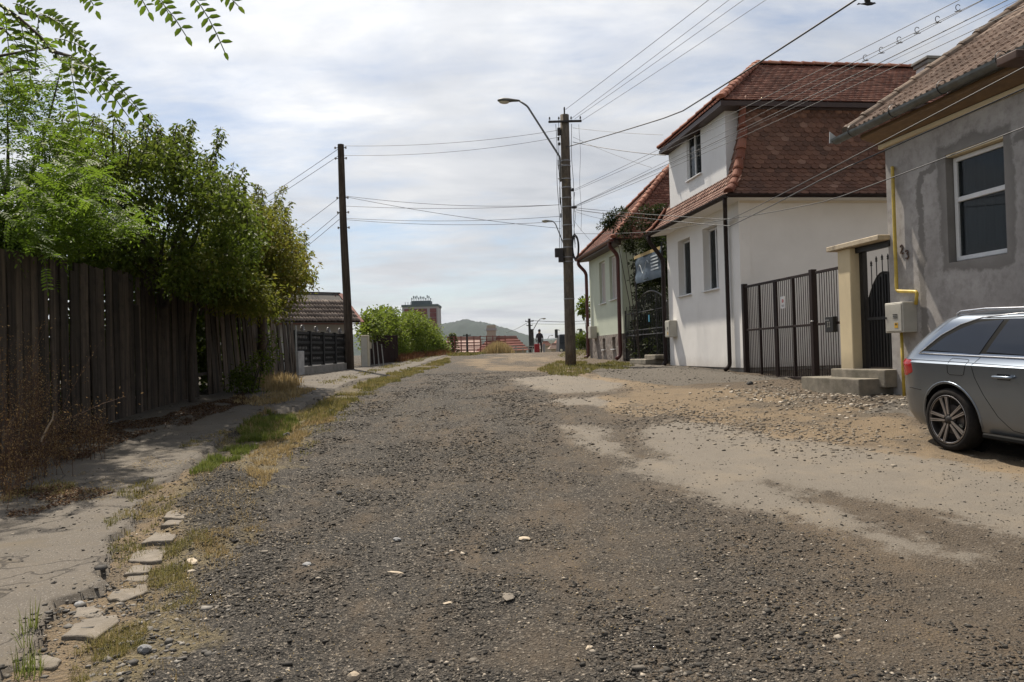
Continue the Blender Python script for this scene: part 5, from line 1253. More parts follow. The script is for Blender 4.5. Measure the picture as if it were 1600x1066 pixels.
d = Vector((bf1.x - bf0.x, bf1.y - bf0.y, 0)); Ld = d.length; d.normalize(); n = Vector((d.y, -d.x, 0)); n = n if n.x > 0 else -n
DBR = simple('dark maroon boards', (.030, .016, .013), (.018, .010, .009), 9, .95, 0, .3, spec=.1)
k = 0; s = 0
while s < Ld:
    w = .13; c = Vector((bf0.x, bf0.y, 0)) + d * s; board(c, d, n, w - .01, gzf(c.x, c.y), gzf(c.x, c.y) + 1.1, .0, 0).build('board', DBR, BF2, fix=False); s += w
WST = simple('pale battens', (.30, .29, .27), (.2, .2, .19), 8, .8)
for px, py0, py1 in ((582, 532, 580), (589, 534, 580), (596, 538, 576)):
    a = at(px + 4, py1, 27.4); b = at(px, py0, 27.6); m = MB(); m.bar(a, b, .05, .03); m.build('leaning_batten', WST, BF2)

# ================================================================== poles
def wood_mat():
    t = NT('old creosoted pole', .9, 0, .2); n = t.noise(18, 7, .7, sc=(1, 1, .06)); c = t.ramp(n, [(.3, (.022, .017, .013)), (.5, (.060, .045, .034)), (.7, (.11, .088, .068))])
    c = t.mix(t.ramp(t.noise(3, 6, .7), [(.5, 0.0), (.75, .7)]), c, (.03, .025, .02)); t.base(c); t.bump(n, .8, .02); return t.m
pb = at(547, 590, 24.3); pb.z = gzf(pb.x, pb.y) - .3; pt = at(532, 226, 24.3)
ob = Vector((pb.x, pb.y, gzf(pb.x, pb.y)))
m = MB(); m.tube([pb.lerp(pt, t) + Vector((.012 * math.sin(t * 7), 0, 0)) for t in np.linspace(0, 1, 14)], [.145 - .045 * t for t in np.linspace(0, 1, 14)], 16)
WP = empty('wooden_pole', ob, 'tall plain dark wooden utility pole leaning slightly left on the left pavement', 'utility pole')
m.build('shaft', wood_mat(), WP, smooth=False)
INS = simple('porcelain insulator', (.30, .27, .24), None, 9, .3, 0, 0)
for t_ in (.985, .94, .772, .71, .645):
    p = pb.lerp(pt, t_); m = MB(); m.tube([p + Vector((-.15, -.03, 0)), p + Vector((.15, -.03, 0))], .012, 6); hk = m.build('hook', BLACKM, WP)
    m = MB()
    for sx_ in (-.17, .17): m.lathe([(.001, -.04), (.03, -.03), (.022, 0), (.03, .03), (.001, .04)], p + Vector((sx_, -.03, 0)), Zv, 8)
    m.build('insulator', INS, hk)
def conc_pole_mat():
    t = NT('stained concrete pole', .9, 0, .2); n = t.noise(14, 7, .7, sc=(1, 1, .25)); c = t.ramp(n, [(.3, (.06, .050, .040)), (.5, (.115, .096, .075)), (.72, (.18, .15, .118))])
    c = t.mix(t.ramp(t.noise(5, 6, .7), [(.56, 0.0), (.68, .55)]), c, (.20, .15, .07)); c = t.mix(t.ramp(t.noise(40, 3, .6), [(.66, 0.0), (.72, .7)]), c, (.32, .31, .29))
    c = t.mix(t.ramp(t.noise(2.2, 6, .7), [(.5, 0.0), (.75, .6)]), c, (.06, .054, .05)); t.base(c); t.bump(n, .5, .01); return t.m
PY_ = 25.0; cb = at(892, 575, PY_); cb.z = gzf(cb.x, cb.y) - .2; ct = at(882, 180, PY_); og_ = Vector((cb.x, cb.y, gzf(cb.x, cb.y)))
CPO = empty('concrete_pole', og_, 'thick stained concrete utility pole with crossarm, clamps and wires right of the road', 'utility pole')
def cpp(t, dx=0, dy=0): return cb.lerp(ct, t) + Vector((dx, dy, 0))
def t_y(py):  # fraction up the pole for a pixel row
    return min(1, max(0, (575 - py) / 395.0))
m = MB(); m.tube([cpp(t) for t in np.linspace(0, 1, 10)], [.178 - .035 * t for t in np.linspace(0, 1, 10)], 20); m.build('shaft', conc_pole_mat(), CPO, smooth=True)
DK = simple('dark iron fitting', (.022, .020, .020), (.035, .03, .028), 9, .6, .2, .2)
m = MB(); c = cpp(t_y(192), 0, -.16); m.box(c, (1.08, .07, .065)); ca = m.build('crossarm', DK, CPO, bevel=.006)
def pin_ins(p, parent, s=1.0):
    m = MB(); m.tube([p, p + Zv * .07 * s], .009, 6); m.lathe([(.001, .05), (.028, .05), (.034, .065), (.02, .085), (.026, .10), (.016, .125), (.001, .13)], p, Zv, 10); return m.build('insulator', DK, parent)
for dx in (-.5, -.2, .20, .5): pin_ins(cpp(t_y(192), dx, -.16) + Zv * .03, ca)
m = MB(); m.tube([cpp(1) , cpp(1) + Zv * .22], .025, 8); tp_ = m.build('top_pin', DK, CPO); pin_ins(cpp(1) + Zv * .14, tp_, 1.2)
STEEL = simple('steel band', (.30, .30, .30), (.2, .2, .2), 9, .4, .6, .1)
for py in (251, 259, 279, 292, 308, 322, 350, 372, 384, 399, 406, 463):
    t = t_y(py); m = MB(); r_ = .184 - .035 * t; m.lathe([(r_, -.018), (r_ + .006, -.018), (r_ + .006, .018), (r_, .018)], cpp(t), Zv, 18, True); m.build('band', STEEL, CPO)
def blob(c, s, name='clamp', mat=DK, parent=CPO, bev=.01):
    m = MB(); m.box(c, s); return m.build(name, mat, parent, bevel=bev)
for py, dx, s in ((206, -.2, (.10, .14, .24)), (217, -.22, (.06, .1, .10)), (225, -.2, (.08, .1, .08)), (296, .2, (.09, .12, .09)), (312, -.21, (.05, .1, .2)), (323, .24, (.16, .12, .07)), (335, -.2, (.05, .1, .14))): blob(cpp(t_y(py), dx, -.05), s)
# distribution box and coiled cable
blob(cpp(t_y(392), -.30, -.05), (.26, .24, .28), 'junction_box', DK); blob(cpp(t_y(402), -.24, -.1), (.16, .2, .2), 'junction_box', DK)
m = MB()
for k in range(5): m.tube([cpp(t_y(384), .24 + .025 * math.sin(k), -.06) + Vector((math.cos(a) * .10, -.02 * k + .04, math.sin(a) * (.34 + .02 * k))) for a in np.linspace(0, 6.28, 20)], .014, 5, False)
m.build('cable_coil', DK, CPO)
# cables running down the pole
for j, (x0, x1, ya, yb_) in enumerate(((-.30, -.26, 195, 395), (-.22, -.20, 190, 400), (.20, .23, 195, 380), (.26, .21, 300, 385), (-.24, -.2, 250, 335), (.47, .44, 196, 360))):
    m = MB(); nn = 14; m.tube([cpp(t_y(ya + (yb_ - ya) * t), x0 + (x1 - x0) * t + .02 * math.sin(t * 11 + j), -.08) for t in np.linspace(0, 1, nn)], .009 if j < 5 else .005, 5); m.build('down_cable', DK, CPO)
# street lamp on the pole
LM = simple('grey lamp paint', (.16, .165, .17), (.12, .125, .13), 7, .5, .2, .1); LH = simple('lamp housing', (.10, .10, .085), (.07, .07, .06), 8, .6, .1, .15); LG = simple('milky lamp glass', (.55, .52, .42), (.45, .43, .36), 5, .25, 0, 0)
def lamp(pts, r, hs, label, parent_loc, hd=Vector((-1, 0, .06))):
    T = empty('street_lamp', parent_loc, label, 'street lamp', 'street lamps')
    pipe(pts, r, 'arm', LM, T, n=10)
    e = Vector(pts[-1]); d = hd.normalized(); u = d.cross(Vector((0, 1, 0))).normalized(); u = u if u.z > 0 else -u; w = d.cross(u)
    m = MB(); rows = []; 
    for t, a, b, dn in ((-.02, .035, .03, .0), (.10, .055, .05, .0), (.30, .075, .065, .0), (.50, .10, .095, -.01), (.72, .125, .11, -.02), (.90, .10, .08, -.02), (1.0, .04, .03, -.01)):
        rows.append([e + d * t * hs + (w * math.cos(q) * a + u * (math.sin(q) * b * (1 if math.sin(q) > 0 else .45) + dn)) * hs * 1.35 for q in np.linspace(0, 2 * math.pi, 15)[:-1]])
    vs = [p for r2 in rows for p in r2]; k = 14; fs = [(i * k + j, i * k + (j + 1) % k, (i + 1) * k + (j + 1) % k, (i + 1) * k + j) for i in range(len(rows) - 1) for j in range(k)] + [tuple(range(k))[::-1], tuple((len(rows) - 1) * k + j for j in range(k))]
    m.add(vs, fs); hdm = m.build('lamp_head', LH, T, smooth=True)
    m = MB(); c = e + d * .70 * hs - u * hs * .055; vs = []
    for i, rr in enumerate((1, .8, .45, .02)):
        for j in range(12): q = 2 * math.pi * j / 12; vs.append(c + (d * math.cos(q) * .25 + w * math.sin(q) * .145) * hs * rr - u * hs * .10 * math.sqrt(max(0, 1 - rr * rr)))
    m.add(vs, [(i * 12 + j, i * 12 + (j + 1) % 12, (i + 1) * 12 + (j + 1) % 12, (i + 1) * 12 + j) for i in range(3) for j in range(12)]); m.build('lamp_glass', LG, hdm, smooth=True)
    return T
YL = PY_ - .15
lamp([at(876, 284, YL), at(875, 246, YL), at(824, 166, YL - .1), at(812, 158, YL - .1)], .032, .72, 'nearest street lamp, on a long curved arm clamped to the concrete pole', og_ + Zv * 5)
for py in (258, 279): blob(cpp(t_y(py), -.17, -.1), (.2, .05, .035), 'lamp_clamp', STEEL)
fp_ = at(893, 540, 49.0); fp_.z = gzf(fp_.x, fp_.y)
def far_pole(px0, px1, ytop, D, r, label, arm=True):
    b = at(px1, 540, D); t = at(px0, ytop, D); b.z = gzf(b.x, b.y) - .2; T = empty('utility_pole', Vector((b.x, b.y, b.z + .2)), label, 'utility pole', 'utility poles farther down the street')
    m = MB(); m.tube([b, t], [r * 1.2, r], 12); m.build('shaft', wood_mat() if 0 else DK, T)
    if arm:
        for k, w in ((.35, 1.1), (.9, .8)):
            m = MB(); m.box(t - Zv * k + Vector((0, -r, 0)), (w, .1, .1)); a = m.build('crossarm', DK, T)
            for dx in (-.45, .45): pin_ins(t - Zv * (k - .05) + Vector((dx * w, -r, 0)), a, 1.4)
    return T, t
far_pole(887, 890, 375, 49.0, .13, 'middle distance pole standing almost hidden behind the concrete pole', False)
lamp([at(884, 400, 48.7), at(880, 380, 48.7), at(868, 350, 48.7), at(864, 346, 48.7)], .035, .72, 'second street lamp, half the size of the nearest, just left of the concrete pole', fp_ + Zv * 5)
fpole, fpt = far_pole(827, 829, 498, 100, .16, 'small distant pole with crossarms just right of the far hill')
blob(at(831, 530, 99.8), (.5, .4, 2.6), 'transformer_box', DK, fpole)
lamp([at(831, 520, 99.5), at(840, 503, 99.5), at(844, 498.5, 99.5)], .05, .75, 'distant street lamp pointing right beside the small far pole', Vector((fpt.x, fpt.y, 2)), hd=Vector((1, 0, .05)))
lamp([at(856, 530, 190), at(857.5, 525.5, 190), at(859.5, 524.5, 190)], .06, .8, 'farthest tiny street lamp low over the distant roofs', at(856, 540, 190), hd=Vector((1, 0, .05)))
# dark round pole by the red slatted fence
b = at(730, 552, 47.5); b.z = gzf(b.x, b.y) - .2; t = at(729.5, 522, 47.5); T = empty('fence_pole', Vector((b.x, b.y, b.z + .2)), 'short dark pole with a small crossarm by the red slatted fence', 'pole')
m = MB(); m.tube([b, t], .06, 10); m.build('shaft', DK, T); m = MB(); m.box(t - Zv * .08, (.5, .05, .05)); m.build('crossarm', DK, T)

# ================================================================== cables
CABM = simple('black cable', (.012, .012, .013), (.02, .02, .02), 9, .5, 0, 0)
CABL = simple('aluminium wire', (.10, .10, .105), (.08, .08, .085), 9, .45, .3, 0)
def cable(pts, r, label, sag=0.0, mat=CABM, name='overhead_cable', group='overhead cables', ext=0, n=26):
    """pts: (px, py, depth) or Vector; sag in metres between the first and the last"""
    P = [p if isinstance(p, Vector) else at(*p) for p in pts]
    if ext: d = P[-1] - P[-2]; P[-1] = P[-1] + d * ext
    out = []; seg = [(P[i + 1] - P[i]).length for i in range(len(P) - 1)]; T = sum(seg)
    for k in range(n + 1):
        s = T * k / n; i = 0
        while i < len(seg) - 1 and s > seg[i]: s -= seg[i]; i += 1
        p = P[i].lerp(P[i + 1], s / seg[i]); u_ = k / n; out.append(p - Zv * sag * 4 * u_ * (1 - u_))
    m = MB(); m.tube(out, r, 5, False); return m.build(name, mat, None, loc=out[0], fix=False, label=label, cat='cable', group=group, smooth=True)
cable([(884, 171, 24.9), (1098, 0, 16.8)], .007, 'uppermost thin wire from the pole top to the top edge, leftmost of the four', .12, ext=2.4)
cable([(892, 186, 24.8), (1128, 0, 16.8)], .006, 'thin wire from the crossarm to the top edge, second of the four', .14, ext=2.4)
cable([(898, 186, 24.8), (1150, 0, 16.8)], .006, 'thin wire from the crossarm to the top edge, third of the four', .14, ext=2.4)
cable([(910, 188, 24.8), (1184, 0, 16.8)], .006, 'thin wire from the right end of the crossarm to the top edge', .14, ext=2.4)
cable([(885, 230, 24.8), (1060, 165, 17.5), (1302, 0, 11.6)], .016, 'thick black cable rising from the concrete pole to the top edge above the white house', .22, ext=2.0)
for i, (ya, xb, yb_, sg, r, w) in enumerate(((296, 1478, 0, .10, .0055, 'highest'), (298, 1500, 0, .16, .005, 'second'), (322, 1516, 0, .10, .0045, 'third'), (322, 1540, 0, .16, .0075, 'thickest'), (323, 1556, 0, .16, .0035, 'fifth'), (324, 1572, 0, .22, .0055, 'lowest'))):
    cable([(898, ya, 24.8), (xb, yb_, 10.6)], r, w + ' line of the cable bundle passing over the white house roof', sg, ext=.6)
SPX = [(1330, 103), (1352, 90), (1377, 78), (1405, 62), (1433, 47), (1465, 30), (1497, 12)]
for i, (px, py) in enumerate(SPX):
    Y = 24.8 + (10.6 - 24.8) * 0.0; t_ = (px - 898) / (1540 - 898.0)
    Yd = 1 / ((1 - t_) / 24.8 + t_ / 10.6); c = at(px, py, Yd); m = MB(); m.tube([c + Vector((math.cos(a) * .035, 0, math.sin(a) * .045)) for a in np.linspace(.5, 5.8, 9)], .006, 4); m.tube([c + Vector((-.05, 0, -.06)), c + Vector((.05, 0, -.05))], .007, 4)
    m.build('cable_hook', CABM, None, label=('small wire hook loop clipped on the cable bundle, ' + ['lowest, before the white house roof', 'second, just above the ridge', 'third from the lower left', 'middle one of seven', 'fifth from the lower left', 'second from the top edge', 'nearest to the top edge'][i]), cat='cable hook', group='wire hooks on the cable bundle')
cable([(900, 325, 24.8), (1140, 336, 16.3), (1300, 256, 10.2), (1600, 103, 8.3)], .007, 'wire sagging past the white house corner along the zinc gutter', .10, ext=.3)
cable([(900, 328, 24.8), (1140, 345, 16.3), (1300, 264, 10.2), (1600, 136, 8.3)], .009, 'wire sagging past the white house corner along the wooden soffit', .12, ext=.3)
cable([(1020, 362, 21.0), (1140, 333, 16.5), (1300, 300, 11.0), (1600, 194, 8.0)], .007, 'wire from the white house far eave to above the window of the grey house', .14, ext=.3)
cable([(895, 222, 24.8), (1040, 243, 20.8)], .010, 'double dark service cable from the concrete pole to the dormer of the white house', .05)
cable([(895, 200, 24.8), (1036, 211, 20.6)], .006, 'thin service wire from the pole to the upper eave of the white house', .03)
cable([(895, 214, 24.8), (1018, 262, 21.8)], .005, 'thin drooping wire from the pole to the roof of the green house', .05)
cable([(897, 365, 24.8), (1020, 362, 21.4)], .006, 'level wire from the coil on the pole to the far gutter of the white house', .03)
cable([(897, 330, 24.8), (985, 345, 26.5)], .005, 'slack wire from the pole to the green house roof', .10)
cable([(897, 345, 24.8), (935, 388, 28.0)], .005, 'steep service wire from the pole down to the eave of the green house', .05)
for i, (y0, y1, sg, lb) in enumerate(((228, 203, .16, 'highest of the wires spanning the road between the two nearest poles'), (243, 214, .18, 'second highest wire spanning the road between the two nearest poles'), (306, 320, .16, 'third wire spanning the road, from the middle of the wooden pole'),
      (307, 357, .10, 'wire crossing the road and dropping most steeply to the right'), (322, 320, .10, 'nearly level thin wire over the road halfway up the sky'), (341, 338, .12, 'lower wire over the road with a slight sag'), (343, 346, .14, 'lowest wire spanning the road between the two nearest poles'))):
    cable([(537, y0, 24.3), (876, y1, 24.9)], .007, lb, sg, mat=CABM)
for xa, ya, yb_, lb in ((395, 320, 232, 'upper wire from the wooden pole top down behind the trees'), (402, 324, 243, 'second wire from the wooden pole top down behind the trees'), (455, 362, 309, 'middle wire from the wooden pole to the left above the shed'), (463, 386, 333, 'lower wire of the crossing pair left of the wooden pole'), (468, 392, 343, 'lowest wire left of the wooden pole')):
    cable([(530, yb_, 24.3), (xa, ya, 30.0)], .008, lb, .06, ext=1.2)
cable([(830, 501, 100), (878, 502, 100), (935, 500, 100)], .03, 'distant level wire beside the small far pole', .1); cable([(830, 506, 100), (935, 505, 100)], .02, 'second distant wire under the level one', .1); cable([(828, 502, 100), (790, 520, 160)], .03, 'distant wire running left from the small far pole to the hill', .2)

# ---- bird in flight at the top
def bird():
    c = at(1357, 6, 18.0); T = empty('bird', c, 'dark bird in flight with raised wings at the top edge of the sky', 'bird'); BM_ = simple('dark plumage', (.02, .02, .022), None, 9, .8)
    m = MB(); d = Vector((.9, .1, .05)).normalized(); m.tube([c - d * .19, c - d * .12, c - d * .02, c + d * .07, c + d * .12, c + d * .165], [.012, .022, .045, .038, .026, .006], 10); b = m.build('body', BM_, T, smooth=True)
    m = MB(); m.tube([c + d * .11 + Zv * .005, c + d * .15 + Zv * .012, c + d * .19], [.024, .022, .004], 8); m.build('head', BM_, T, smooth=True)
    for s in (-1, 1):
        vs = [c + d * .06, c - d * .07, c - d * .10 + Vector((s * .05, s * .12, .13)), c + d * .03 + Vector((s * .05, s * .12, .15)), c - d * .09 + Vector((s * .10, s * .17, .30)), c - d * .02 + Vector((s * .10, s * .17, .31))]
        m = MB(); m.add(vs + [v - Vector((0, 0, .008)) for v in vs], [(0, 1, 2, 3), (3, 2, 4, 5), (7, 6, 9, 8), (9, 11, 10, 8), (0, 3, 9, 6), (3, 5, 11, 9), (5, 4, 10, 11), (4, 2, 8, 10), (2, 1, 7, 8)]); m.build('wing', BM_, T)
    m = MB(); m.poly([c - d * .16, c - d * .27 + Vector((0, .05, 0)), c - d * .28 - Vector((0, .05, 0))], Zv, .006); m.build('tail', BM_, T)
bird()

# ================================================================== far things
# tower block with red panels
tb = at(658, 560, 340.0); D = 340.0; tw0, tw1 = at(631.5, 540, D), at(687, 540, D); ztp = z_at(tw0.x, D, 480); Wd = tw1.x - tw0.x
TB = empty('tower_block', Vector((tb.x, D, -20)), 'distant red panelled tower block with pale pilasters and aerials on its roof', 'building')
PALEW = simple('pale concrete', (.36, .34, .36), (.31, .30, .32), .3, .9, 0, 0); REDP = simple('red cladding', (.17, .055, .055), (.13, .045, .05), .8, .85, 0, 0); DGR = simple('dark roof edge', (.10, .13, .14), (.08, .1, .11), .3, .8, 0, 0)
m = MB(); m.box(Vector((tb.x, D + 8, (ztp - 22) / 2)), (Wd, 16, ztp + 22)); m.build('wall', PALEW, TB)
for a, b in ((.03, .22), (.29, .67), (.75, .93)):
    for k in range(16):
        z1 = ztp - .9 - k * 2.0; m = MB(); m.box(Vector((tw0.x + Wd * (a + b) / 2, D - .12, z1 - .95)), (Wd * (b - a), .2, 1.86)); m.build('cladding_panel', REDP, TB)
m = MB(); m.box(Vector((tb.x, D + 8, ztp + .45)), (Wd + .6, 16.6, 1.0)); m.build('parapet', DGR, TB)
m = MB(); m.box(Vector((tb.x, D + 8, ztp + 1.9)), (Wd * .55, 8, 2.0)); ph = m.build('plant_room', DGR, TB)
for k in range(12):
    x_ = tb.x - Wd * .27 + Wd * .54 * k / 11; h = R.uniform(1.2, 3.2); m = MB(); m.tube([Vector((x_, D + 5, ztp + 2.8)), Vector((x_, D + 5, ztp + 2.8 + h))], .10, 5); m.box(Vector((x_ + .2, D + 5, ztp + 2.6 + h * .8)), (.35, .3, h * .45)); m.build('aerial', DGR, ph, loc=wl(ph))
for k in range(4): m = MB(); x_ = tw0.x + .8 + k * 1.2; m.tube([Vector((x_, D + 1, ztp + .9)), Vector((x_, D + 1, ztp + 2.2))], .12, 5); m.build('aerial', DGR, TB)
# hills
def ridge(name, D, pts, depth, mat, seed, amp, n=220):
    xs_ = np.linspace(pts[0][0], pts[-1][0], n); top_ = np.interp(xs_, [p[0] for p in pts], [p[1] for p in pts]); rows = 26
    V_ = np.zeros((rows, n, 3))
    for i in range(n):
        p = at(float(xs_[i]), float(top_[i]), D)
        for j in range(rows):
            t = j / (rows - 1); h = math.sin(math.pi * t) ** .8; z = -30 + (p.z + 30) * h
            V_[j, i] = (p.x * (1 + .12 * (t - .5)), D + depth * (t - .5), z)
    nz_ = (fbm(V_[:, :, 0] / (D * .012), V_[:, :, 1] / (D * .012), 5, seed) - .5) * amp * (V_[:, :, 2] + 30) / (V_[:, :, 2].max() + 30); V_[:, :, 2] += nz_ + (NR.random((rows, n)) - .5) * amp * .25
    ii = np.arange(rows * n).reshape(rows, n); Fh = np.stack([ii[:-1, :-1], ii[:-1, 1:], ii[1:, 1:], ii[1:, :-1]], -1).reshape(-1, 4)
    return np_mesh(name, V_.reshape(-1, 3), Fh, mat, kind='structure')
HM_ = simple('wooded hill', (.016, .030, .022), (.010, .020, .017), .02, 1, 0, 0, dirt=(.026, .040, .022))
ridge('hill', 2500, [(380, 545), (470, 528), (560, 524), (640, 514), (690, 508), (715, 504), (730, 501), (745, 503), (770, 508), (800, 516), (830, 527), (850, 537), (890, 550), (940, 556)], 1500, HM_, 3, 16)
ridge('far_hills', 4200, [(-800, 540), (-200, 530), (300, 535), (600, 538), (760, 536), (830, 532), (880, 528), (960, 524), (1200, 520), (1700, 500), (2400, 515)], 1500, HM_, 8, 14)
# near wooded rise behind the roofs at right of the far pole
HM2 = simple('near wooded rise', (.035, .045, .03), (.022, .03, .022), .1, 1, 0, 0, dirt=(.10, .08, .06))
ridge('wooded_rise', 700, [(815, 556), (840, 548), (850, 535), (865, 532), (880, 529), (905, 524), (940, 522), (1000, 515), (1100, 540)], 260, HM2, 12, 5)
# long building with red tiled roof
def far_roof(x0, x1, xr, yt, ye, D, label, wallm, roofm, depth=9, hip=True):
    a = at(x0, ye, D); b = at(x1, ye, D); t0 = at(x0, yt, D); c = at(xr, yt, D); T = empty('far_house', Vector(((a.x + b.x) / 2, D, -8)), label, 'house')
    m = MB(); m.box(Vector(((a.x + b.x) / 2, D + depth / 2, (a.z - 12) / 2)), (b.x - a.x - .6, depth, a.z + 12)); m.build('wall', wallm, T)
    zt_ = c.z; y0, y1, ym = D - .4, D + depth + .4, D + depth / 2; hl = (b.x - c.x) if hip else 0
    P = [Vector((a.x, y0, a.z)), Vector((b.x, y0, a.z)), Vector((b.x, y1, a.z)), Vector((a.x, y1, a.z)), Vector((a.x + (hl if hip else 0), ym, zt_)), Vector((b.x - hl, ym, zt_))]
    m = MB(); m.add(P, [(0, 1, 5, 4), (1, 2, 5), (2, 3, 4, 5), (3, 0, 4), (3, 2, 1, 0)]); rf = m.build('roof', roofm, T)
    for k in range(5):
        f = (k + .5) / 5; q0_ = P[0].lerp(P[4], f); q1_ = P[1].lerp(P[5], f); m = MB(); m.bar(q0_ + Vector((0, -.05, .08)), q1_ + Vector((0, -.05, .08)), .14, .10, Zv); m.build('tile_course', roofm, rf, loc=wl(rf))
    m = MB(); m.bar(P[4] + Zv * .1, P[5] + Zv * .1, .35, .25, Zv); m.build('ridge', simple('pale ridge', (.36, .22, .18), None, 1, .9, 0, 0), rf, loc=wl(rf))
    return T, P, zt_
RR = simple('far red tiles', (.19, .06, .042), (.13, .042, .034), .7, .9, 0, 0); FWM = simple('far wall', (.40, .34, .28), (.33, .28, .23), .4, .9, 0, 0)
LB, LP, lz = far_roof(744, 827, 808, 526.5, 549, 78, 'long low building with a hipped red tiled roof beyond the crest of the road', FWM, RR, 9)
c = at(768, 526, 82); m = MB(); m.box(Vector((c.x, 82, c.z + .1)), (.95, .7, 2.2)); chm = m.build('chimney', FWM, LB); m = MB(); m.box(Vector((c.x, 82, z_at(c.x, 82, 515))), (1.15, .9, .22)); m.build('chimney_cap', PALEW, LB)
LB2, _, _ = far_roof(690, 752, 748, 527, 556, 90, 'pale pinkish roof behind the red slatted fence', FWM, simple('faded pink roof', (.36, .25, .21), (.3, .2, .17), .7, .9, 0, 0), 12)
FRC = [(.20, .09, .065), (.28, .20, .17), (.24, .11, .08), (.35, .30, .27), (.18, .10, .08)]
for i, (x0, x1, xr, yt, ye, D, lb) in enumerate(((846, 862, 858, 534, 540, 150, 'distant little house with dark red roof right of the walking person'), (858, 876, 870, 538, 545, 120, 'distant house with pale brown roof left of the dark truck'), (868, 884, 880, 530, 536, 260, 'tiny distant red roof above the road crest beside the dark truck'),
      (838, 850, 847, 539, 545, 210, 'tiny pale distant roof just right of the far pole'), (903, 915, 912, 523, 528, 230, 'tiny distant dark red roof right of the concrete pole'))):
    far_roof(x0, x1, xr, yt, ye, D, lb, FWM, simple('distant roof', FRC[i], tuple(x * .8 for x in FRC[i]), .5, .9, 0, 0), D * .05)
# red slatted fence across the end of the street
SLR = simple('red brown slat', (.26, .10, .08), (.19, .075, .06), 3, .8, 0, 0); f0, f1 = at(690, 552, 50.0), at(790, 551, 52.0); zz0, zz1 = gzf(f0.x, f0.y), gzf(f1.x, f1.y)
RF = empty('slatted_fence', Vector((f0.x, f0.y, zz0)), 'red brown horizontal slat fence across the far end of the street', 'fence'); ztf = z_at(f0.x, f0.y, 527); hgt = ztf - (1.45 - .15)
for k in range(9):
    z = ztf - hgt * k / 7.2; m = MB(); m.bar(Vector((f0.x, f0.y, z)), Vector((f1.x, f1.y, z)), .04, .065, (0, 1, 0)); m.build('slat', SLR, RF)
for k in range(11):
    p = f0.lerp(f1, k / 10); m = MB(); m.box(Vector((p.x, p.y + .05, (ztf + zz0) / 2 - .1)), (.07, .07, ztf - zz0 + .3)); m.build('post', SLR, RF)
# pale pipe railing
r0_, r1_ = at(795, 552, 52), at(838, 552, 56); RL = empty('pipe_railing', Vector((r0_.x, r0_.y, gzf(r0_.x, r0_.y))), 'pale metal pipe railing at the crest left of the far pole', 'railing')
for py in (541, 545):
    m = MB(); m.tube([at(795, py, 52), at(838, py + .5, 56)], .035, 6); m.build('rail', WST, RL)
for px in (797, 806, 817, 826, 832, 838):
    D = 52 + (px - 795) / 43 * 4; a = at(px, 541, D); m = MB(); m.tube([a, Vector((a.x, a.y, gzf(a.x, a.y)))], .035, 6); m.build('post', WST, RL)
# red brick lookalike ruin left: small blue rail posts skipped by the crest
# dark truck with wide mirrors
TD = 66.0; tk = at(889, 545, TD); tz = gzf(tk.x, TD); TR = empty('truck', Vector((tk.x, TD, tz)), 'dark truck with big square mirrors facing the camera behind the concrete pole', 'truck')
TM = simple('dark truck paint', (.015, .018, .022), (.02, .02, .022), 3, .4, 0, 0); zt_ = z_at(tk.x, TD, 522); wT = 1.75
m = MB(); m.hexa([Vector((tk.x - wT / 2, TD, tz + .5)), Vector((tk.x + wT / 2, TD, tz + .5)), Vector((tk.x + wT / 2, TD + 4.5, tz + .5)), Vector((tk.x - wT / 2, TD + 4.5, tz + .5)), Vector((tk.x - wT / 2 + .12, TD + .45, zt_)), Vector((tk.x + wT / 2 - .12, TD + .45, zt_)), Vector((tk.x + wT / 2 - .12, TD + 4.4, zt_)), Vector((tk.x - wT / 2 + .12, TD + 4.4, zt_))]); m.build('body', TM, TR, bevel=.08, seg=2)
m = MB(); m.hexa([Vector((tk.x - .7, TD + .10, tz + 1.5)), Vector((tk.x + .7, TD + .10, tz + 1.5)), Vector((tk.x + .7, TD + .3, tz + 1.5)), Vector((tk.x - .7, TD + .3, tz + 1.5)), Vector((tk.x - .66, TD + .33, zt_ - .2)), Vector((tk.x + .66, TD + .33, zt_ - .2)), Vector((tk.x + .66, TD + .5, zt_ - .2)), Vector((tk.x - .66, TD + .5, zt_ - .2))]); m.build('windscreen', GLASS, TR)
for s in (-1, 1):
    c = Vector((tk.x + s * 1.05, TD, z_at(tk.x, TD, 521))); m = MB(); m.box(c, (.26, .10, .75)); mr = m.build('mirror', TM, TR, bevel=.03)
    m = MB(); m.tube([c + Zv * .36, Vector((tk.x + s * .75, TD + .4, c.z + .3))], .03, 6); m.build('mirror_arm', TM, TR)
    m = MB(); m.lathe([(.001, 0), (.1, 0), (.11, .05), (.001, .05)], Vector((tk.x + s * .65, TD - .03, tz + .9)), (0, 1, 0), 12); m.build('headlight', LG, TR)
    for dy in (.9, 3.6): m = MB(); m.lathe([(.001, 0), (.42, 0), (.42, .25), (.001, .25)], Vector((tk.x + s * .62, TD + dy, tz + .42)), (s, 0, 0), 16); m.build('wheel', TM, TR)
bg_ = at(839, 545, 54.6); bz_ = gzf(bg_.x, 54.6); RBM = simple('red bag cloth', (.30, .012, .02), (.22, .01, .015), 9, .7, 0, 0)
BAG = empty('shopping_trolley', Vector((bg_.x, 54.6, bz_)), 'red wheeled shopping bag standing beside the person at the crest', 'bag')
m = MB(); m.box(Vector((bg_.x, 54.6, bz_ + .42)), (.38, .28, .62)); m.build('bag', RBM, BAG, bevel=.05, seg=2)
m = MB(); m.tube([Vector((bg_.x - .14, 54.72, bz_ + .1)), Vector((bg_.x - .14, 54.8, bz_ + 1.0)), Vector((bg_.x + .14, 54.8, bz_ + 1.0)), Vector((bg_.x + .14, 54.72, bz_ + .1))], .012, 5); m.build('handle', DK, BAG)
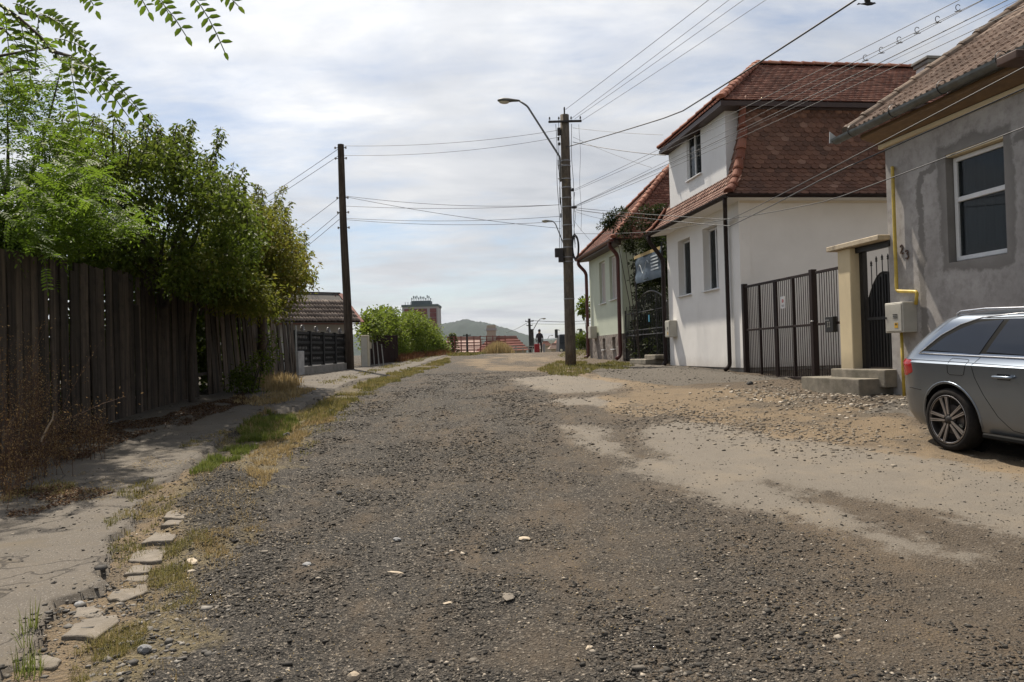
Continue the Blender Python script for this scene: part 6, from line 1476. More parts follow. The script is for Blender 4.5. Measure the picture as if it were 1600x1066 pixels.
for q_ in (-.17, .17): m = MB(); m.lathe([(.001, -.02), (.08, -.02), (.08, .02), (.001, .02)], Vector((bg_.x + q_, 54.7, bz_ + .08)), (1, 0, 0), 10); m.build('wheel', DK, BAG)
bp_ = at(850, 545, 55.5); m = MB(); z_ = gzf(bp_.x, 55.5); m.tube([Vector((bp_.x, 55.5, z_)), Vector((bp_.x, 55.5, z_ + .75))], .10, 10); m.build('bollard', PALEW, None, label='short pale concrete bollard at the crest right of the person', cat='bollard')
# walking person in dark clothes beyond the crest
def person(o, h, label):
    T = empty('person', o, label, 'person'); CL = simple('dark coat', (.022, .018, .024), (.03, .02, .025), 6, .9); SK = simple('skin', (.42, .26, .19), None, 9, .6, 0, 0); s = h / 1.75
    vs = [(0, 0, .95), (0, 0, 1.2), (0, 0, 1.42), (0, 0, 1.52), (0, 0, 1.62), (.17, 0, 1.40), (.24, .02, 1.15), (.22, -.10, .93), (.21, -.14, .84), (-.17, 0, 1.40), (-.25, .0, 1.15), (-.24, -.02, .92), (-.23, -.04, .83), (.09, 0, .9), (.11, -.10, .5), (.11, -.04, .08), (.11, -.18, .03), (-.09, 0, .9), (-.10, .06, .5), (-.10, .18, .10), (-.10, .08, .03), (0, -.01, 1.70)]
    es = [(0, 1), (1, 2), (2, 3), (3, 4), (4, 21), (2, 5), (5, 6), (6, 7), (7, 8), (2, 9), (9, 10), (10, 11), (11, 12), (0, 13), (13, 14), (14, 15), (15, 16), (0, 17), (17, 18), (18, 19), (19, 20)]
    rs = [.19, .17, .18, .06, .095, .075, .055, .045, .04, .075, .055, .045, .04, .10, .07, .05, .045, .10, .07, .05, .045, .09]
    me = bpy.data.meshes.new('body'); me.from_pydata([(x * s, y * s, z * s) for x, y, z in vs], es, []); ob = bpy.data.objects.new('body', me); COL.objects.link(ob)
    md = ob.modifiers.new('s', 'SKIN'); me.skin_vertices[0].data[0].use_root = True
    for i, r_ in enumerate(rs): me.skin_vertices[0].data[i].radius = (r_ * s, r_ * s * .85)
    sb = ob.modifiers.new('d', 'SUBSURF'); sb.levels = 2; sb.render_levels = 2
    bpy.context.view_layer.update(); ev = ob.evaluated_get(bpy.context.evaluated_depsgraph_get()); m2 = bpy.data.meshes.new_from_object(ev); bpy.data.objects.remove(ob)
    m2.materials.clear(); m2.materials.append(CL); m2.materials.append(SK)
    for p in m2.polygons: p.material_index = 1 if p.center.z > 1.50 * s or (abs(p.center.x) > .2 * s and p.center.z < .88 * s and p.center.z > .7 * s) else 0; p.use_smooth = True
    b_ = link('body', m2, None, T, o)
    m = MB(); m.lathe([(.001, 1.80), (.07, 1.78), (.10, 1.70), (.098, 1.63), (.07, 1.60)], o, Zv, 12); m.v = [((x - o.x) * s + o.x, (y - o.y) * s + o.y + .01, (z - o.z) * s + o.z) for x, y, z in m.v]; m.build('hair', TM, T, smooth=True)
pp = at(843.5, 545, 55.0); person(Vector((pp.x, 55.0, gzf(pp.x, 55.0))), 1.75 if 1 else 0, 'person in a dark coat walking up the road at the crest')
# ================================================================== parked estate car, rear in view
def car():
    RW = og(1479, 708); RW = Vector((RW.x, RW.y, 0)); ang = math.atan2(.19, -.98)
    cz = float(road_z(RW.x, RW.y)); F_ = Vector((.205, -.975, -.035)).normalized(); Rt = Vector((-.975, -.205, 0)).normalized(); Up = Rt.cross(F_); Up = Up if Up.z > 0 else -Up
    O = Vector((RW.x, RW.y, cz)) - Rt * .90                      # rear axle centre on the ground
    T = empty('parked_car', O, 'silver grey estate car parked at the right edge with its rear wheel in view', 'car')
    Wc = lambda x, y, z: O + F_ * x + Rt * y + Up * z
    def paint():
        t = NT('silver grey car paint', .24, .88, .5); c = t.mix(t.noise(900, 2, .5), (.165, .195, .235), (.21, .24, .28))
        sx = t.N.new('ShaderNodeSeparateXYZ'); t.L.new(t.pos, sx.inputs[0])
        dust = t.math('MULTIPLY', t.rng(sx.outputs[2], cz + .6, cz + .15, 0, .4), t.ramp(t.noise(5, 6, .7), [(.3, .4), (.7, 1.0)]))
        c = t.mix(dust, c, (.24, .20, .15)); t.base(c); t.rough(t.rng(dust, 0, .5, .30, .7)); t.b.inputs['Coat Weight'].default_value = .6; t.b.inputs['Coat Roughness'].default_value = .06; return t.m
    PT = paint(); RUBR = simple('black tyre rubber', (.011, .010, .010), (.018, .016, .015), 12, .9, 0, .3, .003, 80, spec=.15, dirt=(.035, .03, .024)); PL_ = simple('black trim plastic', (.007, .007, .007), None, 12, .75, 0, 0, spec=.12)
    CHR = simple('bright trim', (.62, .63, .65), (.5, .5, .52), 12, .22, .9, 0); DG_ = glassmat('privacy glass', (.010, .012, .016), .04)
    # z, rear x, front x, half width, corner radius
    S = [(.20, -.70, 3.50, .75, .25), (.24, -.76, 3.60, .81, .30), (.34, -.85, 3.70, .850, .36), (.50, -.90, 3.76, .876, .40), (.60, -.905, 3.76, .892, .42), (.625, -.890, 3.75, .894, .42), (.72, -.882, 3.72, .904, .40), (.84, -.87, 3.60, .912, .38), (.895, -.865, 3.40, .914, .36), (.915, -.855, 3.25, .892, .35),
         (.98, -.83, 2.80, .850, .33), (1.005, -.815, 2.55, .835, .32), (1.10, -.73, 2.35, .795, .30), (1.20, -.63, 2.12, .748, .29), (1.30, -.51, 1.85, .700, .28), (1.355, -.43, 1.66, .668, .27), (1.385, -.35, 1.52, .635, .26), (1.41, -.22, 1.35, .58, .24), (1.43, -.02, 1.10, .48, .22), (1.44, .15, .85, .3, .15)]
    NQ = 14
    def ring(z, x0, x1, w, r):
        pts = []
        nS = 44
        side = [x0 + r + (x1 - x0 - 2 * r) * k / nS for k in range(nS + 1)]
        for x in side: pts.append((x, w - .030 * ((x - 1.4) / 2.2) ** 2 * (1 if z < 1 else .6), z))
        f = lambda cx, cy, a: (cx + r * math.cos(a), cy + r * math.sin(a), z)
        ye = w - .030
        for k in range(1, NQ): a = math.pi / 2 * (1 - k / NQ); pts.append(f(x1 - r, ye - r, a))
        for k in range(9): pts.append((x1 + .02 * (1 - ((k - 4) / 4) ** 2), (ye - r) * (1 - k / 4), z))
        for k in range(1, NQ): a = -math.pi / 2 * k / NQ; pts.append(f(x1 - r, -(ye - r), a))
        for x in side[::-1]: pts.append((x, -(w - .030 * ((x - 1.4) / 2.2) ** 2 * (1 if z < 1 else .6)), z))
        for k in range(1, NQ): a = -math.pi / 2 - math.pi / 2 * k / NQ; pts.append(f(x0 + r, -(ye - r), a))
        for k in range(9): pts.append((x0 - .03 * (1 - ((k - 4) / 4) ** 2), -(ye - r) * (1 - k / 4), z))
        for k in range(1, NQ): a = math.pi - math.pi / 2 * k / NQ; pts.append(f(x0 + r, ye - r, a))
        return pts
    S2 = []
    for i in range(len(S) - 1):
        n_ = max(1, int((S[i + 1][0] - S[i][0]) / .035))
        for k in range(n_): t = k / n_; S2.append(tuple(S[i][j] * (1 - t) + S[i + 1][j] * t for j in range(5)))
    S2.append(S[-1])
    rings = [ring(*s) for s in S2]; n = len(rings[0]); mb = MB(); mb.add([p for r_ in rings for p in r_], [(i * n + k, i * n + (k + 1) % n, (i + 1) * n + (k + 1) % n, (i + 1) * n + k) for i in range(len(rings) - 1) for k in range(n)] + [tuple(range(n))[::-1], tuple((len(rings) - 1) * n + k for k in range(n))])
    me = mb.mesh('body'); ob = bpy.data.objects.new('tmp', me); COL.objects.link(ob); cuts = []
    for x in (0, 2.81):
        for s in (-1, 1):
            c = MB(); c.lathe([(.001, 0), (.368, 0), (.368, .34), (.001, .34)], (x, s * .62, .325), (0, s, 0), 44); co = bpy.data.objects.new('cut', c.mesh('cut')); COL.objects.link(co); cuts.append(co)
            b_ = ob.modifiers.new('b', 'BOOLEAN'); b_.operation = 'DIFFERENCE'; b_.object = co; b_.solver = 'EXACT'
    bpy.context.view_layer.update(); ev = ob.evaluated_get(bpy.context.evaluated_depsgraph_get()); m2 = bpy.data.meshes.new_from_object(ev)
    for c in cuts + [ob]: bpy.data.objects.remove(c)
    BMt = Matrix.Identity(4)
    for i in range(3): BMt[i][0] = F_[i]; BMt[i][1] = Rt[i]; BMt[i][2] = Up[i]
    BMt = Matrix.Translation(O) @ BMt; flip = BMt.to_3x3().determinant() < 0
    m2.transform(Matrix.Translation(-O) @ BMt)
    if flip: m2.flip_normals()
    m2.name = 'body'; m2.materials.clear(); m2.materials.append(PT); m2.materials.append(PL_)
    m2.polygons.foreach_set('use_smooth', [True] * len(m2.polygons)); m2.set_sharp_from_angle(angle=math.radians(32))
    # inner arch faces are dark
    inv = (Matrix.Translation(-O) @ BMt).inverted()
    for p in m2.polygons:
        c = inv @ p.center
        for x in (0, 2.81):
            if math.hypot(c.x - x, c.z - .325) < .372 and abs(c.y) < .885 and abs(c.y) > .5: p.material_index = 1
    link('body', m2, None, T, O)
    zs = [s[0] for s in S]; ws = [s[3] for s in S]
    def yw(x, z): return float(np.interp(z, zs, ws)) - .030 * ((x - 1.4) / 2.2) ** 2 * (1 if z < 1 else .6)
    def onside(x, z, s=1, off=.004): return Wc(x, s * (yw(x, z) + off), z)
    def patch(poly, name, mat, s, off, parent=T):
        """flat outline on the side surface, cut into thin horizontal bands"""
        zz = sorted({p[1] for p in poly}); z0, z1 = zz[0], zz[-1]; m = MB(); K = 14; prev = None
        def span(z):
            xs_ = []
            for i in range(len(poly)):
                (xa, za), (xb, zb_) = poly[i], poly[(i + 1) % len(poly)]
                if (za - z) * (zb_ - z) <= 0 and abs(za - zb_) > 1e-9: xs_.append(xa + (xb - xa) * (z - za) / (zb_ - za))
            return (min(xs_), max(xs_)) if xs_ else None
        for k in range(K + 1):
            z = z0 + 1e-4 + (z1 - z0 - 2e-4) * k / K; sp = span(z)
            if sp and prev:
                N2 = 8
                for q in range(N2):
                    a0 = prev[1][0] + (prev[1][1] - prev[1][0]) * q / N2; a1 = prev[1][0] + (prev[1][1] - prev[1][0]) * (q + 1) / N2; b0 = sp[0] + (sp[1] - sp[0]) * q / N2; b1 = sp[0] + (sp[1] - sp[0]) * (q + 1) / N2
                    m.quad(onside(a0, prev[0], s, off), onside(a1, prev[0], s, off), onside(b1, z, s, off), onside(b0, z, s, off))
            if sp: prev = (z, sp)
        return m.build(name, mat, parent, loc=O, smooth=True)
    def line(pts, r, name, mat, s, off=.002, parent=T, n=5):
        m = MB(); o = []
        for i in range(len(pts) - 1):
            for k in range(6): t = k / 6; o.append(onside(pts[i][0] * (1 - t) + pts[i + 1][0] * t, pts[i][1] * (1 - t) + pts[i + 1][1] * t, s, off))
        o.append(onside(*pts[-1], s, off)); m.tube(o, r, n); return m.build(name, mat, parent, loc=O, smooth=True)
    GQ = [(-.36, 1.015), (.36, 1.005), (.50, 1.345), (.22, 1.325), (.02, 1.26), (-.16, 1.17)]
    GR = [(.43, 1.005), (1.33, 1.00), (1.36, 1.375), (.60, 1.365), (.57, 1.35)]
    GF = [(1.40, 1.00), (2.30, .99), (2.05, 1.15), (1.62, 1.375), (1.43, 1.378)]
    BACK = [(-.44, .998), (2.40, .985), (2.1, 1.15), (1.66, 1.395), (.6, 1.390), (.22, 1.360), (-.02, 1.29), (-.22, 1.185)]
    for s in (1, -1):
        patch(BACK, 'window_surround', PL_, s, .003)
        for G_ in (GQ, GR, GF): patch(G_, 'side_window', DG_, s, .0075)
        line([(-.46, .990), (1.0, .983), (2.42, .972)], .008, 'chrome_strip', CHR, s, .006)
        line([(-.46, .990), (-.23, 1.187), (-.02, 1.298), (.22, 1.368), (.6, 1.400), (1.66, 1.405), (2.1, 1.16)], .007, 'chrome_strip', CHR, s, .004)
        # door shut lines, fuel flap, handles
        gp_ = lambda pts: line(pts, .0035, 'shut_line', PL_, s, -.001)
        gp_([(.39, .975), (.335, .90), (.37, .78), (.46, .62), (.60, .42), (.75, .30), (1.0, .27), (2.2, .26)]); gp_([(1.37, .975), (1.36, .60), (1.40, .28)]); gp_([(2.32, .96), (2.36, .60), (2.22, .26)])
        gp_([(-.86 + .30, .615), (-.52, .612), (-.38, .60)])
        if s == 1: gp_([(.04, .955), (.25, .95), (.27, .94), (.235, .80), (.21, .79), (.05, .79), (.02, .81), (.02, .93), (.04, .955)])
        line([(-.60, .925), (.2, .922), (1.2, .905), (2.6, .88)], .0035, 'crease', PT, s, .002)
        for hx in (.62, 1.62):
            a = [onside(hx - .02 + .24 * t, .80 + .004 * t, s, .012 + .030 * math.sin(math.pi * t) ** .4) for t in np.linspace(0, 1, 9)]; m = MB(); m.tube(a, [.012] + [.0155] * 7 + [.012], 8); h = m.build('door_handle', PT, T, loc=O, smooth=True)
            patch([(hx + .03, .775), (hx + .17, .775), (hx + .19, .80), (hx + .17, .83), (hx + .03, .83), (hx + .01, .80)], 'handle_recess', PL_, s, .002, h)
        for x_ in (0,):
            arch = [(x_ + .385 * math.cos(a), .325 + .385 * math.sin(a)) for a in np.linspace(math.radians(-14), math.radians(194), 26)]
            line([p for p in arch if p[1] > .24], .011, 'arch_lip', PT, s, -.002)
        # roof rail
        rail = [Wc(x, s * y, z) for x, y, z in ((-.20, .585, 1.400), (-.12, .60, 1.432), (.2, .60, 1.452), (.9, .585, 1.448), (1.35, .57, 1.425), (1.42, .565, 1.405))]
        o_ = [rail[0]]
        for i in range(len(rail) - 1): o_ += [rail[i].lerp(rail[i + 1], t) for t in (.33, .66, 1)]
        m = MB(); m.tube(o_, .014, 8); m.build('roof_rail', CHR, T, loc=O, smooth=True)
        # tail light wrapping the corner
        vs = []; 
        for j, z in enumerate((.745, .785, .84, .89, .925)):
            e = (.78, .97, 1, 1, .90)[j]
            w = float(np.interp(z, zs, ws)) - .03; x0 = float(np.interp(z, zs, [q[1] for q in S])); r_ = float(np.interp(z, zs, [q[4] for q in S]))
            for k in range(11):
                a = math.pi - math.radians(86) * (k / 10 * e + (0 if 1 else 0)); a = math.pi - math.radians(4) - math.radians(87) * (k / 10) * e
                vs.append(Wc(x0 + r_ + (r_ + .007) * math.cos(a), s * (w - r_ + (r_ + .007) * math.sin(a)), z))
        m = MB(); m.add(vs, [(j * 11 + k, j * 11 + k + 1, (j + 1) * 11 + k + 1, (j + 1) * 11 + k) for j in range(4) for k in range(10)]); m.build('tail_light', simple('red lamp glass', (.30, .008, .010), (.20, .006, .008), 20, .15, 0, 0), T, loc=O, smooth=True)
        m = MB(); m.box(Wc(3.55, s * .62, .70), (.34, .30, .12), (F_, Rt, Up)); m.build('headlight', LG, T, loc=O, bevel=.03)
        m = MB(); m.box(Wc(2.05, s * 1.0, 1.02), (.12, .22, .14), (F_, Rt, Up)); m.build('wing_mirror', PT, T, loc=O, bevel=.03, seg=3)
    # spoiler, rear glass, windscreen, plate
    m = MB(); m.poly([Wc(x, y, z) for x, y, z in ((-.10, .44, 1.395), (-.33, .42, 1.384), (-.43, .28, 1.382), (-.43, -.28, 1.382), (-.33, -.42, 1.384), (-.10, -.44, 1.395))], Up, .022); m.build('spoiler', PT, T, loc=O, bevel=.008, seg=2)
    m = MB(); m.poly([Wc(x, y, z) for x, y, z in ((-.815, .58, 1.04), (-.815, -.58, 1.04), (-.52, -.46, 1.32), (-.52, .46, 1.32))], F_, -.004); m.build('rear_window', DG_, T, loc=O)
    m = MB(); m.poly([Wc(x, y, z) for x, y, z in ((2.60, .66, 1.02), (2.60, -.66, 1.02), (1.72, -.50, 1.37), (1.72, .50, 1.37))], Up, .004); m.build('windscreen', DG_, T, loc=O)
    m = MB(); m.box(Wc(-.935, 0, .78), (.01, .5, .11), (F_, Rt, Up)); m.build('number_plate', SW, T, loc=O)
    m = MB(); m.box(Wc(1.4, 0, .24), (3.6, 1.5, .12), (F_, Rt, Up)); m.build('underbody', PL_, T, loc=O)
    for s in (-1, 1): m = MB(); m.bar(Wc(.42, s * .845, .215), Wc(2.40, s * .845, .215), .05, .05, Up); m.build('sill', PL_, T, loc=O, bevel=.012)
    # wheels
    RIMC = simple('machined spoke', (.46, .42, .40), (.38, .35, .33), 30, .32, .8, 0); RIMD = simple('dark rim', (.045, .040, .038), (.03, .028, .026), 14, .45, .5, 0); DISC = simple('brake disc', (.22, .20, .19), None, 14, .4, .7, 0)
    for x in (0, 2.81):
        for s in (1, -1):
            c = Wc(x, s * .888, .323); ax = Rt * s; a, b = F_, Up
            m = MB(); m.lathe([(.245, -.20), (.262, -.215), (.300, -.21), (.318, -.19), (.324, -.16), (.324, -.05), (.318, -.022), (.302, -.004), (.275, .002), (.252, -.004), (.245, -.015), (.243, -.1)], c, ax, 56, True); wh = m.build('wheel', RUBR, T, loc=O, smooth=True)
            m = MB(); m.lathe([(.245, -.012), (.250, -.002), (.244, .002), (.236, -.006), (.226, -.05), (.218, -.15), (.222, -.2)], c, ax, 48); m.lathe([(.001, -.085), (.222, -.085)], c, ax, 40); m.build('rim', RIMD, wh, loc=O, smooth=True)
            m = MB(); m.lathe([(.2335, -.008), (.247, .002), (.2505, -.001)], c, ax, 48); m.build('rim_lip', RIMC, wh, loc=O, smooth=True)
            m = MB(); m.lathe([(.001, -.066), (.150, -.066), (.150, -.078), (.001, -.078)], c, ax, 32); m.build('brake_disc', DISC, wh, loc=O)
            m = MB(); mf = MB()
            for k in range(5):
                th = math.radians(90 + 72 * k + 14)
                for q in (-1, 1):
                    t0, t1 = th + q * .30, th + q * .165
                    P0 = lambda rr, tt, h: c + (a * math.cos(tt) + b * math.sin(tt)) * rr + ax * h
                    for off in (-.045, .045):
                        m.bar(P0(.055, t0 + off * 2.2, -.018), P0(.236, t1 + off * .9, -.010), .010, .022, ax)
                    mf.bar(P0(.05, t0, -.030), P0(.236, t1, -.024), .030, .018, ax)
            m.build('spoke_edges', RIMC, wh, loc=O); mf.build('spokes', RIMD, wh, loc=O)
            m = MB(); m.lathe([(.001, -.002), (.028, -.002), (.034, -.010), (.062, -.022), (.070, -.045)], c, ax, 24); m.build('hub', RIMD, wh, loc=O, smooth=True)
            m = MB()
            for k in range(5): t_ = math.radians(72 * k + 50); m.lathe([(.001, -.008), (.007, -.008), (.008, -.02)], c + (a * math.cos(t_) + b * math.sin(t_)) * .048, ax, 8)
            m.build('wheel_bolts', RIMC, wh, loc=O)
            m = MB(); t_ = math.radians(-42); m.box(c + (a * math.cos(t_) + b * math.sin(t_)) * .125 - ax * .06, (.05, .09, .03), (a * math.cos(t_) + b * math.sin(t_), a * -math.sin(t_) + b * math.cos(t_), ax)); m.build('brake_caliper', simple('yellowed caliper', (.35, .33, .24), None, 14, .5, 0, 0), wh, loc=O, bevel=.008)
            mb_ = MB(); mb_.lathe([(.001, -.26), (.362, -.26), (.362, -.262), (.001, -.262)], c, ax, 24); mb_.build('arch_liner', PL_, T, loc=O)
car()
# ================================================================== leaves
def rand_dirs(n):
    v = NR.normal(size=(n, 3)); return v / np.linalg.norm(v, axis=1, keepdims=True)
def unit(v): return v / np.maximum(np.linalg.norm(v, axis=-1, keepdims=True), 1e-9)
def leaves(name, C, D, Nn, Ln, Wd, tint, mat, parent=None, kind=None, loc=None, fold=.25, hexa=False):
    """C base points, D direction along the leaf, Nn rough normal"""
    n = len(C); D = unit(D); S = unit(np.cross(D, Nn)); U = np.cross(S, D); Ln = np.broadcast_to(Ln, n)[:, None]; Wd = np.broadcast_to(Wd, n)[:, None]
    if hexa:
        V = np.stack([C, C + D * Ln * .30 + S * Wd * .46 + U * Wd * fold, C + D * Ln * .72 + S * Wd * .40 + U * Wd * fold, C + D * Ln - U * Ln * .06, C + D * Ln * .72 - S * Wd * .40 + U * Wd * fold, C + D * Ln * .30 - S * Wd * .46 + U * Wd * fold], 1)
        Fb = np.array([(0, 1, 2, 3), (0, 3, 4, 5)]); k = 6
    else:
        V = np.stack([C, C + D * Ln * .45 + S * Wd * .5 + U * Wd * fold, C + D * Ln - U * Ln * .08, C + D * Ln * .45 - S * Wd * .5 + U * Wd * fold], 1); Fb = np.array([(0, 1, 2), (0, 2, 3)]); k = 4
    F_ = (Fb[None] + (np.arange(n) * k)[:, None, None]).reshape(-1, Fb.shape[1])
    return np_mesh(name, V.reshape(-1, 3), F_, mat, parent, kind, dict(tint=np.repeat(tint, k)), loc=(loc if loc is not None else (wl(parent) if parent is not None else (0, 0, 0))))
def in_poly(poly, n):
    """random pixels in a polygon"""
    P = np.array(poly, float); x0, y0 = P.min(0); x1, y1 = P.max(0); o = []
    while len(o) < n:
        x = NR.uniform(x0, x1, n); y = NR.uniform(y0, y1, n); s = sdpoly(P, x, y) > 0; o += list(zip(x[s], y[s]))
    return o[:n]
def at_np(px, py, Y):
    d = np.outer((np.asarray(px) - 800) / FPX, CR) + np.outer((533 - np.asarray(py)) / FPX, CU) + np.array(CF)
    return np.array(CP) + d * (np.asarray(Y) / d[:, 1])[:, None]
BARK = simple('grey brown bark', (.07, .055, .042), (.04, .032, .026), 12, .9, 0, .7, .01, 40, sc=(1, 1, .3))
LMA = leafmat('plum leaf', (.024, .038, .006), (.088, .122, .016), (.17, .155, .03), .34)
LMB = leafmat('yellowing leaf', (.045, .055, .008), (.125, .140, .020), (.26, .19, .045), .38)
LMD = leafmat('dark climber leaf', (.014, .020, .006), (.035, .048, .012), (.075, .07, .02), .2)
LML = leafmat('locust leaf', (.030, .052, .006), (.105, .165, .016), (.18, .20, .04), .46)
LMH = leafmat('hedge leaf', (.040, .062, .008), (.105, .145, .018), (.24, .25, .06), .42)
def clumped(centres, per, rad, flat=.8):
    n = len(centres) * per; C = np.repeat(centres, per, 0); r = np.repeat(rad, per)[:, None] if np.ndim(rad) else rad
    d = rand_dirs(n); q = NR.random((n, 1)) ** .45; off = d * q * r; off[:, 2] *= flat; return C + off, d
def limb(a, b, r0, r1, bend=.25, n=8):
    a, b = Vector(a), Vector(b); m = (a + b) / 2 + Vector((R.uniform(-1, 1), R.uniform(-1, 1), R.uniform(.2, 1))) * bend; pts = []
    for k in range(n + 1): t = k / n; pts.append(a * (1 - t) ** 2 + m * 2 * t * (1 - t) + b * t * t)
    return pts, [r0 + (r1 - r0) * k / n for k in range(n + 1)]
def tree(name, base, label, poly, D0, D1, nc, per, rad, Ll, Lw, mat, shoots=(), trunk_top=None, lim=9, tdark=0.0, trunk_r=.11, holes=(), tint_x=None, cat='tree'):
    T = empty(name, base, label, cat); px = np.array(in_poly(poly, nc)); Y = NR.uniform(D0, D1, nc); C = at_np(px[:, 0], px[:, 1], Y)
    rr = NR.uniform(rad * .45, rad * 1.35, nc); P_, d = clumped(C, per, rr)
    keep = np.ones(len(P_), bool)
    tint_c = np.repeat(NR.beta(2.2, 2.4, nc), per); tint = np.clip(tint_c * .6 + NR.random(len(P_)) * .5 - tdark, 0, 1)
    if tint_x: tint = np.clip(tint + np.interp(np.repeat(px[:, 0], per), *tint_x), 0, 1)
    Dd = d * .6 + rand_dirs(len(P_)) * .7 + np.array((0, 0, -.35)); Nn = rand_dirs(len(P_)) * .8 + np.array((0, 0, 1.0))
    Cs, Ds, Ns, Ts = [P_], [Dd], [Nn], [tint]
    if shoots:
        pt_ = np.array(poly, float); ymin = {}
        xs2 = np.linspace(pt_[:, 0].min() + 6, pt_[:, 0].max() - 6, 34); extra = []
        for x_ in xs2:
            c_ = [py for py in np.arange(150, 520, 3.0) if sdpoly(pt_, np.array([x_]), np.array([py]))[0] > 0]
            if c_: y_ = c_[0]; h_ = R.uniform(14, 52); extra.append((x_ + R.uniform(-6, 6), y_ + 26, x_ + R.uniform(-10, 16), y_ - h_, (D0 + D1) / 2 + R.uniform(-.8, .8), R.uniform(.5, .8)))
        shoots = list(shoots) + extra
    tw = MB()
    for (bx, by, tx, ty, Yd, w) in shoots:
        a = at(bx, by, Yd); b = at(tx, ty, Yd + R.uniform(-.3, .3)); pts, rs_ = limb(a, b, .014, .004, .12, 10); tw.tube(pts, rs_, 4); Ls = (b - a).length
        n = int(Ls * 120 * w); t = NR.random(n) ** .8; i = np.clip((t * 10).astype(int), 0, 9); pa = np.array([p[:] for p in pts]); c = pa[i] + (pa[i + 1] - pa[i]) * (t * 10 - i)[:, None]
        side = rand_dirs(n) * np.array((1, 1, .35)); sp = (1.05 - t)[:, None]
        c = c + side * NR.random((n, 1)) * (.24 * w) * (sp * .8 + .25)
        Cs.append(c); Ds.append(side + np.array((0, 0, -.5))); Ns.append(rand_dirs(n) * .7 + np.array((0, 0, 1))); Ts.append(np.clip(NR.random(n) * .7 + .15, 0, 1))
    C_ = np.concatenate(Cs); n = len(C_); s = NR.uniform(.65, 1.25, n)
    leaves('crown', C_, np.concatenate(Ds), np.concatenate(Ns), Ll * s, Lw * s, np.concatenate(Ts), mat, T, 'stuff' if 0 else None)
    tt = trunk_top or at(float(np.mean([p[0] for p in poly])), float(np.max([p[1] for p in poly])) - 30, (D0 + D1) / 2)
    m = MB(); pts, rs_ = limb(base - Vector((0, 0, .2)), tt, trunk_r, trunk_r * .7, .15); m.tube(pts, rs_, 9); m.build('trunk', BARK, T, smooth=True)
    for k in range(lim):
        q = C[R.randrange(nc)]; pts, rs_ = limb(tt - Zv * R.uniform(0, .5), q, trunk_r * .45, .008, .35); m = MB(); m.tube(pts, rs_, 6); m.build('limb', BARK, T, smooth=True)
    if tw.v: tw.build('shoots', BARK, T, kind='stuff')
    return T
# dark crown behind the tall fence
b0 = at(235, 560, 13.6); b0.z = gzf(b0.x, b0.y)
S1 = [(178, 250, 182, 172, 11.8, .8), (165, 260, 160, 190, 11.6, .8), (198, 260, 200, 205, 12, .7), (228, 260, 236, 176, 12.2, .9), (240, 260, 244, 190, 12.2, .8), (222, 280, 214, 215, 12, .8), (270, 280, 278, 192, 12.5, 1.0), (285, 280, 292, 196, 12.6, 1.0), (296, 290, 300, 215, 12.6, .9), (255, 270, 258, 220, 12.4, .9),
      (305, 300, 345, 198, 12.8, .85), (320, 290, 352, 210, 12.9, .7), (340, 330, 384, 262, 13.2, .9), (355, 340, 390, 285, 13.3, .7), (318, 310, 332, 250, 12.9, .8), (130, 260, 128, 200, 11.6, .8), (145, 270, 148, 178, 11.4, .7), (110, 270, 100, 190, 11.4, .8)]
tree('broad_tree', b0, 'broad dark green tree with upright shoots behind the tall board fence', [(85, 215), (130, 218), (180, 228), (235, 226), (285, 228), (312, 258), (345, 288), (372, 315), (392, 350), (398, 380), (380, 430), (330, 470), (230, 430), (100, 412), (70, 300)], 11.4, 14.4, 340, 85, .30, .088, .045, LMA, S1, tdark=.12, lim=12)
b1 = at(405, 600, 18.3); b1.z = gzf(b1.x, b1.y)
S2_ = [(400, 350, 412, 320, 15.5, .9), (420, 350, 436, 318, 16, .9), (440, 380, 455, 355, 16.5, .9), (455, 400, 482, 398, 17, .8), (460, 430, 492, 442, 17.5, .8), (455, 450, 486, 458, 17.4, .7), (465, 420, 476, 380, 17.2, .7)]
tree('yellowing_tree', b1, 'smaller tree with yellowing leaves spilling over the leaning end of the board fence', [(330, 365), (372, 335), (405, 335), (430, 336), (450, 370), (462, 400), (478, 425), (470, 450), (445, 455), (440, 480), (405, 488), (360, 472), (318, 450), (300, 425)], 14.6, 17.8, 330, 95, .42, .085, .042, LMB, S2_, lim=9, tint_x=([300, 470], [-.1, .18]))
b1c = at(300, 560, 13.5); b1c.z = gzf(b1c.x, b1c.y)
tree('leafy_shrub', b1c, 'leafy shrub hanging over the middle of the board fence between the two trees', [(190, 395), (300, 400), (400, 440), (435, 472), (400, 480), (350, 468), (300, 448), (235, 430), (190, 412)], 12.6, 14.8, 190, 80, .36, .08, .042, LMB, (), lim=5, tdark=.08, cat='shrub', trunk_r=.06)
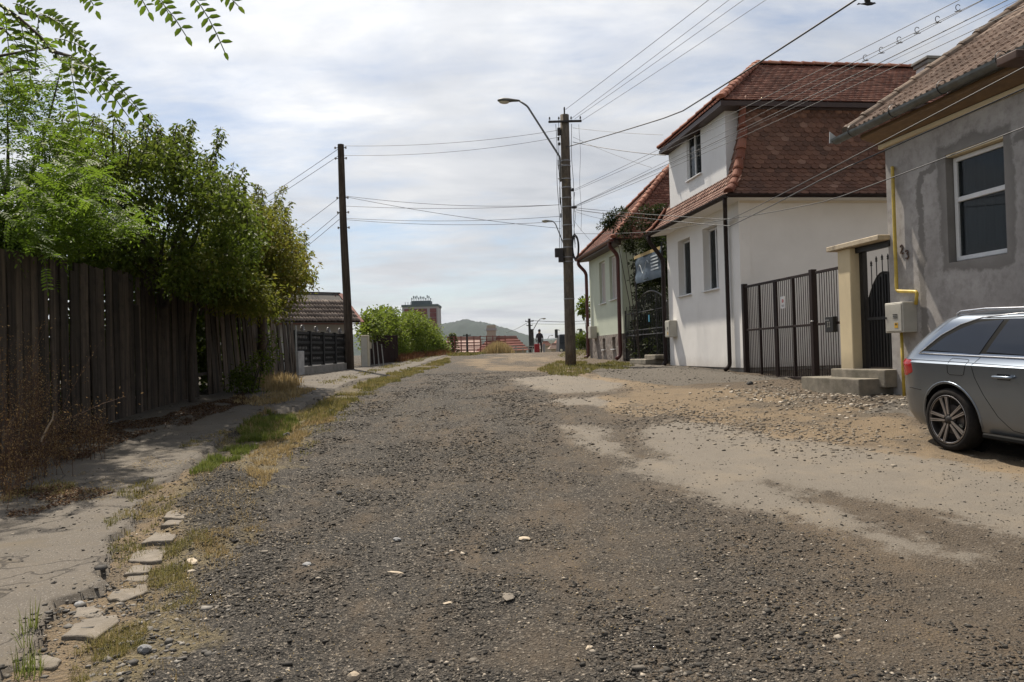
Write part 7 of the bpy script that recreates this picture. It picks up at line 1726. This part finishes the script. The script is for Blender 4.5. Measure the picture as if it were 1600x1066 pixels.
# ---- pinnate locust foliage
def pinnate(base, d, nrm, L, n, leafL, leafW, droop=.35):
    """returns leaflets C, D, N and the rachis points"""
    d = d / np.linalg.norm(d); s = np.cross(d, nrm); s /= np.linalg.norm(s); u = np.cross(s, d); C, D, Nn, P_ = [], [], [], []
    for k in range(n + 1):
        t = k / n; p = base + d * L * t - np.array((0, 0, 1)) * droop * L * t * t; P_.append(p)
        dd = d - np.array((0, 0, 2)) * droop * t; dd /= np.linalg.norm(dd)
        if k == 0: continue
        if k == n: C.append(p); D.append(dd); Nn.append(u); continue
        for q in (-1, 1): C.append(p); D.append(dd * .38 + s * q + u * NR.uniform(-.25, .1)); Nn.append(u + s * q * .2 + NR.normal(0, .15, 3))
    return C, D, Nn, P_
def locust(name_label, base, anchors, leafL, leafW, mat, trunk=None, spread=None):
    T = empty('locust_tree', base, name_label, 'tree'); C, D, Nn, TI = [], [], [], []; tw = MB()
    for (p, d, nrm, L, n, sc) in anchors:
        c, dd, nn, P_ = pinnate(p, d, nrm, L, n, leafL, leafW, NR.uniform(.15, .5)); ti = NR.random() * .55 + .15
        C += c; D += dd; Nn += nn; TI += [min(1, max(0, ti + NR.normal(0, .10))) for _ in c]; SCL.append(None)
        if sc: tw.tube([Vector(q) for q in P_[::2]], .0022, 3, False)
    C = np.array(C); n = len(C); s = NR.uniform(.8, 1.15, n)
    leaves('crown', C, np.array(D), np.array(Nn), leafL * s, leafW * s, np.array(TI), mat, T, fold=.12, hexa=True)
    if tw.v: tw.build('leaf_stalks', simple('green stalk', (.10, .13, .04), (.08, .10, .03), 9, .7, 0, 0), T, fix=False, kind='stuff')
    return T
SCL = []
anc = []; twg = []
def branch_anchors(pts, dens, L=.20, side=1.0, n=8, rs=None):
    """leaves along a twig through pixel points"""
    P_ = [at(*p) for p in pts]
    for i in range(len(P_) - 1):
        a, b = P_[i], P_[i + 1]; Ls = (b - a).length; k = max(1, int(Ls * dens)); t = np.array((b - a)[:]) / Ls
        for j in range(k):
            p = np.array((a.lerp(b, R.random()))[:]); r = rand_dirs(1)[0]; d = t * .7 + r * .8 * side + np.array((0, 0, -.2)); anc.append((p, d, np.array((NR.normal(0, .3), -.25, 1)), L * R.uniform(.75, 1.15), n, True))
    twg.append(P_)
branch_anchors([(-60, -30, 2.9), (0, 8, 3.0), (30, 28, 3.0), (60, 55, 3.0), (80, 80, 3.05)], 26, .19)
branch_anchors([(80, 80, 3.05), (110, 88, 3.0), (130, 98, 3.0)], 14, .15, .6)
branch_anchors([(30, 20, 3.2), (70, 28, 3.2), (100, 34, 3.2)], 20, .15)
branch_anchors([(-40, 95, 3.5), (30, 82, 3.5), (75, 75, 3.4)], 14, .16)
branch_anchors([(-40, 130, 3.8), (20, 110, 3.8), (60, 108, 3.8)], 22, .18); branch_anchors([(-30, 45, 3.4), (5, 45, 3.4), (20, 60, 3.3)], 18, .18)
def one(px, py, qx, qy, D, n=9, roll=0.0, droop=0):
    a, b = at(px, py, D), at(qx, qy, D); d = np.array((b - a)[:]); anc.append((np.array(a[:]), d, np.array((roll, -.9, .35)), np.linalg.norm(d), n, True))
one(120, 92, 225, 158, 2.95, 11, .1); one(100, 85, 200, 130, 3.05, 10, -.2); one(108, 95, 128, 200, 2.9, 10, .4); one(85, 60, 155, 62, 3.0, 9); one(62, 20, 122, 40, 3.0, 8, .3); one(95, 88, 175, 138, 3.1, 9, .6)
one(60, 22, 118, 32, 3.1, 8); one(140, 95, 222, 150, 2.98, 8, .5); one(20, 5, 60, 8, 3.0, 7)
one(245, -3, 290, 36, 2.9, 6, .3); one(300, -8, 350, 46, 2.8, 8, .2); one(130, -15, 150, 5, 3.0, 5); one(345, -16, 372, 2, 2.8, 4); one(212, -12, 232, 6, 3.0, 4); one(240, -20, 262, 12, 3.0, 6)
bl = at(-420, 640, 5.2); bl.z = gzf(bl.x, bl.y)
NT_ = locust('near locust branches with long pinnate leaves hanging in from the upper left corner', bl, anc, .043, .019, LML)
m = MB()
for P_ in twg:
    m.tube(P_, [.008 - .004 * k / (len(P_) - 1) for k in range(len(P_))], 5)
m.tube([at(-60, -30, 2.9), at(-200, -60, 3.6), at(-380, 0, 5.0), bl + Zv * 2.2, bl - Zv * .2], [.011, .02, .045, .085, .11], 8)
m.tube([at(-60, -30, 2.9), at(60, -90, 2.9), at(240, -60, 2.9), at(345, -40, 2.85)], [.010, .008, .006, .004], 5)
m.tube([at(-60, 130, 3.9), at(-300, 100, 5.0)], [.01, .04], 5)
m.build('trunk', BARK, NT_, smooth=True)
# middle mass of locust foliage over the fence
anc2 = []
def mass(poly, n, Y0, Y1, L, nl=8):
    ctr = in_poly(poly, max(8, n // 13)); pts = []
    for c_ in ctr:
        Yc = R.uniform(Y0, Y1)
        for _ in range(13): pts.append((c_[0] + R.gauss(0, 15), c_[1] + R.gauss(0, 9), Yc + R.gauss(0, .18)))
    for (px, py, Yp) in pts:
        p = np.array(at(px, py, Yp)[:]); d = rand_dirs(1)[0]; d[2] = d[2] * .4 - .1; anc2.append((p, d, np.array((NR.normal(0, .35), NR.normal(-.2, .3), 1)), L * R.uniform(.7, 1.2), nl, False))
mass([(-60, 60), (0, 90), (45, 95), (92, 118), (85, 140), (60, 168), (100, 185), (165, 205), (150, 240), (165, 300), (215, 320), (222, 345), (180, 360), (110, 390), (60, 420), (20, 425), (-60, 420)], 1600, 9.3, 11.0, .28)
mass([(60, 180), (120, 200), (175, 240), (160, 300), (215, 330), (222, 350), (160, 372), (60, 400), (0, 400), (0, 240)], 420, 8.9, 9.6, .27)
mass([(0, 230), (60, 250), (120, 300), (180, 330), (100, 350), (40, 360), (0, 350)], 60, 7.8, 8.6, .25)
for (x0, y0, x1, y1, k, Y) in ((40, 330, 75, 430, 8, 7.6), (0, 230, 40, 330, 6, 7.4), (20, 200, 110, 250, 6, 7.6), (0, 330, 60, 400, 5, 7.6)):
    for j in range(k):
        t = j / k; p = at(x0 + (x1 - x0) * t, y0 + (y1 - y0) * t, Y); d = rand_dirs(1)[0] * .8 + np.array((.3, 0, -.25)); anc2.append((np.array(p[:]), d, np.array((0, -.4, 1.0)), .2, 8, True))
bl2 = at(-20, 620, 10.6); bl2.z = gzf(bl2.x, bl2.y)
LT = locust('bright green locust tree leaning over the near end of the board fence', bl2, anc2, .056, .024, LML)
m = MB(); c = at(10, 380, 10.5); pts, rs_ = limb(bl2 - Vector((0, 0, .2)), c, .10, .07); m.tube(pts, rs_, 8); m.build('trunk', BARK, LT, smooth=True)
for k in range(9):
    q = anc2[R.randrange(1400)][0]; pts, rs_ = limb(c, q, .04, .006, .3); m = MB(); m.tube(pts, rs_, 5); m.build('limb', BARK, LT, smooth=True)
# ---- hedge beyond the shed
hb = at(640, 560, 36); hb.z = gzf(hb.x, hb.y); HT = empty('leafy_hedge', hb, 'long dense bright green hedge between the shed and the end of the street', 'hedge'); cs = []; rs_ = []
for _ in range(560):
    t = R.random() ** .9; px = 572 + 118 * t; Y = 27.6 + 18.4 * t; top_ = np.interp(px, [565, 580, 600, 620, 640, 655, 672, 684, 692], [484, 486, 478, 488, 482, 490, 500, 516, 540]); bot_ = np.interp(px, [565, 600, 630, 660, 692], [535, 548, 574, 566, 555])
    cs.append(at(px, R.uniform(top_ + 8, bot_ - 2), Y + R.uniform(-.9, 1.2))[:]); rs_.append(R.choice((.18, .3, .45, .6)))
C_, d = clumped(np.array(cs), 62, np.array(rs_)); n = len(C_); tn = np.clip(np.repeat(NR.beta(1.1, 1.3, len(cs)), 62) * .65 + NR.random(n) * .45, 0, 1)
leaves('foliage', C_, d + rand_dirs(n) * .6, rand_dirs(n) * .8 + np.array((0, -.2, 1)), NR.uniform(.09, .15, n), NR.uniform(.06, .09, n), tn, LMH, HT)
m = MB()
for _ in range(30): q = Vector(cs[R.randrange(500)]); m.tube([Vector((q.x + R.uniform(-.2, .2), q.y + .3, gzf(q.x, q.y) - .1)), q], [.03, .012], 5)
m.build('stems', BARK, HT)
def small_bush(name, label, pts, n_cl, per, rad, L, Wl, mat, cat='bush', tb=0.0, ns=8):
    cs = np.array([at(px, py, Y)[:] for px, py, Y in pts]); c0 = Vector(cs.mean(0)); T = empty(name, Vector((c0.x, c0.y, gzf(c0.x, c0.y))), label, cat)
    C_, d = clumped(cs[NR.integers(0, len(cs), n_cl)] + NR.normal(0, rad * .35, (n_cl, 3)), per, rad); n = len(C_)
    leaves('foliage', C_, d + rand_dirs(n) * .5, rand_dirs(n) * .7 + np.array((0, 0, 1)), L * NR.uniform(.7, 1.2, n), Wl * NR.uniform(.7, 1.2, n), np.clip(NR.random(n) * .9 + tb, 0, 1), mat, T)
    m = MB()
    for c in cs[:ns]: m.tube([Vector((c0.x + R.uniform(-.15, .15), c0.y + R.uniform(-.1, .1), gzf(c0.x, c0.y) - .1)), Vector(c)], [.02, .008], 5)
    m.build('stems', BARK, T); return T
small_bush('sapling', 'young tree sapling with bright leaves sprouting at the foot of the leaning boards', [(372, 600, 15.0), (380, 580, 15.1), (395, 590, 15.1), (385, 610, 15.0), (405, 570, 15.2), (412, 548, 15.2), (420, 530, 15.3), (400, 625, 15), (415, 560, 15.2), (376, 622, 15)], 16, 60, .24, .085, .045, LMH, 'sapling', -.15)
# undergrowth that closes the view through the gaps of the board fence
ug = []
for i in range(len(FP) - 1):
    for k in range(46 if i else 30):
        t = R.random(); x_ = FP[i][0] + (FP[i + 1][0] - FP[i][0]) * t; y_ = FP[i][1] + (FP[i + 1][1] - FP[i][1]) * t; ug.append((x_ - R.uniform(.5, 1.5), y_ + R.uniform(-.2, .5), gzf(x_, y_) + R.uniform(.1, 2.9)))
C_, d = clumped(np.array(ug), 90, .48, 1.0); n = len(C_)
leaves('undergrowth', C_, d + rand_dirs(n) * .5, rand_dirs(n) + np.array((0, 0, .4)), .13, .075, NR.random(n) * .6, LMA, None, 'stuff')
small_bush('leafy_shoot', 'thin leafy shoot standing above the hedge in front of the tower block', [(618, 492, 38), (620, 497, 38), (619, 500, 38)], 4, 40, .25, .14, .07, LMH, 'shrub')
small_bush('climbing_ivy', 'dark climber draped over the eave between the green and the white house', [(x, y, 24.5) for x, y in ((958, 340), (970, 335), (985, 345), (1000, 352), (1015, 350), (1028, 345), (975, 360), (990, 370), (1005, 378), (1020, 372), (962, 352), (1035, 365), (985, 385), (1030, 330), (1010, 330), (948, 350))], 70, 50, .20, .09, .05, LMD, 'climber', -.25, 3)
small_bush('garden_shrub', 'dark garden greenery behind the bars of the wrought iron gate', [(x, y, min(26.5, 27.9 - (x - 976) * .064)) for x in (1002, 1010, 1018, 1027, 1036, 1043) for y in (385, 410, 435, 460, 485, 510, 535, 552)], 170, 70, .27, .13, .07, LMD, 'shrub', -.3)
small_bush('wall_vine', 'vine with rounded leaves hanging beyond the far corner of the green house', [(914, 470, 34), (916, 480, 34), (912, 486, 34), (916, 492, 34)], 8, 40, .25, .16, .12, LMH, 'vine')
small_bush('clipped_bush', 'dark clipped bush beside the truck beyond the concrete pole', [(x, y, 52) for x, y in ((904, 530), (910, 526), (914, 534), (906, 540), (914, 542))], 24, 60, .45, .14, .08, LMA, 'bush', -.1)
# conifer in front of the slatted fence, far
cp = at(707, 530, 78.0); CT = empty('small_conifer', Vector((cp.x, cp.y, gzf(cp.x, cp.y))), 'tiny dark conifer top above the slatted fence in front of the hill', 'tree')
m = MB(); tz_ = z_at(cp.x, cp.y, 520); m.tube([Vector((cp.x, cp.y, gzf(cp.x, cp.y))), Vector((cp.x, cp.y, tz_))], [.12, .03], 6); m.build('trunk', BARK, CT)
nn_ = 500; hh = NR.random(nn_); a_ = NR.uniform(0, 6.28, nn_); rr = (1 - hh) * 1.0 + .05; Cc = np.stack([cp.x + np.cos(a_) * rr * NR.random(nn_), cp.y + np.sin(a_) * rr * NR.random(nn_), tz_ - 2.6 * (1 - hh)], 1)
leaves('crown', Cc, np.stack([np.cos(a_), np.sin(a_), np.full(nn_, -.3)], 1), np.tile((0, 0, 1.), (nn_, 1)), .45, .16, NR.random(nn_) * .4, LMA, CT)

# ---- grass
def grass(name, x, y, h, w, tint, mat, lean=.5, kind='stuff', droop=.3, z=None, loc=(0, 0, 0), parent=None):
    n = len(x); z = road_z(x, y) if z is None else z; a = NR.uniform(0, 6.28, n); dx, dy = np.cos(a), np.sin(a); l = np.abs(NR.normal(0, lean, n)); B = np.stack([x, y, z - .01], 1); lx = np.stack([dx * l, dy * l, np.ones(n)], 1); lx = unit(lx)
    s = np.stack([-dy, dx, np.zeros(n)], 1) * (w / 2)[:, None]; M_ = B + lx * (h * .55)[:, None]; Tp = B + lx * h[:, None] + np.stack([dx, dy, -np.ones(n) * .6], 1) * (h * droop * l)[:, None]
    V_ = np.stack([B - s, B + s, M_ + s * .7, M_ - s * .7, Tp], 1); Fq = (np.array([(0, 1, 2), (0, 2, 3), (3, 2, 4)])[None] + (np.arange(n) * 5)[:, None, None]).reshape(-1, 3)
    return np_mesh(name, V_.reshape(-1, 3), Fq, mat, parent, kind, dict(tint=np.repeat(tint, 5)), loc=loc)
GRN = leafmat('green grass', (.055, .075, .015), (.135, .165, .035), (.28, .24, .08), .25, .6)
STRW = leafmat('straw grass', (.17, .125, .055), (.30, .225, .11), (.42, .33, .18), .25, .7)
MIXG = leafmat('half dry grass', (.055, .07, .015), (.17, .15, .05), (.36, .27, .13), .25, .65)
def poly_pts(pts, n, edge=.0, clump=2.2, thr=.42, seed=5):
    P_ = wp(pts); xs_ = [p.x for p in P_]; ys_ = [p.y for p in P_]; X = NR.uniform(min(xs_) - .2, max(xs_) + .2, n * 4); Y = NR.uniform(min(ys_) - .3, max(ys_) + .3, n * 4)
    k = (sdpoly(P_, X, Y) + (fbm(X * 3, Y * 3, 3, 2) - .5) * .35 > edge) & (fbm(X * clump, Y * clump, 4, seed) > thr); X, Y = X[k][:n], Y[k][:n]; return X, Y
def patch_g(name, pts, n, h0, h1, mat, thr=.42, clump=3.0, lean=.5, w=.005, t0=0, t1=1, seed=5):
    x, y = poly_pts(pts, n, 0, clump, thr, seed); k = len(x)
    return grass(name, x, y, NR.uniform(h0, h1, k) * (.5 + fbm(x * 5, y * 5, 3, 9)), np.full(k, w) * (1 + y / 14), np.clip(t0 + (t1 - t0) * (NR.random(k) * .55 + (fbm(x * 4, y * 4, 3, 31) - .3) * 1.1), 0, 1), mat, lean)
patch_g('green_grass', [(372, 688), (382, 668), (420, 650), (462, 652), (470, 668), (440, 686), (400, 690)], 8000, .03, .12, GRN, .36, 4, .5, .006, 0, .8)
patch_g('green_grass', [(300, 748), (310, 730), (345, 705), (395, 690), (405, 700), (370, 722), (330, 748)], 5000, .03, .10, GRN, .43, 4, .5, .005, 0, .9, 6)
patch_g('dry_grass', [(372, 690), (382, 668), (420, 648), (464, 650), (475, 672), (440, 690)], 2500, .03, .12, STRW, .45, 4, .6, .005, 0, 1, 41)
patch_g('dry_grass', [(395, 720), (410, 690), (455, 672), (500, 650), (520, 655), (470, 690), (435, 730), (415, 770), (395, 765)], 6500, .03, .09, STRW, .42, 4, .7, .005, 0, 1, 7)
patch_g('verge_grass', [(450, 660), (480, 640), (560, 603), (640, 578), (700, 560), (705, 566), (620, 596), (560, 625), (500, 662)], 16000, .04, .10, MIXG, .45, 1.6, .6, .007, 0, 1, 8)
patch_g('verge_grass', [(480, 610), (540, 600), (600, 580), (660, 566), (690, 556), (640, 562), (560, 585)], 3500, .03, .07, MIXG, .5, 1.6, .6, .007, 0, 1, 9)
patch_g('weed_grass', [(165, 830), (190, 780), (230, 762), (275, 790), (255, 820), (225, 850), (190, 900), (175, 890)], 5000, .025, .07, MIXG, .46, 4, .7, .004, 0, .9, 10)
patch_g('weed_grass', [(265, 870), (285, 830), (320, 835), (345, 860), (320, 885), (275, 890)], 2600, .02, .08, MIXG, .47, 5, .8, .0035, .2, 1, 11)
patch_g('dry_grass', [(300, 850), (345, 815), (400, 820), (390, 845), (340, 870)], 2600, .02, .06, STRW, .42, 4, .9, .004, 0, 1, 12)
patch_g('weed_grass', [(190, 960), (200, 920), (250, 890), (300, 900), (320, 950), (250, 965)], 3600, .02, .07, MIXG, .48, 5, .8, .003, .2, 1, 13)
patch_g('weed_grass', [(90, 1066), (120, 1030), (180, 990), (230, 975), (220, 1010), (170, 1050), (130, 1080)], 3600, .02, .08, MIXG, .48, 5, .7, .003, 0, .9, 14)
patch_g('green_grass', [(20, 1066), (25, 1000), (50, 990), (65, 1066)], 900, .06, .16, GRN, .4, 6, .4, .004, 0, .8, 15)
patch_g('verge_grass', [(840, 578), (870, 566), (915, 566), (935, 580), (900, 588), (865, 588)], 3500, .05, .12, MIXG, .38, 2, .5, .008, 0, .7, 16)
patch_g('verge_grass', [(925, 572), (960, 564), (990, 570), (980, 578), (940, 580)], 1800, .04, .10, MIXG, .42, 2, .5, .008, 0, .6, 17)
patch_g('verge_grass', [(870, 556), (900, 548), (925, 552), (915, 562), (880, 562)], 1200, .04, .12, MIXG, .42, 1.4, .5, .010, 0, .7, 18)
patch_g('path_grass', [(690, 556), (700, 547), (770, 549), (790, 552), (740, 556)], 3000, .08, .2, MIXG, .3, 1, .4, .018, 0, .8, 19)
patch_g('fallen_straw', [(330, 628), (380, 616), (440, 600), (500, 612), (440, 635), (400, 640)], 2800, .03, .12, STRW, .42, 1.6, .6, .008, .2, 1, 20)
patch_g('fallen_straw', [(400, 600), (440, 596), (465, 600), (462, 612), (420, 618)], 1300, .10, .26, STRW, .3, 1.6, .45, .008, .2, 1, 25)
patch_g('dry_grass', [(290, 748), (350, 700), (400, 700), (420, 770), (400, 850), (360, 900), (330, 960), (300, 1066), (90, 1066), (170, 960), (210, 880), (190, 800), (230, 770)], 7000, .015, .06, STRW, .50, 3.5, .9, .003, 0, 1, 61)
patch_g('verge_grass', [(430, 690), (480, 650), (560, 612), (600, 600), (560, 640), (500, 690), (450, 730)], 2600, .02, .07, MIXG, .5, 3, .8, .005, 0, 1, 62)
patch_g('crack_weeds', [(0, 800), (0, 770), (80, 762), (170, 770), (160, 790), (80, 800)], 2400, .02, .07, MIXG, .5, 3, .7, .004, .2, 1, 21)
patch_g('crack_weeds', [(280, 705), (300, 690), (350, 678), (360, 684), (310, 702)], 1200, .02, .05, MIXG, .45, 3, .7, .005, .2, 1, 22)
# dry tall grass at the end of the street
bb_ = at(775, 550, 49.0); bb_.z = gzf(bb_.x, bb_.y); n = 5200; t = NR.random(n); x = at(757, 550, 49).x + t * (at(800, 550, 49).x - at(757, 550, 49).x) + NR.normal(0, .12, n); y = 48.5 + NR.normal(0, .5, n); env = np.sin(np.pi * np.clip(t, .03, .97)) ** .6
DB = empty('dry_bush', bb_, 'clump of tall straw coloured dry grass before the long red roof', 'bush')
grass('stalks', x, y, NR.uniform(.35, .95, n) * env, np.full(n, .03), NR.uniform(0, .7, n), STRW, .25, None, parent=DB, loc=bb_)
# rusty weeds under the hedge
n = 6000; t = NR.random(n); px_ = 600 + 92 * t; Yd = 30.5 + 14 * t; q = at_np(px_, np.full(n, 560.0), Yd); RSTL = leafmat('rusty dead weed', (.06, .028, .014), (.12, .055, .025), (.22, .11, .05), .15, .8)
grass('dead_weeds', q[:, 0] + NR.normal(0.2, .25, n), q[:, 1], NR.uniform(.1, .38, n), np.full(n, .02), NR.random(n), RSTL, .6)
# dried brown weeds at the left edge in front of the fence
def weeds(label, spots, hh, nst, mat, per=26):
    c0 = at(*spots[0]); T = empty('dried_weeds', Vector((c0.x, c0.y, gzf(c0.x, c0.y))), label, 'weeds'); st = MB(); C, D = [], []
    for (px, py, Y), h in zip(spots, hh):
        c = at(px, py, Y); c.z = gzf(c.x, c.y)
        for _ in range(nst):
            a = R.uniform(0, 6.28); l = abs(R.gauss(0, .28)); H = h * R.uniform(.5, 1.05); b = c + Vector((R.gauss(0, .13), R.gauss(0, .13), 0)); d = Vector((math.cos(a) * l, math.sin(a) * l, 1)); pts = [b + d * H * t - Zv * H * l * .35 * t * t for t in (0, .3, .6, .85, 1)]; st.tube(pts, [.004, .0035, .003, .002, .001], 3, False)
            for k in range(per):
                t = R.uniform(.3, 1.02); p = b + d * H * t - Zv * H * l * .35 * t * t; r = rand_dirs(1)[0] * NR.random() * (.05 + .13 * t); C.append(np.array(p[:]) + r); D.append(r + np.array((0, 0, .02)))
            for k in range(3):
                t = R.uniform(.35, .9); p = b + d * H * t - Zv * H * l * .35 * t * t; e = p + Vector((R.gauss(0, .10), R.gauss(0, .10), R.uniform(.04, .16))); st.tube([p, e], [.002, .001], 3, False)
    st.build('stalks', simple('dry stalk', (.13, .075, .045), (.08, .045, .03), 12, .9, 0, 0), T, fix=False)
    n = len(C); leaves('seed_heads', np.array(C), np.array(D), rand_dirs(n), NR.uniform(.010, .030, n), NR.uniform(.005, .012, n), NR.random(n), mat, T); return T
SEED = leafmat('brown seed head', (.11, .060, .024), (.25, .155, .07), (.44, .31, .15), .2, .85)
weeds('tall dried brown weeds with feathery seed heads against the board fence at the left edge', [(-40, 700, 7.4), (-10, 700, 7.6), (20, 690, 7.9), (45, 690, 8.1), (-80, 700, 7.0), (10, 700, 7.2), (70, 690, 8.5)], [1.75, 1.9, 1.8, 1.45, 1.7, 1.2, .95], 15, SEED, 60)
weeds('lower rust coloured dry weeds on the pavement edge right of the taller ones', [(95, 690, 8.3), (120, 690, 8.6), (60, 700, 7.6), (20, 720, 7.0), (135, 688, 8.9), (-20, 730, 6.6)], [.55, .62, .45, .4, .55, .4], 14, SEED, 40)
# bent pale stem lying in the weeds
m = MB(); m.tube([at(64, 690, 7.6), at(72, 672, 7.6), at(82, 655, 7.6), at(84, 642, 7.6)], [.010, .009, .007, .004], 6); m.build('dead_branch', simple('bleached stick', (.42, .33, .24), None, 9, .8), None, label='pale bleached stick standing in the brown weeds at left', cat='stick')
# litter of dead leaves along the fence and on the pavement
def litter(name, pts, n, mat, thr=.42, s=.03, seed=3):
    x, y = poly_pts(pts, n, 0, 1.8, thr, seed); k = len(x); C_ = np.stack([x, y, road_z(x, y) + NR.uniform(.002, .02, k)], 1); d = rand_dirs(k); d[:, 2] *= .25
    leaves(name, C_, d, rand_dirs(k) * .35 + np.array((0, 0, 1)), NR.uniform(.5, 1.2, k) * s, NR.uniform(.25, .6, k) * s, NR.random(k), mat, None, 'stuff')
DEADL = leafmat('dead leaf', (.05, .022, .012), (.10, .05, .026), (.24, .16, .09), .1, .85)
litter('leaf_litter', [(-100, 790), (-60, 700), (100, 680), (250, 655), (380, 620), (400, 632), (290, 668), (200, 690), (160, 710), (80, 735), (0, 745)], 15000, DEADL, .36, .035)
litter('leaf_litter', [(0, 800), (0, 775), (110, 770), (170, 780), (80, 800), (20, 815)], 2500, DEADL, .42, .03, 8)
litter('leaf_litter', [(0, 990), (0, 972), (45, 970), (30, 985)], 260, DEADL, .2, .03, 9)
litter('dry_twigs', [(0, 760), (180, 745), (300, 700), (420, 640), (480, 620), (300, 740), (180, 790), (0, 800)], 2600, STRW, .46, .022, 12)
litter('dry_flecks', [(300, 1060), (420, 700), (560, 620), (900, 640), (1500, 900), (1500, 1066)], 5000, STRW, .45, .014, 13)
# ================================================================== haze
hm = bpy.data.materials.new('haze'); hm.use_nodes = True; hn = hm.node_tree
for n_ in list(hn.nodes): hn.nodes.remove(n_)
ho = hn.nodes.new('ShaderNodeOutputMaterial'); pv = hn.nodes.new('ShaderNodeVolumePrincipled'); pv.inputs['Density'].default_value = .00004; pv.inputs['Color'].default_value = (.80, .88, 1.0, 1); pv.inputs['Anisotropy'].default_value = .3
hn.links.new(pv.outputs[0], ho.inputs['Volume'])
m = MB(); m.box((0, 3000, 160), (12400, 6800, 400)); m.v = [(x, y, -60 if z < 100 else 330) for x, y, z in m.v]; m.build('haze', hm, None, loc=(0, 3000, -60), kind='stuff')
